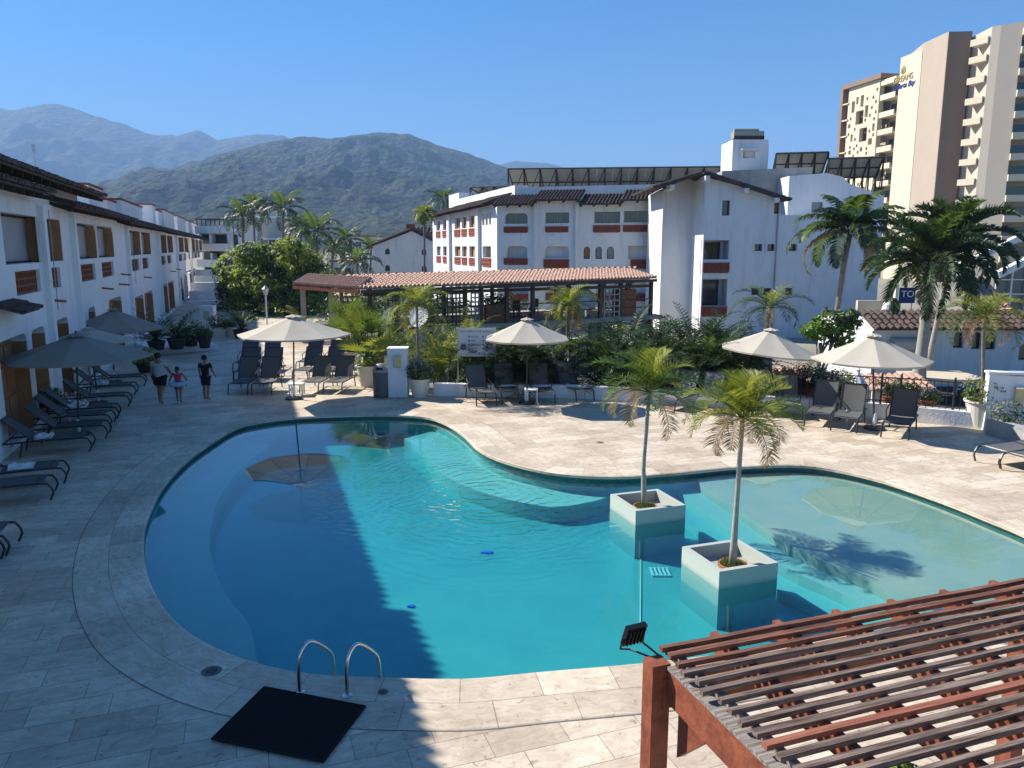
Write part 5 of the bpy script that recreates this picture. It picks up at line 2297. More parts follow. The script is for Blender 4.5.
# terrace steps far left
for i in range(5):
    a, b = W(186, 300, 62 + i * 7), W(226, 300, 62 + i * 7)
    mb = MB()
    mb.prism([(a.x + i * .3, a.y), (b.x, b.y + 1), (b.x, b.y + 2.0), (a.x + i * .3, a.y + 1)], 0.004, .55 + i * .42)
    mb.prism([(a.x + i * .3, a.y + 1.005), (b.x, b.y + 2.005), (b.x, b.y + 7), (a.x + i * .3, a.y + 6)], 0.004, .3 + i * .4)
    tag(mb.build('terrace_wall', white_far), ['lowest white terrace wall', 'second white terrace wall', 'third white terrace wall', 'fourth white terrace wall', 'top white terrace wall'][i] + ' stepping up beside the left wing', 'terrace wall')
# garden lamp post
q = gp(263, 48, 0)
root = thing('garden_lamp', 'white classic lantern post in front of the big green tree', 'street lamp', (q.x, q.y, GZ))
mb = MB()
zt = W(263, 287, 48).z
mb.tube([(q.x, q.y, GZ), (q.x, q.y, zt - .5)], .05, 8)
mb.lathe([(.12, GZ), (.12, GZ + .3), (.06, GZ + .4)], (q.x, q.y, 0), 10)
mb.build('post', white_paint, root)
mb = MB()
mb.lathe([(.10, zt - .5), (.2, zt - .15), (.24, zt - .13), (.05, zt + .05), (.02, zt + .12)], (q.x, q.y, 0), 8)
mb.build('lantern', pmat('lantern_glass', (.6, .6, .58), .3), root)

for i, (px, Y, wd_, h_) in enumerate(((352, 50, 2.0, 3.2), (392, 52, 2.2, 3.4), (428, 54, 2.0, 3.3), (462, 50, 1.6, 2.6), (505, 56, 1.8, 2.8), (590, 58, 1.8, 2.6))):
    c = gp(px, Y, 0)
    tree('bush', 'dark bush seen through the pavilion posts, ' + ['first from the left', 'second from the left', 'third from the left', 'fourth, behind the rules board', 'fifth, behind the middle planter', 'sixth, near the domed oven'][i],
         (c.x, Y, GZ), .8, .08, [((c.x, Y, GZ + h_ * .5), (wd_, h_ * .5)), ((c.x + wd_ * .6, Y, GZ + h_ * .4), (wd_ * .7, h_ * .4))], 1500, .14, 500 + i, cat='shrub', limbs=4, mats=[leaf_td, leaf_b],
         group='dark bushes behind the pavilion')
# ================================================================== LOW WALL, FENCE, RIGHT END
wall_line = [(-2.55, 24.98), (2, 24.6), (5, 23.65), (8, 22.5), (10.9, 21.38), (12.6, 20.35), (13.9, 19.1)]


def ribbon_wall(pts, h, t, z0=0.004):
    mb = MB()
    n_ = len(pts)
    offs = []
    for i in range(n_):
        a = Vector((*pts[max(i - 1, 0)], 0))
        b = Vector((*pts[min(i + 1, n_ - 1)], 0))
        d = (b - a).normalized()
        offs.append(Vector((-d.y, d.x, 0)) * t)
    vs = []
    for i in range(n_):
        p = Vector((*pts[i], 0))
        for q, z in ((p, z0), (p + offs[i], z0), (p + offs[i], h), (p, h)):
            vs.append((q.x, q.y, z))
    fs = []
    for i in range(n_ - 1):
        for k in range(4):
            k2 = (k + 1) % 4
            fs.append((i * 4 + k, (i + 1) * 4 + k, (i + 1) * 4 + k2, i * 4 + k2))
    fs += [(0, 1, 2, 3), ((n_ - 1) * 4 + 3, (n_ - 1) * 4 + 2, (n_ - 1) * 4 + 1, (n_ - 1) * 4)]
    mb.add(vs, fs)
    return mb


wm = ribbon_wall(wall_line, .42, .28)
tag(wm.build('garden_wall', white), 'low white garden wall running behind the sunlit loungers', 'wall')

# iron fence on the wall at the right
f0, f1 = 6.6, 13.4
root = thing('iron_fence', 'black wrought iron fence on the low wall behind the right parasol', 'fence', (8, 22.6, .42))
fl_pts = [(6.9, 23.05), (8, 22.63), (10.9, 21.52), (12.45, 20.6)]
rail_ = MB()
cur = [Vector((x, y, 0)) for x, y in fl_pts]
for z in (.52, 1.18):
    for a, b in zip(cur, cur[1:]):
        rail_.beam(a + Vector((0, 0, z)), b + Vector((0, 0, z)), .025, .03)
rail_.build('rail', dark_metal, root)
tot = 0
bars = MB()
for a, b in zip(cur, cur[1:]):
    k = int((b - a).length / .16)
    for i in range(k):
        p = a.lerp(b, i / k)
        big = (i % 8 == 0)
        mbx = MB() if big else bars
        mbx.box((p.x, p.y, .42 + (.84 if big else .78) / 2), (.045 if big else .014,) * 2 + (.84 if big else .78,))
        if big:
            mbx.ball((p.x, p.y, 1.29), .035, 8)
            mbx.build('post', dark_metal, root)
o = bars.build('bars', dark_metal, root)
tag(o, kind='stuff')

# flowering pots and plants along the fence
for i, (px, Y, r_, h_, pl_, fl_, lab) in enumerate(((812, 24.3, .30, .34, 'spiky', petal_red, 'terracotta pot of tall red flowers right of the twin stemmed palm'),
                                                    (846, 23.4, .34, .34, 'bush', petal_purple, 'pot of purple flowers behind the two dark loungers'),
                                                    (822, 23.9, .30, .34, 'bush', petal_white, 'pot of white blossoms left of the purple flowers'),
                                                    (903, 22.3, .28, .34, 'spiky', None, 'terracotta pot of grassy leaves behind the single lounger'),
                                                    (922, 22.2, .28, .34, 'bush', None, 'pot with small dark shrub against the fence right of the single lounger'),
                                                    (942, 21.7, .26, .34, 'bush', petal_purple, 'small flower pot just left of the big cream pot'),
                                                    (792, 24.6, .30, .34, 'bush', petal_purple, 'low flower pot behind the tilted pale lounger'))):
    c = gp(px, Y, .42)
    potted(lab, (c.x, c.y, .2), r_, h_, 300 + i, pl_, terracotta, flower=fl_, size=1.35 if i < 3 else 1.0)

# right end: white wall with amber lamp, grey rubble kerb
q0 = G(987, 432)
root = thing('entrance_wall', 'white wall end with amber wall lamp at the right edge of the deck', 'wall', (q0.x, q0.y, 0))
pl = Plane((q0.x, q0.y + .15), (q0.x + 1.9, q0.y - .35))
mb = MB()
wall_mesh(mb, pl, [(0, .004), (1.9, .004), (1.9, 1.45), (0, 1.52)], [], .2, .3)
pbox(mb, pl, -.03, 1.93, 1.525, 1.58, -.34, .04)
mb.build('wall', white, root)
mb = MB()
pbox(mb, pl, .62, .86, .82, 1.18, .01, .12)
lp = mb.build('wall_lamp', amber, root)
mb = MB()
pbox(mb, pl, .60, .88, 1.182, 1.22, .0, .15)
mb.build('lamp_frame', steel, lp)
mb = MB()
pts = [G(x, y) for x, y in ((985, 434), (1005, 440), (1024, 450), (1060, 462))]
m_ = ribbon_wall([(p.x, p.y) for p in pts], .40, .35)
tag(m_.build('stone_kerb', grey_conc), 'grey stone planter kerb curving below the white wall end', 'kerb')
root = None
r2 = random.Random(55)
mb = MB()
c = G(1012, 438)
leaf_cloud(mb, [((c.x + .1, c.y + .35, .6), (.5, .3))], 500, .045, r2)
tag(mb.build('grey_shrub', [pmat('silver_leaf', (.20, .22, .17), .7, transl=.2), leaf_td]), 'silvery shrub in the stone kerb below the amber lamp', 'shrub')

# ================================================================== RIGHT LOW BUILDING AND BACKGROUND
def low_building():
    Y = 33.5
    a, b = W(874, 330, Y), W(1100, 330, Y)
    pl = Plane((a.x, Y), (b.x, Y))
    root = thing('tiled_building', 'low grey building with dark tiled eave and arched windows beyond the fence', 'building', (a.x, Y, GZ))
    hs = []
    for px0, px1, py0, py1 in ((954.5, 963, 331.5, 348), (973, 980.5, 332, 349), (986.5, 995, 332, 349.5), (1020, 1032, 343, 360)):
        s0, z1 = pl.hit(px0, py0)
        s1, z0 = pl.hit(px1, py1)
        hs.append(window_unit(pl, root, s0, s1, z0, z1, 'glass', 'arch', .2))
    z1 = W(950, 327, Y).z
    mb = MB()
    wall_mesh(mb, pl, [(0, GZ), (pl.len, GZ), (pl.len, z1), (0, z1)], hs, .2, 6)
    mb.build('wall', white_far, root)
    mb = MB()
    tile_roof(mb, pl.p(-.2, z1 - .05, .5), pl.p(pl.len, z1 - .05, .5), Vector((0, 1.6, .62)), 4, .3, .1)
    r_ = mb.build('eave', tile_dark, root)
    mb = MB()
    s = pl.s(958)
    s2 = pl.s(1040)
    tile_roof(mb, pl.p(s + 2, z1 + .55, -1.1), pl.p(s2, z1 + .55, -1.1), Vector((0.6, 3.6, 1.35)), 7, .3, .1)
    mb.build('upper_roof', terracotta_pale, root)
    mb = MB()
    s = pl.s(912)
    mb.tube([pl.p(s - .6, z1 - .75, .2), pl.p(s + .6, z1 - .75, .2)], .32, 12)
    mb.build('awning_roll', pmat('awning_canvas', (.42, .43, .40), .8), root)
    # the terrace on its roof: beige parapet, blue hoarding, white tank
    mb = MB()
    pbox(mb, pl, .1, 2.0, z1 + .55, z1 + 1.0, -2.2, -2.0)
    mb.build('parapet', beige, root)
    mb = MB()
    sA, _ = pl.hit(915.5, 300)
    pbox(mb, pl, sA, sA + .14, z1 + .5, W(915, 287, Y).z, -2.0, -1.8)
    mb.build('white_post', white_paint, root)
    sg = thing('blue_sign', 'dark blue sign reading TO D in white letters behind the royal palm', 'sign', pl.p(1.3, z1 + .6, -1.9))
    y_ = Y + 1.9
    p0, p1 = W(897.5, 303, y_ + .1), W(914.5, 287.5, y_ + .1)
    mb = MB()
    mb.box(((p0.x + p1.x) / 2, y_, (p0.z + p1.z) / 2), (p1.x - p0.x, .06, p1.z - p0.z))
    mb.build('board', pmat('navy_board', (.01, .025, .15), .5), sg)
    mb = MB()
    for x in (p0.x + .1, p1.x - .1):
        mb.tube([(x, y_ + .05, z1 + .5), (x, y_ + .05, p1.z)], .03, 6)
    mb.build('support', alu, sg)
    cu = bpy.data.curves.new('t', 'FONT')
    cu.body = 'TO D'
    cu.size = .42
    cu.extrude = .006
    cu.align_x = 'LEFT'
    cu.align_y = 'CENTER'
    cu.materials.append(white_paint)
    me = text_mesh(cu, 'letters')
    t = bpy.data.objects.new('letters', me)
    S.collection.objects.link(t)
    t.parent = sg
    t.rotation_euler = (PI / 2, 0, 0)
    t.location = Vector((p0.x + .06, y_ - .042, (p0.z + p1.z) / 2 + .05)) - Vector(sg.location)
    tk = W(888.5, 307, Y + 1.2)
    t = thing('round_tank', 'white rounded tank with a dark red disc on the beige parapet roof', 'tank', (tk.x, tk.y, tk.z - .3))
    mb = MB()
    mb.lathe([(.05, -.34), (.22, -.32), (.27, -.1), (.24, .12), (.12, .28), (.02, .32)], tk, 16)
    mb.build('body', white_paint, t)
    mb = MB()
    mb.lathe([(.01, 0), (.09, 0), (.09, .03), (.01, .03)], (0, 0, 0), 14)
    M = Matrix.Translation(tk + Vector((.02, -.26, -.04))) @ Matrix.Rotation(PI / 2, 4, 'X')
    mb.v = [M @ v for v in mb.v]
    mb.build('disc', pmat('maroon', (.16, .02, .03), .5), t)
    mb = MB()
    mb.box((tk.x, tk.y, (tk.z - .34 + z1 + .25) / 2), (.4, .4, abs(tk.z - .34 - z1 - .25)))
    mb.build('stand', grey_conc, t)


low_building()


def glass_house():
    Y = 44
    root = thing('glazed_canopy', 'white framed glazed terrace with sloping roof at the right edge', 'building', (W(1000, 300, Y).x, Y, GZ))
    a, b = W(997, 275, Y), W(1080, 235, Y)
    mb = MB()
    mb.beam((a.x, Y, a.z), (b.x, Y, b.z), .5, .35)
    mb.build('roof_beam', white_paint, root)
    mb = MB()
    mb.beam((a.x, Y + 5, a.z), (b.x, Y + 5, b.z), .5, .35)
    mb.build('roof_beam', white_paint, root)
    mb = MB()
    for k in range(6):
        x = a.x + (b.x - a.x) * k / 5
        z = a.z + (b.z - a.z) * k / 5
        mb.box((x, Y, (z + GZ) / 2 - .1), (.07, .07, z - GZ - .3))
    for z in (1.2, 2.2, 3.0):
        mb.box(((a.x + b.x) / 2, Y, z), (b.x - a.x, .06, .06))
    mb.build('mullions', white_paint, root)
    mb = MB()
    q = [(a.x, Y + .2, GZ), (b.x, Y + .2, GZ), (b.x, Y + .2, b.z), (a.x, Y + .2, a.z)]
    mb.add(q + [(x, y + .05, z) for x, y, z in q], [(0, 1, 2, 3), (7, 6, 5, 4), (0, 4, 5, 1), (1, 5, 6, 2), (2, 6, 7, 3), (3, 7, 4, 0)])
    mb.build('glazing', pmat('terrace_glass', (.16, .17, .17), .15, spec=.6, noise_amt=.3), root)


glass_house()

# small tiled kiosk roof seen over the wall behind the pale loungers, and the red tiles by the fence
c = gp(790, 27.5)
root = thing('kiosk_roof', 'small terracotta tiled roof just beyond the wall left of the red flowers', 'roof', (c.x, 27.5, GZ))
mb = MB()
z1 = W(790, 392, 27).z
tile_roof(mb, (c.x - .9, 26.6, z1), (c.x + 1.0, 26.6, z1), Vector((0.2, 1.9, .62)), 5, .24, .09)
mb.build('tiles', terracotta_pale, root)
mb = MB()
mb.prism([(c.x - .7, 27.0), (c.x + .9, 27.0), (c.x + .9, 28.3), (c.x - .7, 28.3)], GZ, z1 + .05)
mb.build('wall', beige, root)
c = gp(762, 26.2)
root = thing('masonry_post', 'plain beige masonry post behind the twin stemmed palm', 'post', (c.x, 26.2, GZ))
mb = MB()
z1 = W(762, 357, 26).z
mb.prism([(c.x - .3, 26.0), (c.x + .5, 26.0), (c.x + .5, 26.5), (c.x - .3, 26.5)], GZ, z1)
mb.build('shaft', pmat('grey_beige', (.42, .40, .35), .9, noise_amt=.1), root)
mb = MB()
mb.prism([(c.x - .34, 25.96), (c.x + .54, 25.96), (c.x + .54, 26.54), (c.x - .34, 26.54)], z1 + .003, z1 + .08)
mb.build('cap', white_paint, root)
c = gp(905, 28.0)
root = thing('tiled_awning', 'low terracotta awning glimpsed through the fence', 'awning', (c.x, 28, GZ))
mb = MB()
z1 = W(905, 388, 28).z
tile_roof(mb, (c.x - 1.0, 27.4, z1), (c.x + 1.3, 27.4, z1), Vector((0, 1.3, .35)), 3, .24, .09)
mb.build('tiles', terracotta_pale, root)
for x in (-.9, 1.2):
    mb = MB()
    mb.tube([(c.x + x, 27.6, GZ), (c.x + x, 27.6, z1)], .05, 6)
    mb.build('post', white_paint, root)
c = gp(935, 31)
mb = MB()
z1 = W(935, 378, 30).z
mb.prism([(c.x - .9, 29.6), (c.x + 1.9, 29.6), (c.x + 1.9, 31.8), (c.x - .7, 31.8)], z1 - .15, z1)
for x, y in ((-.7, 29.8), (1.7, 29.8), (1.7, 31.6), (-.5, 31.6)):
    mb.box((c.x + x, y, (GZ + z1 - .15) / 2), (.12, .12, z1 - .15 - GZ))
tag(mb.build('flat_canopy', beige), 'flat beige canopy seen past the slim royal palm trunk', 'canopy')
# closed white parasol / finial
c = gp(868, 24.5)
root = thing('white_lantern', 'white pointed lantern top behind the right parasol pole', 'lantern', (c.x, c.y, GZ))
mb = MB()
z1 = W(868, 368, 24.5).z
mb.lathe([(.36, z1 - .62), (.30, z1 - .5), (.10, z1 - .25), (.05, z1 - .12), (.08, z1 - .06), (.02, z1)], (c.x, c.y, 0), 12)
mb.build('cone_top', white_paint, root)
mb = MB()
mb.tube([(c.x, c.y, GZ), (c.x, c.y, z1 - .6)], .09, 8)
mb.build('post', white_paint, root)

# ================================================================== PAVILION
pav_wood = pmat('brown_pavilion_wood', (.13, .085, .06), .8, noise_amt=.3, noise_scale=5)


def pavilion():
    e0 = W(359, 288.5, 36.5)
    e1 = W(657, 277.5, 45)
    eg = W(293, 284, 39.5)
    r0 = W(331, 276.5, 40.0)
    r1 = W(640, 268, 48.5)
    root = thing('restaurant_pavilion', 'open restaurant pavilion under a long low terracotta tile roof on timber posts', 'pavilion', (e0.x, e0.y, GZ))
    mb = MB()
    n_ = (e1 - e0).length
    tile_roof(mb, e0, e1, (r0 + r1) / 2 - (e0 + e1) / 2, 9, .22, .08)
    back = ((r0 + r1) / 2 - (e0 + e1) / 2)
    bk = Vector((back.x, back.y, 0))
    # far slope and end hip
    tile_roof(mb, r1 + bk - Vector((0, 0, back.z)), r0 + bk - Vector((0, 0, back.z)), -bk + Vector((0, 0, back.z)), 4, .4, .1)
    mb.build('roof', terracotta_pale, root)
    # end gable slope at the left
    mb = MB()
    tile_roof(mb, eg, e0, r0 + Vector((.4, 0, 0)) - (eg + e0) / 2, 6, .22, .08)
    mb.build('end_slope', terracotta_pale, root)
    # fascia
    d = (e1 - e0).normalized()
    mb = MB()
    mb.beam(e0 + d * .1 - Vector((0, 0, .16)), e1 - Vector((0, 0, .16)), .08, .16)
    mb.build('fascia', pav_wood, root)
    mb = MB()
    mb.beam(eg + Vector((0, 0, -.16)), e0 + Vector((0, 0, -.16)), .08, .16)
    mb.build('fascia', wood_red, root)
    nrm = Vector((-d.y, d.x, 0))
    # posts
    FLZ = 0.9
    for k, px in enumerate((372, 400, 432, 468, 484, 510, 536, 572, 604, 624, 655)):
        pl_ = Plane((e0.x, e0.y), (e1.x, e1.y))
        s = pl_.s(px, 290)
        for off in ((-.35,) if k % 2 else (-.35, -5.0)):
            p = pl_.p(s, 0, off)
            zt = e0.z - .15 + (.3 if off < -2 else .1)
            mb = MB()
            mb.box((p.x, p.y, (GZ + zt) / 2), (.18, .18, zt - GZ), math.atan2(d.y, d.x))
            mb.build('post', pav_wood, root)
    for q in (eg + Vector((.5, -.1, 0)), (eg + e0) / 2 + Vector((.2, .4, 0))):
        mb = MB()
        mb.box((q.x, q.y, (GZ + e0.z) / 2), (.22, .22, e0.z - GZ - .2))
        mb.build('post', wood_white, root)
    # back rail/lattice beam and purlins
    pl_ = Plane((e0.x, e0.y), (e1.x, e1.y))
    mb = MB()
    mb.beam(pl_.p(.3, e0.z - .05, -2.8), pl_.p(pl_.len - .3, e0.z - .05, -2.8), .14, .2)
    mb.build('purlin', pav_wood, root)
    mb = MB()
    mb.beam(pl_.p(.3, e0.z - .3, -.36), pl_.p(pl_.len - .3, e0.z - .3, -.36), .1, .16)
    mb.build('lintel', pav_wood, root)
    # raised floor
    mb = MB()
    sA = pl_.s(430, 300)
    pbox(mb, pl_, sA, pl_.len + .6, FLZ - .22, FLZ, -7, -.1)
    mb.build('floor', pmat('pavilion_slab', (.36, .34, .30), .9, noise_amt=.15), root)
    mb = MB()
    for a, b in ((sA, pl_.s(485, 300)), (pl_.s(556, 320), pl_.s(594, 320)), (pl_.s(598, 320), pl_.s(612, 320)), (pl_.s(640, 320), pl_.len + .3)):
        pbox(mb, pl_, a, b, GZ, FLZ - .23, -.9, -.6)
    pbox(mb, pl_, sA, pl_.len + .3, GZ, FLZ - .24, -6.9, -6.6)
    mb.build('base_wall', pmat('pav_base', (.50, .46, .39), .9, noise_amt=.15), root)
    # rail
    for z in (FLZ + .95, FLZ + .5):
        mb = MB()
        mb.beam(pl_.p(sA, z, -.3), pl_.p(pl_.len, z, -.3), .06, .07)
        mb.build('rail', pav_wood, root)
    # lattice screens
    def screen(px0, px1, z0, z1, mat, off=-.3, cell=.24):
        s0, s1 = pl_.s(px0, 295), pl_.s(px1, 295)
        mb = MB()
        lattice(mb, pl_, s0, s1, z0, z1, off, cell, .07, .04)
        mb.build('lattice_screen', mat, root)
    zt = e0.z - .4
    screen(607, 622, FLZ, zt, wood_white, -.22, .3)
    screen(440, 455, FLZ, zt, pav_wood)
    screen(474, 486, FLZ, zt, wood_white, -.3, .22)
    screen(455, 466, FLZ, zt, pav_wood)
    screen(390, 400, GZ + .8, zt, pav_wood)
    screen(346, 360, GZ + .8, zt, pav_wood, -.5)
    # ramp parapet sloping down to the left
    mb = MB()
    a, b = pl_.s(372, 320), pl_.s(432, 320)
    for k in range(8):
        s0, s1 = a + (b - a) * k / 8, a + (b - a) * (k + 1) / 8
        z = -.5 + (FLZ + .5) * (k + .5) / 8
        pbox(mb, pl_, s0, s1, GZ, z, -.6, -.3)
    mb.build('ramp_wall', grey_conc, root)
    # things standing in it
    for i, (px0, px1, z0, z1, lab) in enumerate(((430, 440, FLZ, FLZ + .9, 'terracotta brick planter at the left lattice of the pavilion'), (494, 514, FLZ, FLZ + .9, 'terracotta brick planter in the middle of the pavilion'),
                                                 (628, 645, FLZ, FLZ + 1.5, 'tall terracotta brick planter at the right end of the pavilion'), (575, 588, FLZ, FLZ + .8, 'terracotta brick planter behind the yellowing palm'))):
        s0, s1 = pl_.s(px0, 300), pl_.s(px1, 300)
        t = thing('brick_planter', lab, 'planter', pl_.p((s0 + s1) / 2, z0, -1.2), 'brick planters in the pavilion')
        mb = MB()
        pbox(mb, pl_, s0, s1, z0 + .003, z1, -1.5, -.8)
        mb.build('box', terracotta, t)
        mb = MB()
        r3 = random.Random(i)
        c = pl_.p((s0 + s1) / 2, z1 + .3, -1.15)
        leaf_cloud(mb, [(c, ((s1 - s0) * .5, .4))], 260, .09, r3)
        mb.build('plant', [leaf_td, leaf_t], t)
    t0 = pl_.p(pl_.s(598, 300), FLZ, -1.6)
    t = thing('domed_grill', 'white domed oven behind the pavilion rail left of the lattice', 'oven', t0)
    mb = MB()
    mb.lathe([(.8, .45), (.82, .9), (.7, 1.3), (.4, 1.55), (.02, 1.62)], t0, 18)
    mb.build('dome', white_paint, t)
    mb = MB()
    mb.lathe([(.6, .003), (.6, .44)], t0, 14)
    mb.build('stand', steel, t)
    t0 = pl_.p(pl_.s(421, 300), GZ + .9, -3.5)
    for i, (px, off, lab) in enumerate(((400, -4.5, 'round white topped table in the left part of the pavilion'), (520, -2.6, 'round table in the middle of the pavilion behind the rail'), (548, -3.2, 'round table behind the centre parasol in the pavilion'))):
        q = pl_.p(pl_.s(px, 300), FLZ if px > 430 else GZ, off)
        t = thing('round_table', lab, 'table', q, 'tables in the pavilion')
        mb = MB()
        mb.lathe([(.55, .72), (.56, .76), (.01, .76)], q, 18)
        mb.build('tabletop', white_paint, t)
        mb = MB()
        mb.lathe([(.3, .003), (.28, .04), (.04, .08), (.04, .715)], q, 12)
        mb.build('pedestal', dark_metal, t)
        for k in range(3):
            an = k * 2.1 + .4
            cx, cy = q.x + math.cos(an) * .95, q.y + math.sin(an) * .95
            ch = thing('restaurant_chair', ['dark wooden chair left of', 'dark wooden chair behind', 'dark wooden chair in front of'][k] + ' the ' + lab.split(' in ')[0].replace('the ', '') + (' near the left end' if i == 0 else ' near the middle' if i == 1 else ' near the parasol'), 'chair', (cx, cy, q.z), 'chairs in the pavilion')
            mb = MB()
            mb.box((cx, cy, q.z + .45), (.42, .42, .05), an)
            mb.build('seat', pav_wood, ch)
            mb = MB()
            M = Matrix.Rotation(an, 3, 'Z')
            p = Vector((cx, cy, q.z + .75)) + M @ Vector((.2, 0, 0))
            mb.box(p, (.04, .42, .5), an)
            mb.build('backrest', pav_wood, ch)
            for sx in (-1, 1):
                for sy in (-1, 1):
                    mb = MB()
                    p = Vector((cx, cy, q.z + .21)) + M @ Vector((.18 * sx, .18 * sy, 0))
                    mb.box(p, (.04, .04, .42), an)
                    mb.build('leg', pav_wood, ch)
    # round white traffic mirror / lamp disc seen left
    q = W(420, 317, 35.5)
    t = thing('satellite_dish', 'pale round satellite dish behind the potted palm', 'dish', (q.x, q.y, GZ))
    mb = MB()
    mb.lathe([(.01, 0), (.3, .02), (.5, .08), (.51, .12), (.3, .09), (.01, .08)], (0, 0, 0), 20)
    M = Matrix.Translation(q) @ Matrix.Rotation(-.5, 4, 'Z') @ Matrix.Rotation(1.2, 4, 'X')
    mb.v = [M @ v for v in mb.v]
    mb.build('dish', white_paint, t)
    mb = MB()
    mb.tube([(q.x, q.y + .1, GZ), (q.x, q.y + .1, q.z)], .035, 6)
    mb.build('pole', alu, t)


pavilion()


# ================================================================== CARS IN THE STREET
def car(label, c, rz, col, name='parked_car'):
    root = bpy.data.objects.new(name, None)
    S.collection.objects.link(root)
    tag(root, label, 'car', 'cars parked in the street behind')
    pm = pmat('car_' + label[:8].replace(' ', '_'), col, .3, spec=.6)
    prof = [(-2.1, .35), (-2.15, .75), (-2.0, .98), (-1.75, 1.02), (-1.35, 1.48), (-.9, 1.6), (.55, 1.6), (1.15, 1.08), (1.95, .92), (2.15, .7), (2.15, .35)]
    mb = MB()
    n_ = len(prof)
    cols = []
    for y, k in ((-.86, .0), (-.8, .0), (.8, .0), (.86, .0)):
        cols.append([(x, (y if z < 1.05 else y * .84), z + (0 if abs(y) < .85 else (-.03 if z > 1 else 0))) for x, z in prof])
    for cc in cols:
        mb.v += [Vector(v) for v in cc]
    for j in range(3):
        for i in range(n_):
            i2 = (i + 1) % n_
            mb.f.append((j * n_ + i, j * n_ + i2, (j + 1) * n_ + i2, (j + 1) * n_ + i))
            mb.m.append(0)
    mb.f.append(tuple(range(n_)))
    mb.f.append(tuple(range(3 * n_, 4 * n_))[::-1])
    mb.m += [0, 0]
    body = mb.build('body', pm, root)
    for s in (-1, 1):
        mb = MB()
        for x0, x1, x2, x3 in ((-1.3, -.5, -.5, -1.05), (-.4, .95, .45, -.4)):
            y = s * .80
            yt = s * .735
            mb.add([(x0, y * 1.07, 1.06), (x1, y * 1.07, 1.06), (x2, yt, 1.5), (x3, yt, 1.5)], [(0, 1, 2, 3)])
        mb.build('side_window', glass, root)
        for x in (-1.35, 1.35):
            mb = MB()
            mb.tube([(x, s * .70, .33), (x, s * .9, .33)], .33, 16)
            wh = mb.build('wheel', black_rubber, root)
            mb = MB()
            mb.tube([(x, s * .9, .33), (x, s * .915, .33)], .19, 12)
            mb.build('rim', alu, wh)
        mb = MB()
        mb.box((2.12, s * .6, .74), (.1, .32, .16))
        mb.build('headlight', glass_green, root)
    mb = MB()
    mb.add([(.62, -.66, 1.575), (.62, .66, 1.575), (1.18, .72, 1.09), (1.18, -.72, 1.09)], [(0, 1, 2, 3)])
    mb.v = [v + Vector((.02, 0, .015)) for v in mb.v]
    mb.build('windscreen', glass, root)
    root.location = c
    root.rotation_euler = (0, 0, rz)
    return root


q = W(418, 345, 40.5)
car('white hatchback parked below the ramp behind the potted palm', (q.x, 40.5, GZ + .01), .1, (.7, .7, .7))
q = W(330, 345, 46)
car('silver car half hidden by shrubs under the pavilion gable', (q.x, 46, GZ + .01), .4, (.35, .36, .37))

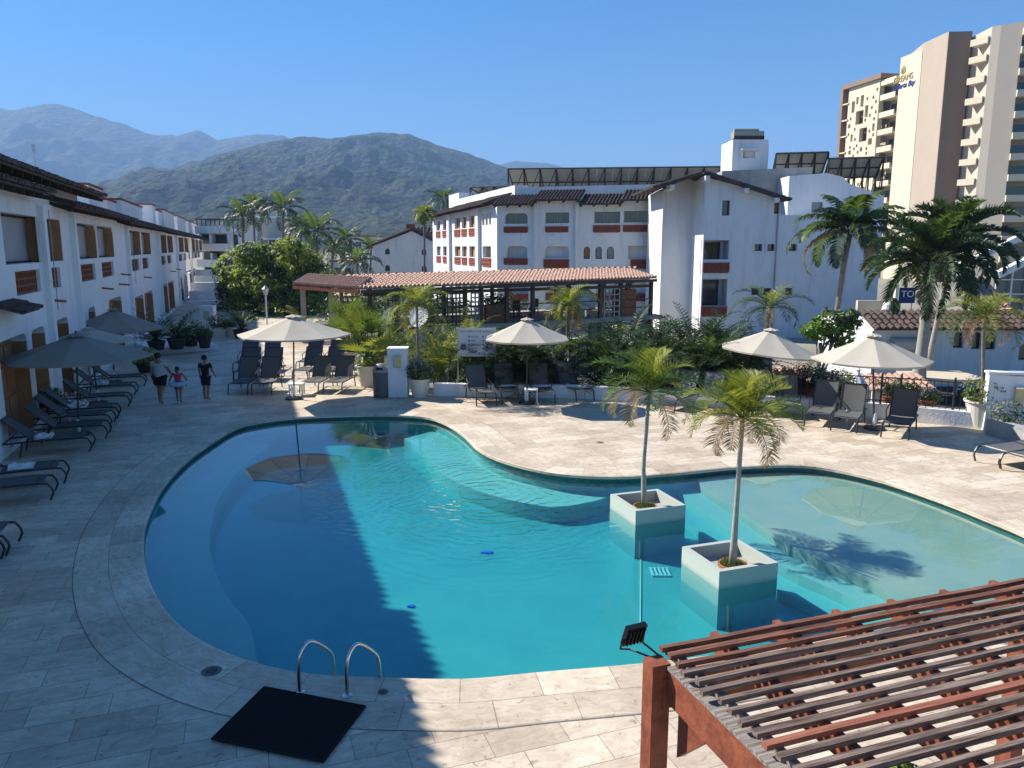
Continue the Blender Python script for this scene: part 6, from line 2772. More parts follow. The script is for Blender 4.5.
# ================================================================== PARASOLS
def parasol(label, base_px, base_py, top_py, rim_py, span_px, mat=None, lean=0.0, rot=.2, top_px=None, group='parasols round the pool', Yo=None):
    b = G(base_px, base_py)
    if Yo:
        b = gp(base_px, Yo, 0)
    Y = b.y
    zt = W(base_px, top_py, Y).z
    zr = W(base_px, rim_py, Y).z
    rr = span_px / 2 / (FPX / (Y * cs + 2.8 * sn))
    root = thing('parasol', label, 'parasol', (b.x, b.y, 0), group)
    tx = (W(top_px, top_py, Y).x - b.x) if top_px else 0
    T = lambda z: Vector((b.x + tx * z / zt, b.y, z))
    mb = MB()
    mb.tube([T(.05), T(zt - .06)], .024, 10)
    mb.build('pole', dark_metal, root)
    mb = MB()
    mb.lathe([(.27, .014), (.27, .05), (.22, .075), (.05, .085), (.045, .09), (.04, .09)], (b.x, b.y, 0), 24)
    bs = mb.build('base', dark_metal, root)
    mb = MB()
    mb.lathe([(.05, .09), (.05, .42), (.03, .43)], (b.x, b.y, 0), 12)
    mb.build('sleeve', white_paint, bs)
    # canopy: eight gores sagging between the ribs
    nseg, sub, rad = 8, 6, 7
    ax = T(zt)
    c0 = Vector((ax.x, ax.y, 0))
    vs, fs = [], []
    tilt = lean

    def cp(az, t, lower=0.0):
        k = (az - rot) / (2 * PI / nseg)
        f = k - math.floor(k)
        edge_r = rr * (1 - .08 * math.sin(PI * f))
        sag = .02 * math.sin(PI * f) * t
        z = zr + (zt - zr) * (1 - t) ** 1.08 - sag - lower
        x = math.cos(az) * edge_r * t
        y = math.sin(az) * edge_r * t
        z += tilt * x
        return Vector((c0.x + x, c0.y + y, z))
    NA = nseg * sub
    for j in range(rad + 1):
        t = .045 + (1 - .045) * j / rad
        for i in range(NA):
            az = rot + 2 * PI * i / NA
            vs.append(cp(az, t))
    for j in range(rad):
        for i in range(NA):
            i2 = (i + 1) % NA
            fs.append((j * NA + i, j * NA + i2, (j + 1) * NA + i2, (j + 1) * NA + i))
    # valance hem turned under
    base_i = len(vs)
    for i in range(NA):
        az = rot + 2 * PI * i / NA
        vs.append(cp(az, 1.0, .05) + Vector((-math.cos(az), -math.sin(az), 0)) * .012)
    for i in range(NA):
        i2 = (i + 1) % NA
        fs.append((rad * NA + i, rad * NA + i2, base_i + i2, base_i + i))
    mb = MB()
    mb.add(vs, fs)
    cn = mb.build('canopy', mat or canvas, root, smooth=False)
    # vent cap
    mb = MB()
    vs = [Vector((c0.x, c0.y, zt + .045))]
    for i in range(NA):
        az = rot + 2 * PI * i / NA
        f = (i % sub) / sub
        vs.append(Vector((c0.x + math.cos(az) * rr * .15, c0.y + math.sin(az) * rr * .15, zt - .045 + .02 * math.sin(PI * f))))
    mb.add(vs, [(0, 1 + i, 1 + (i + 1) % NA) for i in range(NA)])
    mb.build('vent_cap', mat or canvas, cn)
    mb = MB()
    mb.ball((c0.x, c0.y, zt + .07), .03, 8)
    mb.build('finial', dark_metal, root)
    hz_ = zt - .42 * (zt - zr) - .28
    for i in range(nseg):
        az = rot + 2 * PI * i / nseg
        a = cp(az, .05) - Vector((0, 0, .025))
        e = cp(az, .985) - Vector((0, 0, .02))
        m_ = cp(az, .5) - Vector((0, 0, .022))
        mb = MB()
        mb.tube([a, m_, e], .008, 5)
        rb = mb.build('rib', dark_metal, root)
        mb = MB()
        mb.tube([Vector((c0.x, c0.y, hz_)), m_ - Vector((0, 0, .012))], .007, 5)
        mb.build('strut', dark_metal, rb)
    mb = MB()
    mb.lathe([(.035, hz_ - .05), (.04, hz_), (.035, hz_ + .03)], (c0.x, c0.y, 0), 12)
    mb.build('hub', dark_metal, root)
    return b


parasol('beige parasol over the block of grey loungers left of the white pier', 294, 399, 315.5, 334, 112, rot=.1, top_px=293.5)
parasol('beige parasol over the four dark loungers beside the rules board', 527, 403.5, 318.5, 338, 88, rot=.39, top_px=527)
parasol('beige parasol above the pale loungers, left of the last one at right', 768, 405, 329, 351, 100, rot=.15, top_px=771, lean=-.10)
parasol('beige parasol nearest the right edge, above the dark loungers', 874, 429, 334.5, 359, 114, rot=.5, top_px=873)
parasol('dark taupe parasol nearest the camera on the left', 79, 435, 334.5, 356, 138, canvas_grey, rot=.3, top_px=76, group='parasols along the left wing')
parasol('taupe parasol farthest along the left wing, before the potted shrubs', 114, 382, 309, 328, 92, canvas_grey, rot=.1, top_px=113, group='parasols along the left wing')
parasol('paler taupe parasol tucked between the other two at left', 98.6, 403.5, 328, 340, 82, canvas, rot=.6, top_px=88, group='parasols along the left wing')


# ================================================================== LOUNGERS
def lounger_proto(angle, arms=True, seat_l=1.22, back_l=.80, mat=None):
    """foot end at the origin, head towards +Y"""
    mat = mat or fabric
    root = bpy.data.objects.new('sun_lounger', None)
    S.collection.objects.link(root)
    w2, H_ = .315, .36
    mb = MB()
    for s in (-1, 1):
        rail = [(s * w2, .10, .02), (s * w2, .04, .16), (s * w2, .10, .31), (s * w2, .26, H_), (s * w2, seat_l, H_), (s * w2, 1.86, H_ - .02)]
        if arms:
            rail = [(s * w2, .04, .012), (s * w2, .10, H_ - .06), (s * w2, .16, H_), (s * w2, .6, H_), (s * w2, seat_l, H_), (s * w2, 1.86, H_ - .02)]
        rail = [Vector(p) for p in rail]
        mb.tube(spline(rail, False, .08), .021, 7)
    mb.tube([(-w2, .30, H_), (w2, .30, H_)], .018, 6)
    mb.tube([(-w2, 1.84, H_ - .02), (w2, 1.84, H_ - .02)], .02, 6)
    mb.build('frame', dark_metal, root)
    for s in (-1, 1):
        mb = MB()
        mb.tube([(s * w2, 1.45, H_ - .02), (s * (w2 + .01), 1.52, .012)], .02, 7)
        mb.build('leg', dark_metal, root)
    # sling seat
    def sling(y0, z0, y1, z1, sag):
        mb = MB()
        nU, nV = 8, 8
        vs = []
        d = Vector((0, y1 - y0, z1 - z0))
        nn = Vector((0, -(z1 - z0), (y1 - y0))).normalized()
        for j in range(nV + 1):
            for i in range(nU + 1):
                u = -1 + 2 * i / nU
                p = Vector((u * (w2 - .005), y0, z0)) + d * (j / nV) - nn * sag * (1 - u * u)
                vs.append(p)
        k = len(vs)
        vs += [v - nn * .006 for v in vs]
        fs = []
        for j in range(nV):
            for i in range(nU):
                a = j * (nU + 1) + i
                fs.append((a, a + 1, a + nU + 2, a + nU + 1))
                fs.append((k + a + nU + 1, k + a + nU + 2, k + a + 1, k + a))
        mb.add(vs, fs)
        return mb
    sling(.20, H_ + .015, seat_l - .02, H_ + .022, .022).build('seat', mat, root, smooth=True)
    by, bz = seat_l + back_l * math.cos(angle), H_ + .02 + back_l * math.sin(angle)
    o = sling(seat_l + .01, H_ + .03, by, bz, .018).build('backrest', mat, root, smooth=True)
    mb = MB()
    mb.tube([(-w2 + .01, seat_l, H_ + .01), (-w2 + .01, by, bz - .005), (w2 - .01, by, bz - .005), (w2 - .01, seat_l, H_ + .01)], .018, 6)
    mb.build('back_frame', dark_metal, o)
    for s in (-1, 1):
        mb = MB()
        t = .5
        mb.tube([(s * (w2 - .03), seat_l + (by - seat_l) * t, H_ + (bz - H_) * t - .02), (s * (w2 - .03), min(1.8, by + .12), H_ - .01)], .012, 5)
        mb.build('back_prop', dark_metal, root)
    if arms:
        for s in (-1, 1):
            mb = MB()
            t = .42
            y_, z_ = seat_l + (by - seat_l) * t, H_ + (bz - H_) * t
            mb.tube([(s * (w2 + .02), seat_l - .35, H_ - .0), (s * (w2 + .035), seat_l - .32, H_ + .22), (s * (w2 + .035), seat_l - .1, H_ + .25), (s * (w2 + .02), y_, z_)], .016, 6)
            mb.build('armrest', dark_metal, root)
    return root


def place(proto, p, rz, label, group, first=[]):
    o = proto if id(proto) not in [id(x) for x in first] else copy_tree(proto)
    if o is proto:
        first.append(proto)
    o.location = (p.x, p.y, p.z if abs(p.z) > .001 else 0.008)
    o.rotation_euler = (0, 0, rz)
    tag(o, label, 'sun lounger', group)
    return o


steep = lounger_proto(R(60))
mid_ = lounger_proto(R(42), arms=False)
flat = lounger_proto(R(4), arms=False)
light_fab = pmat('pale_sling_fabric', (.20, .20, .19), .8, noise_amt=.12, noise_scale=20, bump=.2, bump_scale=200)
steep_pale = lounger_proto(R(56), mat=light_fab)

g1_ = 'loungers in the block left of the white pier'
rows = [(0, ['front', 'front'], 25.05), (1, ['middle', 'middle'], 27.55), (2, ['rear', 'rear'], 29.7)]
cols_ = [(249.5, 272, 'left pair'), (316.5, 339, 'right pair')]
for r_i, nm_, Yr_ in rows:
    for ci, (xa, xb, cn_) in enumerate(cols_):
        for k, px in enumerate((xa, xb)):
            yy = Yr_ + (.25 if ci == 1 else 0)
            px2 = px + (1.5 if r_i == 1 else 1) * (2.5 if r_i else 0) * (1 if ci == 0 else -2.2) + (.8 if ci else 0)
            X = W(px2, 384, yy + 1.2).x
            rot_ = R(3 if ci == 0 else -6)
            place(steep, Vector((X, yy, 0)), rot_, 'grey lounger, %s row of the block by the pier, %s of the %s' % (nm_[0], 'left one' if k == 0 else 'right one', cn_), g1_)
g2_ = 'dark loungers beside the rules board'
for (fx, fy, bx, by_, lab) in ((487, 407, 475, 385, 'first dark lounger from the rules board, pale foot end'), (512, 405, 503, 385, 'second dark lounger from the rules board'),
                               (545, 405, 538, 385, 'third dark lounger from the rules board, right of the white table'), (586, 402, 565, 384, 'fourth dark lounger from the rules board, turned away to the right')):
    f = G(fx, fy)
    q = W(bx, by_, f.y + 1.55)
    d = Vector((q.x - f.x, 1.55 + (0 if fx < 580 else -.2), 0))
    place(steep, f, math.atan2(-d.x, d.y), lab, g2_)
g3_ = 'loungers along the right part of the deck'
for (fx, fy, bx, Yb, lab, pr) in ((664, 412, 694, 24.0, 'pale lounger half hidden by the farther pool palm crown', steep_pale), (703, 416, 716, 23.7, 'pale lounger between the two pool palm crowns', steep_pale),
                                  (790, 420, 787, 22.9, 'pale lounger behind the nearer pool palm crown', steep_pale), (770, 418, 762, 23.3, 'pale lounger hidden most by the nearer pool palm', steep_pale),
                                  (816, 428, 829, 22.1, 'dark lounger with sunlit foot, left of the right parasol pole', steep), (843, 433, 857, 21.6, 'dark lounger just left of the right parasol pole', steep),
                                  (894, 440, 909, 20.9, 'single dark lounger right of the right parasol pole', steep)):
    f = G(fx, fy)
    X = W(bx, 384, Yb).x
    d = Vector((X - f.x, Yb - f.y, 0))
    place(pr, f, math.atan2(-d.x, d.y), lab, g3_)
f = G(984, 466)
place(flat, f, R(-72), 'flat lounger lying at the right edge of the picture, the rear one', g3_)
f = G(1012, 474)
place(copy_tree(flat), f, R(-66), 'flat lounger cut by the right edge of the picture, the front one', g3_)
g4_ = 'loungers in the row along the left wing'
lab4 = ['farthest lounger of the left row, under the farthest parasol', 'second lounger from the far end of the left row', 'third lounger from the far end of the left row', 'fourth lounger from the far end of the left row, with rumpled towel',
        'fifth lounger from the far end, foot left of the pool rim', 'lounger behind the nearest left parasol pole', 'lounger just in front of the nearest left parasol pole', 'shaded lounger with folded white towel',
        'lounger in front of the folded towel one', 'lounger mostly cut by the left edge, rear of two', 'nearest lounger, mostly cut by the left edge']
lp = [(148, 385), (139, 394), (133, 405), (122, 417), (116, 425), (112, 436), (96, 449), (71, 480), (59, 496), (20, 549), (4, 567)]
towel_at = []
for i, ((px, py), lab) in enumerate(zip(lp, lab4)):
    f = G(px, py)
    ang = math.atan2(U.x, -U.y)     # head towards -U
    rz = math.atan2(U.x, -U.y)
    # +Y local should point to -U : rotate by angle a with (-sin a, cos a) = -U
    a = math.atan2(U.x, -U.y) if False else math.atan2(U.x, -U.y)
    a = math.atan2(U.x, -U.y)
    pr = flat if i in (7, 8) and False else mid_
    o = place(pr, f, a + R([2, -1, 1, 3, -2, 0, 2, 6, 4, -3, 2][i]), lab, g4_)
    towel_at.append((o.location.copy(), o.rotation_euler.z))


def cloth(label, c, rz, sx, sy, z, amp, seed, cat='towel', name='towel'):
    r2 = random.Random(seed)
    mb = MB()
    nU, nV = 12, 12
    vs = []
    for j in range(nV + 1):
        for i in range(nU + 1):
            u, v = i / nU - .5, j / nV - .5
            h = z + amp * (.5 + noise.noise(Vector((u * 4 + seed, v * 4, 0)))) * (1 - (abs(u) * 2) ** 6 * .5)
            vs.append((u * sx + noise.noise(Vector((v * 5, seed, 1))) * .03, v * sy + noise.noise(Vector((u * 5, seed, 2))) * .03, h))
    k = len(vs)
    vs += [(x, y, z) for x, y, _ in vs]
    fs = []
    W_ = nU + 1
    for j in range(nV):
        for i in range(nU):
            a = j * W_ + i
            fs.append((a, a + 1, a + W_ + 1, a + W_))
            fs.append((k + a + W_, k + a + W_ + 1, k + a + 1, k + a))
    rim = [i for i in range(W_)] + [j * W_ + nU for j in range(1, nV + 1)] + [nV * W_ + i for i in range(nU - 1, -1, -1)] + [j * W_ for j in range(nV - 1, 0, -1)]
    for a, b in zip(rim, rim[1:] + rim[:1]):
        fs.append((a, b, k + b, k + a))
    M = Matrix.Translation(c) @ Matrix.Rotation(rz, 4, 'Z')
    mb.add([M @ Vector(v) for v in vs], fs)
    o = mb.build(name, towel_m, smooth=True)
    return tag(o, label, cat)


for i, ly, sx, sy, amp, lab in ((7, .85, .5, .45, .06, 'folded white towel lying on a shaded lounger at the left edge'), (3, 1.1, .5, .5, .16, 'rumpled white towel heaped on a lounger in the left row'),
                                (1, 1.1, .45, .4, .15, 'small rumpled towel on a far lounger of the left row'), (6, 1.05, .45, .35, .10, 'rumpled pale towel by the nearest left parasol pole')):
    L0, rz = towel_at[i]
    M = Matrix.Rotation(rz, 3, 'Z')
    c = L0 + M @ Vector((0, ly, 0))
    cloth(lab, Vector((c.x, c.y, 0)), rz, sx, sy, .395, amp, i * 3 + 1)


# side tables
def side_table(label, c, s=.42, h=.42, rz=0.0):
    root = thing('side_table', label, 'side table', (c.x, c.y, 0.008), 'small white side tables')
    mb = MB()
    mb.box((c.x, c.y, h), (s, s, .035), rz)
    mb.build('tabletop', trim_white, root)
    M = Matrix.Rotation(rz, 3, 'Z')
    for sx in (-1, 1):
        for sy in (-1, 1):
            p = M @ Vector((sx * (s / 2 - .03), sy * (s / 2 - .03), 0))
            mb = MB()
            mb.box((c.x + p.x, c.y + p.y, (h - .018 + .012) / 2), (.045, .045, h - .03), rz)
            mb.build('leg', trim_white, root)
side_table('small white side table between the second and third loungers from the rules board', G(531, 402.5))
q = G(297, 393)
side_table('white side table at the foot of the parasol by the lounger block', Vector((q.x + .1, q.y - .35, 0)), .46, .38, .1)
q = G(82, 428)
side_table('white side table in the shade by the nearest left parasol', Vector((q.x - .9, q.y + .9, 0)))
q = G(867, 425)
side_table('white side table left of the right parasol pole', Vector((q.x - .2, q.y + .6, 0)))
# bin
q = G(381.5, 397)
root = thing('litter_bin', 'grey cylindrical litter bin with domed lid left of the white pier', 'bin', (q.x, q.y, 0))
mb = MB()
mb.lathe([(.25, .014), (.26, .03), (.26, .82), (.25, .83)], (q.x, q.y, 0), 24)
mb.build('body', pmat('bin_grey', (.12, .12, .12), .5, noise_amt=.1), root)
mb = MB()
mb.lathe([(.265, .832), (.265, .88), (.22, 1.0), (.12, 1.09), (.02, 1.11)], (q.x, q.y, 0), 24)
ld_ = mb.build('lid', pmat('bin_lid', (.28, .27, .25), .45), root)
mb = MB()
mb.box((q.x, q.y - .225, .955), (.2, .04, .09))
mb.build('flap', black_plastic, ld_)

# ================================================================== RULES BOARD
a, b = W(458, 357, 25.15), W(495, 328.5, 25.15)
root = thing('rules_board', 'white pool rules board on two posts behind the low wall', 'sign', ((a.x + b.x) / 2, 25.3, 0))
mb = MB()
mb.box(((a.x + b.x) / 2, 25.3, (a.z + b.z) / 2), (b.x - a.x, .03, b.z - a.z))
mb.build('board', pmat('sign_white', (.62, .63, .64), .5), root)
for x in (a.x - .015, b.x + .015):
    mb = MB()
    mb.box((x, 25.3, b.z / 2), (.035, .045, b.z + .02))
    mb.build('post', alu, root)
ink = pmat('grey_ink', (.12, .13, .16), .6)
Wd, Hd = b.x - a.x, b.z - a.z
cu = bpy.data.curves.new('t', 'FONT')
cu.body = 'REGLAMENTO DE ALBERCA'
cu.size = .088
cu.align_x = 'CENTER'
cu.materials.append(ink)
cu.extrude = .001
me = text_mesh(cu, 'title')
t = bpy.data.objects.new('title', me)
S.collection.objects.link(t)
t.parent = root
t.rotation_euler = (PI / 2, 0, 0)
t.location = Vector(((a.x + b.x) / 2, 25.282, b.z - Hd * .15)) - Vector(root.location)
mb = MB()
r2 = random.Random(2)
y = 25.283
for col_, x0 in ((0, .30), (1, .68)):
    for k in range(5 if col_ == 0 else 4):
        z = b.z - Hd * (.30 + .14 * k)
        xx = a.x + Wd * x0
        mb.box((xx, y, z), (.055, .004, .05))
        for ln_ in range(2):
            ww = Wd * r2.uniform(.12, .2)
            mb.box((xx + .06 + ww / 2, y, z + .015 - ln_ * .03), (ww, .004, .010))
mb.box((a.x + Wd * .5, y, a.z + Hd * .08), (Wd * .7, .004, .012))
mb.build('rule_lines', ink, root)
mb = MB()
mb.lathe([(.01, 0), (.1, 0), (.1, .004), (.01, .004)], (0, 0, 0), 20)
M = Matrix.Translation((a.x + Wd * .14, y, a.z + Hd * .33)) @ Matrix.Rotation(PI / 2, 4, 'X')
mb.v = [M @ v for v in mb.v]
mb.build('round_mark', ink, root)
# white posts in the hedge
for px, py0, Y, lab in ((561, 342, 26.5, 'slim white post in the hedge right of the centre parasol'), (574, 340, 27.2, 'wide pale pillar behind the young palm rosette')):
    c = gp(px, Y, 0)
    z = W(px, py0, Y).z
    mb = MB()
    w_ = .12 if px < 570 else .32
    mb.box((c.x, Y, z / 2 - .3), (w_, w_, z + .6))
    mb.box((c.x, Y, z + .03), (w_ + .06, w_ + .06, .06))
    tag(mb.build('garden_post', white_paint), lab, 'post')

# ================================================================== POOL FITTINGS
def ladder():
    l0, l1 = G(300, 693, .012), G(347.5, 696, .012)
    root = thing('pool_ladder', 'curved stainless steel pool ladder handrails at the near edge', 'pool ladder', (l0 + l1) / 2)
    s = (l1 - l0).normalized()
    n_ = Vector((.29, .37, 0)).normalized()
    ends = []
    for p in (l0, l1):
        pts = [p + Vector((0, 0, .0)), p + Vector((0, 0, .30)), p + n_ * .04 + Vector((0, 0, .46)), p + n_ * .13 + Vector((0, 0, .54)), p + n_ * .24 + Vector((0, 0, .49)), p + n_ * .41 + Vector((0, 0, .32)),
               p + n_ * .46 + Vector((0, 0, .20)), p + n_ * .47 + Vector((0, 0, -.1)), p + n_ * .47 + Vector((0, 0, -.70))]
        mb = MB()
        mb.tube(spline(pts, False, .04), .021, 12)
        h_ = mb.build('handrail', steel, root, smooth=True)
        mb = MB()
        mb.lathe([(.055, .001), (.055, .012), (.03, .022), (.024, .024)], p, 18)
        mb.build('flange', steel, h_)
        ends.append(p + n_ * .47)
    for z in (-.13, -.36, -.60):
        mb = MB()
        c = (ends[0] + ends[1]) / 2
        mb.box((c.x, c.y - .0, z), ((ends[1] - ends[0]).length - .045, .09, .03), math.atan2(s.y, s.x))
        mb.build('tread', pmat('white_tread', (.5, .55, .6), .4), root)


ladder()
# rubber mat
cn = [G(x, y, .016) for x, y in ((264, 687.5), (366, 707), (323.5, 763), (211, 740))]
ctr = sum(cn, Vector()) / 4
mb = MB()
mb.prism([(p.x, p.y) for p in cn], .0155, .026)
n_ = Vector((0, 0, 1))
for k in range(4):
    p, q = cn[k], cn[(k + 1) % 4]
    mb.beam(p.lerp(ctr, .012) + Vector((0, 0, .012)), q.lerp(ctr, .012) + Vector((0, 0, .012)), .022, .010)
e1_, e2_ = cn[1] - cn[0], cn[3] - cn[0]
for k in range(1, 46):
    p = cn[0].lerp(cn[3], k / 46)
    q = cn[1].lerp(cn[2], k / 46)
    mb.beam(p.lerp(q, .02) + Vector((0, 0, .0108)), p.lerp(q, .98) + Vector((0, 0, .0108)), .010, .004)
tag(mb.build('rubber_mat', black_rubber), 'black ribbed rubber mat lying on the paving by the ladder', 'mat')
# skimmer lids and drains
for px, py, r_, lab in ((211.5, 671, .115, 'round grey skimmer lid in the paving left of the ladder'), (214, 431, .22, 'round grey lid in the far shaded paving'), (98.5, 608, .07, 'small metal floor drain in the shaded paving at left'),
                        (383, 692, .06, 'small round cap in the coping right of the ladder'), (600, 442, .1, 'small tan floor cap on the sunlit deck')):
    c = G(px, py, .013)
    if px == 98.5:
        mb = MB()
        mb.box((c.x, c.y, .004), (.22, .15, .006), .33)
        t = thing('floor_drain', lab, 'drain', (c.x, c.y, .004))
        mb.build('plate', grey_conc, t)
        for k in range(5):
            mb = MB()
            v = Matrix.Rotation(.33, 3, 'Z') @ Vector((-.08 + .04 * k, 0, 0))
            mb.box((c.x + v.x, c.y + v.y, .0078), (.014, .11, .002), .33)
            mb.build('slot', black_plastic, t)
        continue
    t = thing('deck_lid', lab, 'lid', (c.x, c.y, .012))
    mb = MB()
    z = .0135 if px in (211.5, 383) else .003
    mb.lathe([(r_, z), (r_ * .97, z + .004), (.01, z + .004)], (c.x, c.y, 0), 24)
    mb.build('ring', pmat('lid_grey', (.16, .155, .15), .7, noise_amt=.3, noise_scale=30) if px < 500 else pmat('lid_tan', (.3, .2, .12), .7), t)
    mb = MB()
    mb.lathe([(r_ * .6, z + .0045), (r_ * .58, z + .007), (.01, z + .007)], (c.x, c.y, 0), 20)
    mb.build('centre', pmat('lid_dark', (.07, .07, .07), .7), t)
# painted depth marks / drain on the pool floor
for px, py, sx, sy, mat_, lab, nm in ((487, 553, .12, .06, pmat('blue_tile', (.02, .18, .75), .5), 'bright blue marker on the pool floor, mid pool', 'floor_marker'), (411, 607, .06, .05, pmat('blue_tile', (.02, .18, .75), .5), 'small blue marker on the pool floor nearer the ladder', 'floor_marker'),
                                      (660, 573, .3, .3, white_paint, 'pale square floor grate between the pool planters', 'floor_grate')):
    c = G(px, py, FZ)
    mb = MB()
    if nm == 'floor_grate':
        for k in range(5):
            mb.box((c.x - .14 + .07 * k, c.y, FZ + .022), (.03, .3, .02))
        mb.box((c.x, c.y + .16, FZ + .022), (.34, .02, .02))
        mb.box((c.x, c.y - .16, FZ + .022), (.34, .02, .02))
    else:
        mb.prism([(c.x - sx, c.y - sy * .5), (c.x + sx * .5, c.y - sy), (c.x + sx, c.y + sy * .3), (c.x, c.y + sy)], FZ + .006, FZ + .03)
    tag(mb.build(nm, mat_), lab, 'pool marker' if nm != 'floor_grate' else 'grate')
# pale lane line on the floor running from the farther planter
a, b = G(641, 540, FZ), G(640, 640, FZ)
mb = MB()
mb.beam(Vector((a.x, a.y, FZ + .012)), Vector((b.x, b.y, FZ + .012)), .02, .012)
tag(mb.build('floor_hose', white_paint), 'thin pale hose lying on the pool floor in front of the farther planter', 'hose')

# ================================================================== PERGOLA
def pergola():
    zt = 2.6
    c0 = G(656, 650, zt + .10)          # corner where the floodlight sits
    z_b = zt
    root = thing('pergola', 'weathered red wooden slat pergola in the lower right corner', 'pergola', (c0.x, c0.y, 0))
    Up, Vp = U.copy(), V.copy()
    ang = math.atan2(U.y, U.x)

    def P(u, v, z):
        return Vector((c0.x + Up.x * u + Vp.x * v, c0.y + Up.y * u + Vp.y * v, z))
    LU, LV = 5.2, 2.6
    # posts
    for (u, v) in ((-.01, -.03), (2.62, -.06), (5.1, -.06), (.07, -LV + .1), (2.62, -LV + .1)):
        p = P(u, v, 0)
        mb = MB()
        hp_ = zt + .05 if u < 0 else zt - .2
        mb.box((p.x, p.y, hp_ / 2 + .007), (.105, .105, hp_), ang)
        ps = mb.build('post', wood_red, root)
        mb = MB()
        mb.box((p.x, p.y, .06), (.2, .2, .1), ang)
        mb.build('post_foot', dark_metal, ps)
    # main beams: along u at the far and near side, along v at the left end
    def bar(a, b, wd, ht, nm, mat=wood_red, par=root):
        mb = MB()
        mb.beam(a, b, wd, ht)
        return mb.build(nm, mat, par)
    bar(P(-.0, -.06, zt - .105), P(LU, -.06, zt - .105), .06, .17, 'far_beam')
    bar(P(0, -LV + .1, zt - .105), P(LU, -LV + .1, zt - .105), .06, .17, 'near_beam')
    bar(P(.05, -.09, zt - .06), P(.05, -LV + .2, zt - .06), .055, .19, 'end_beam')
    bar(P(.05, -.10, zt + .047), P(.05, -LV + .2, zt + .047), .075, .018, 'end_cap', wood_grey)
    bar(P(2.62, -.095, zt - .12), P(2.62, -LV + .2, zt - .12), .055, .15, 'cross_beam')
    # corner braces
    for (u, v, du, dv) in ((.07, -.13, 0, -1), (.14, -.06, 1, 0)):
        a, b, c = P(u, v, zt - .2), P(u + du * .26, v + dv * .26, zt - .2), P(u, v, zt - .46)
        th = P(u + dv * .0 + abs(dv) * .04, v + abs(du) * .04, 0) - P(u, v, 0)
        mb = MB()
        vs = [a, b, c, a + th, b + th, c + th]
        mb.add(vs, [(0, 1, 2), (5, 4, 3), (0, 3, 4, 1), (1, 4, 5, 2), (2, 5, 3, 0)])
        mb.build('corner_brace', wood_red, root)
    # rafters along v with stubs past the far beam
    k = 0
    u = .42
    while u < LU:
        zz = zt + .035
        bar(P(u, .10, zz), P(u, -LV, zz), .042, .10, 'rafter')
        u += .415
    # first rafter over the end beam
    bar(P(.11, .06, zt + .055), P(.11, -LV, zt + .055), .035, .055, 'rafter', wood_grey)
    # slats along u
    r2 = random.Random(12)
    v = .0
    i = 0
    while v > -LV:
        mb = MB()
        z0 = zt + .101
        segs = 14
        ua = .05 - r2.uniform(0, .05)
        pts = []
        wob = r2.uniform(0, 10)
        for q in range(segs + 1):
            uu = ua + (LU - ua) * q / segs
            pts.append(P(uu, v + .006 * noise.noise(Vector((uu * 1.3, wob, 0))), z0 + .006 * noise.noise(Vector((uu * 1.6, wob, 4)))))
        hw, hh = .0165 + r2.uniform(-.003, .003), .013
        tw = r2.uniform(-.12, .12)
        vs = []
        for p in pts:
            for a_, b_ in ((-hw, -hh), (hw, -hh), (hw, hh), (-hw, hh)):
                c_, s_ = math.cos(tw), math.sin(tw)
                y_, z_ = a_ * c_ - b_ * s_, a_ * s_ + b_ * c_
                vs.append(p + Vp * y_ + Vector((0, 0, z_)))
        fs = [(0, 3, 2, 1), (len(vs) - 4, len(vs) - 3, len(vs) - 2, len(vs) - 1)]
        for q in range(segs):
            for e in range(4):
                e2 = (e + 1) % 4
                fs.append((q * 4 + e, q * 4 + e2, q * 4 + 4 + e2, q * 4 + 4 + e))
        mb.add(vs, fs)
        mat = slat_new if i == 10 else (slat_red if i < 3 else slat_grey)
        mb.build('slat', mat, root)
        v -= .087 * r2.uniform(.95, 1.05)
        i += 1
    # floodlight on the corner post
    q = W(634, 634, c0.y + .12)
    fl_ = thing('floodlight', 'small black floodlight on a bracket at the pergola corner', 'floodlight', (c0.x, c0.y, zt))
    M = Matrix.Translation(q) @ Matrix.Rotation(R(25), 4, 'Z') @ Matrix.Rotation(R(22), 4, 'X')
    mb = MB()
    mb.box((0, 0, 0), (.125, .03, .13))
    for e in range(5):
        mb.box((-.045 + e * .0225, -.022, -.0), (.004, .015, .11))
    mb.v = [M @ v for v in mb.v]
    mb.build('housing', black_plastic, fl_)
    mb = MB()
    mb.box((0, .0165, 0), (.108, .004, .112))
    mb.v = [M @ v for v in mb.v]
    mb.build('lens', glass, fl_)
    mb = MB()
    s1, s2 = M @ Vector((.07, 0, -.01)), M @ Vector((-.07, 0, -.01))
    kn = P(.05, -.03, zt + .03)
    low = M @ Vector((.0, -.01, -.11))
    mb.tube([s2, M @ Vector((-.07, -.01, -.085)), low, kn], .006, 6)
    mb.tube([s1, M @ Vector((.075, -.01, -.08)), kn + Vector((0, 0, .01))], .006, 6)
    mb.build('bracket', dark_metal, fl_)
    mb = MB()
    mb.tube([kn + Vector((0, 0, -.01)), P(.09, -.2, zt + .03), P(.06, -.5, zt + .028), P(.09, -.9, zt + .026), P(.06, -1.5, zt + .028)], .006, 6)
    mb.build('cable', black_plastic, fl_)
    # shrubs below, seen through the slats
    for i, (px, py, lab) in enumerate(((915, 745, 'leafy plant in a dark pot below the pergola slats, left'), (985, 760, 'leafy plant in a dark pot below the pergola slats, right'))):
        g = G(px, py, .9)
        potted(lab, (g.x, g.y, 0), .22, .45, 400 + i, 'bush', pot_dark, size=.8)


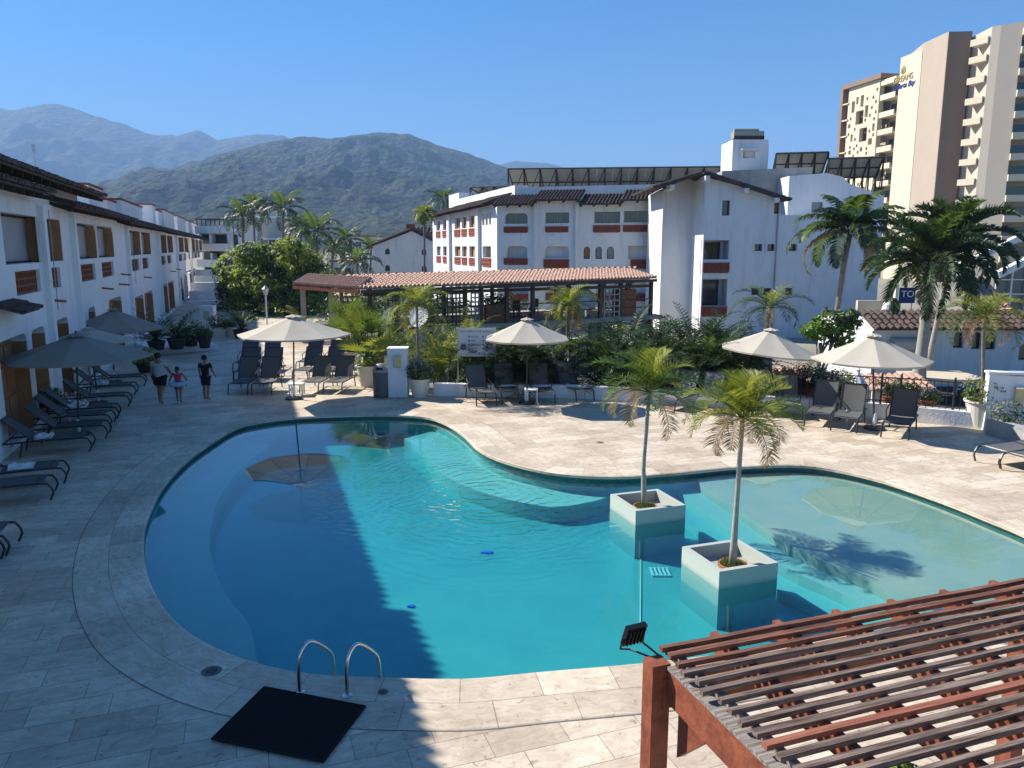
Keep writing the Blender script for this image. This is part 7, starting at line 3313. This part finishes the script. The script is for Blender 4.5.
def wood(name, c1, c2, scale=(1, 1, 1)):
    m = bpy.data.materials.new(name)
    m.use_nodes = True
    nt = m.node_tree
    N, L = nt.nodes, nt.links
    b = N['Principled BSDF']
    b.inputs['Roughness'].default_value = .75
    b.inputs['Specular IOR Level'].default_value = .25
    g = N.new('ShaderNodeNewGeometry')
    mp = N.new('ShaderNodeMapping')
    mp.inputs['Rotation'].default_value = (0, 0, -math.atan2(U.y, U.x))
    mp2 = N.new('ShaderNodeMapping')
    mp2.inputs['Scale'].default_value = (3, 55, 55)
    L.new(g.outputs['Position'], mp.inputs['Vector'])
    L.new(mp.outputs['Vector'], mp2.inputs['Vector'])
    nz = N.new('ShaderNodeTexNoise')
    nz.inputs['Scale'].default_value = 1
    nz.inputs['Detail'].default_value = 6
    nz.inputs['Roughness'].default_value = .7
    L.new(mp2.outputs['Vector'], nz.inputs['Vector'])
    r = N.new('ShaderNodeValToRGB')
    r.color_ramp.elements[0].position = .38
    r.color_ramp.elements[1].position = .62
    r.color_ramp.elements[0].color = (*c2, 1)
    r.color_ramp.elements[1].color = (*c1, 1)
    L.new(nz.outputs['Fac'], r.inputs['Fac'])
    L.new(r.outputs['Color'], b.inputs['Base Color'])
    bp = N.new('ShaderNodeBump')
    bp.inputs['Strength'].default_value = .6
    bp.inputs['Distance'].default_value = .004
    L.new(nz.outputs['Fac'], bp.inputs['Height'])
    L.new(bp.outputs[0], b.inputs['Normal'])
    return m


slat_grey = wood('weathered_slat', (.26, .19, .15), (.07, .042, .032))
slat_red = wood('red_brown_slat', (.25, .11, .07), (.08, .035, .022))
slat_new = wood('fresh_red_slat', (.34, .13, .08), (.22, .075, .045))
wood_grey = wood('grey_board', (.34, .31, .28), (.12, .09, .075))
pergola()


# ================================================================== PEOPLE
def skin_mesh(name, nodes, edges, mat, parent, root_i=0, sub=2):
    me = bpy.data.meshes.new(name)
    me.from_pydata([n_[0] for n_ in nodes], edges, [])
    o = bpy.data.objects.new(name, me)
    S.collection.objects.link(o)
    sk = o.modifiers.new('skin', 'SKIN')
    sk.use_smooth_shade = True
    me.skin_vertices[0].data.foreach_set('radius', [r for n_ in nodes for r in ((n_[1], n_[2]) if len(n_) > 2 else (n_[1], n_[1]))])
    me.skin_vertices[0].data.foreach_set('use_root', [i == root_i for i in range(len(nodes))])
    sd = o.modifiers.new('sub', 'SUBSURF')
    sd.levels = sd.render_levels = sub
    bpy.context.view_layer.update()
    m2 = bpy.data.meshes.new_from_object(o.evaluated_get(bpy.context.evaluated_depsgraph_get()))
    bpy.data.objects.remove(o)
    m2.name = name
    m2.materials.clear()
    m2.materials.append(mat)
    m2.polygons.foreach_set('use_smooth', [True] * len(m2.polygons))
    o = bpy.data.objects.new(name, m2)
    S.collection.objects.link(o)
    o.parent = parent
    return o


def person(label, px, py, h, rz, step, skin, top, bottom, hair, build=1.0, sleeve=.6, short=.5, dress=False, ponytail=False, arms=((.12, .0), (.12, .0)), elbow=(.3, .3)):
    """facing +Y locally, walking; heights as fractions of h"""
    c = G(px, py)
    root = thing('person', label, 'person', (0, 0, 0))
    k = h
    sw = .115 * k * (1.0 + .25 * (build - 1))
    hip, sh = .525 * k, .815 * k
    nodes, edges = [], []

    def nd(p, r, r2=None):
        nodes.append((Vector(p), r * k, (r2 or r) * k))
        return len(nodes) - 1
    b_ = build
    pel = nd((0, 0, hip), .062 * b_, .055 * b_)
    wst = nd((0, 0, .61 * k), .060 * b_, .050 * b_)
    chs = nd((0, .005 * k, .72 * k), .075 * b_, .056 * b_)
    nck0 = nd((0, .0, .80 * k), .045 * b_, .04 * b_)
    nck = nd((0, .008 * k, .855 * k), .030, .030)
    hd0 = nd((0, .014 * k, .895 * k), .046, .052)
    hd1 = nd((0, .010 * k, .945 * k), .050, .058)
    hd2 = nd((0, .008 * k, .975 * k), .036, .042)
    edges += [(pel, wst), (wst, chs), (chs, nck0), (nck0, nck), (nck, hd0), (hd0, hd1), (hd1, hd2)]
    legs, armsn = [], []
    for s, ph in ((-1, step), (1, -step)):
        hp = nd((s * .05 * k * b_, 0, .50 * k), .055 * b_)
        th = nd((s * .068 * k * b_, ph * .09 * k, .40 * k), .048 * b_)
        kn = nd((s * .068 * k, ph * .13 * k + (.02 * k if ph > 0 else -.0), .285 * k), .033 * (1 + .5 * (b_ - 1)))
        cf = nd((s * .068 * k, ph * (.13 if ph > 0 else .20) * k, .20 * k), .034 * (1 + .4 * (b_ - 1)))
        lift = .03 * k if ph < 0 else 0
        an = nd((s * .068 * k, ph * (.14 if ph > 0 else .30) * k, .045 * k + lift), .020)
        hl = nd((s * .068 * k, ph * (.14 if ph > 0 else .31) * k - .018 * k, .020 * k + lift), .019)
        bl = nd((s * .074 * k, ph * (.14 if ph > 0 else .30) * k + .065 * k, .016 * k + lift * .3), .020, .015)
        to = nd((s * .078 * k, ph * (.14 if ph > 0 else .30) * k + .105 * k, .013 * k + lift * .2), .016, .010)
        edges += [(pel, hp), (hp, th), (th, kn), (kn, cf), (cf, an), (an, hl), (an, bl), (bl, to)]
        legs.append((hp, th, kn, an))
    for s, ph, (out_, fw), el in ((-1, -step, arms[0], elbow[0]), (1, step, arms[1], elbow[1])):
        shn = nd((s * sw, 0, sh), .034 * b_)
        eb = nd((s * (sw + out_ * .16 * k), (ph * .05 + fw * .1) * k, (.815 - .165) * k), .026 * (1 + .5 * (b_ - 1)))
        dv = Vector((-s * .10 * fw, el, -1 + abs(fw) * .55)).normalized()
        wr_p = nodes[eb][0] + dv * .145 * k
        wr = nd(wr_p, .016)
        pm = nd(wr_p + dv * .040 * k, .019, .012)
        edges += [(chs, shn), (shn, eb), (eb, wr), (wr, pm)]
        side = Vector((0, 1, 0)) if abs(dv.y) < .7 else Vector((0, 0, 1))
        side = (side - dv * side.dot(dv)).normalized()
        palmp = nodes[pm][0]
        for q, ln_ in enumerate((.036, .042, .040, .031)):
            off = side * (-.0125 + .0083 * q) * k
            curl_ = Vector((-s * .3, 0, 0))
            f1_ = nd(palmp + off + dv * .016 * k, .0052)
            f2_ = nd(palmp + off + (dv * (.016 + ln_ * .55)) * k + curl_ * .01 * k, .0046)
            f3_ = nd(palmp + off + (dv * (.016 + ln_)) * k + curl_ * .03 * k, .0038)
            edges += [(pm, f1_), (f1_, f2_), (f2_, f3_)]
        t1_ = nd(palmp - dv * .012 * k + side * .02 * k, .0058)
        t2_ = nd(palmp + dv * .012 * k + side * .034 * k, .0046)
        edges += [(pm, t1_), (t1_, t2_)]
        armsn.append((shn, eb, wr))
    # nose and ears ride on the head
    ns = nd((0, .072 * k, .918 * k), .008)
    edges.append((hd0, ns))
    skin_mesh('body', nodes, edges, skin, root)
    # eyes and mouth
    mb = MB()
    for s in (-1, 1):
        mb.ball((s * .018 * k, .062 * k, .933 * k), .0075 * k, 8)
    mb.build('eyes', black_plastic, root)
    # top
    g = 1.13
    P_ = lambda i: nodes[i][0]
    R_ = lambda i, f=g: (nodes[i][1] / k * f, nodes[i][2] / k * f)
    cn, ce = [], []

    def cn_add(p, ra, rb=None):
        cn.append((Vector(p), ra * k, (rb or ra) * k))
        return len(cn) - 1
    a0 = cn_add((0, 0, (.475 if not dress else .52) * k), .088 * b_, .078 * b_)
    a1 = cn_add(P_(wst), *R_(wst, 1.36))
    a2 = cn_add(P_(chs), *R_(chs, 1.2))
    a3 = cn_add(P_(nck0) - Vector((0, 0, .005 * k)), *R_(nck0, 1.12))
    ce += [(a0, a1), (a1, a2), (a2, a3)]
    for shn, eb, wr in armsn:
        q0 = cn_add(P_(shn), *R_(shn, 1.2))
        q1 = cn_add(P_(shn).lerp(P_(eb), sleeve), .034 * b_)
        ce += [(a2, q0), (q0, q1)]
    skin_mesh('dress' if dress else 'shirt', cn, ce, top, root)
    # shorts or skirt
    cn, ce = [], []
    if dress:
        mb = MB()
        mb.lathe([(.075 * k * b_, .60 * k), (.085 * k * b_, .52 * k), (.115 * k * b_, .40 * k), (.112 * k * b_, .395 * k), (.07 * k, .45 * k)], (0, 0, 0), 20)
        mb.build('skirt', bottom, root, smooth=True)
    else:
        a0 = cn_add(P_(pel) + Vector((0, 0, .02 * k)), .074 * b_, .066 * b_)
        for hp, th, kn, an in legs:
            q0 = cn_add(P_(hp), .062 * b_)
            q1 = cn_add(P_(hp).lerp(P_(th), 1.0), .058 * b_)
            q2 = cn_add(P_(th).lerp(P_(kn), short), .054 * b_)
            ce += [(a0, q0), (q0, q1), (q1, q2)]
        skin_mesh('shorts', cn, ce, bottom, root)
    # hair cap
    mb = MB()
    vs = []
    n1, n2 = 14, 8
    cen = Vector((0, -.002 * k, .948 * k))
    for j in range(n2 + 1):
        ph = PI * .72 * j / n2
        for i in range(n1):
            az = 2 * PI * i / n1
            front = max(0, math.sin(az))
            pj = ph * (1 - .42 * front)
            vs.append(cen + Vector((math.sin(pj) * math.cos(az) * .060, math.sin(pj) * math.sin(az) * .071, math.cos(pj) * .064)) * k)
    fs = []
    for j in range(n2):
        for i in range(n1):
            i2 = (i + 1) % n1
            fs.append((j * n1 + i, j * n1 + i2, (j + 1) * n1 + i2, (j + 1) * n1 + i))
    mb.add(vs, fs)
    if ponytail:
        mb.tube([cen + Vector((0, -.06, .01)) * k, cen + Vector((0, -.10, -.03)) * k, cen + Vector((0, -.09, -.12)) * k], [.022 * k, .026 * k, .008 * k], 8)
    mb.build('hair', hair, root, smooth=True)
    root.location = (c.x, c.y, 0.012)
    root.rotation_euler = (0, 0, rz)
    return root, c


skin_m = pmat('skin', (.30, .16, .10), .6)
hair_m = pmat('dark_hair', (.012, .009, .008), .6)
shirt_grey = pmat('light_grey_shirt', (.42, .42, .44), .9)
black_cloth = pmat('black_cloth', (.012, .012, .015), .9)
pink_cloth = pmat('pink_cloth', (.55, .04, .09), .9)
navy_cloth = pmat('navy_cloth', (.012, .016, .035), .9)
person('woman in a light grey shirt and black shorts walking away', 161.5, 403.5, 1.58, R(-4), .55, skin_m, shirt_grey, black_cloth, hair_m, build=1.28, arms=((.1, .1), (.15, .5)), elbow=(.3, .9), short=.45)
_, cc = person('small girl in a pink dress wearing a blue swim ring', 179.5, 402.5, 1.12, R(6), .4, skin_m, pink_cloth, pink_cloth, hair_m, build=1.05, dress=True, ponytail=True, arms=((.6, .2), (.6, .2)), elbow=(.1, .1), sleeve=.3)
person('boy in a black t shirt and dark shorts walking away', 207, 400.5, 1.44, R(-6), .3, skin_m, black_cloth, navy_cloth, hair_m, build=1.02, arms=((.12, .2), (.2, .3)), elbow=(.2, .8), short=.75)
# swim ring held round the girl's waist
mb = MB()
vs, fs = [], []
n1, n2 = 24, 10
for i in range(n1):
    a = 2 * PI * i / n1
    for j in range(n2):
        b = 2 * PI * j / n2
        rr = .215 + .075 * math.cos(b)
        vs.append((cc.x + rr * math.cos(a), cc.y + rr * math.sin(a), .60 + .07 * math.sin(b)))
for i in range(n1):
    for j in range(n2):
        fs.append((i * n2 + j, ((i + 1) % n1) * n2 + j, ((i + 1) % n1) * n2 + (j + 1) % n2, i * n2 + (j + 1) % n2))
mb.add(vs, fs)
tag(mb.build('swim_ring', pmat('blue_vinyl', (.25, .50, .60), .35), smooth=True), 'pale blue inflatable swim ring round the small girl', 'swim ring')
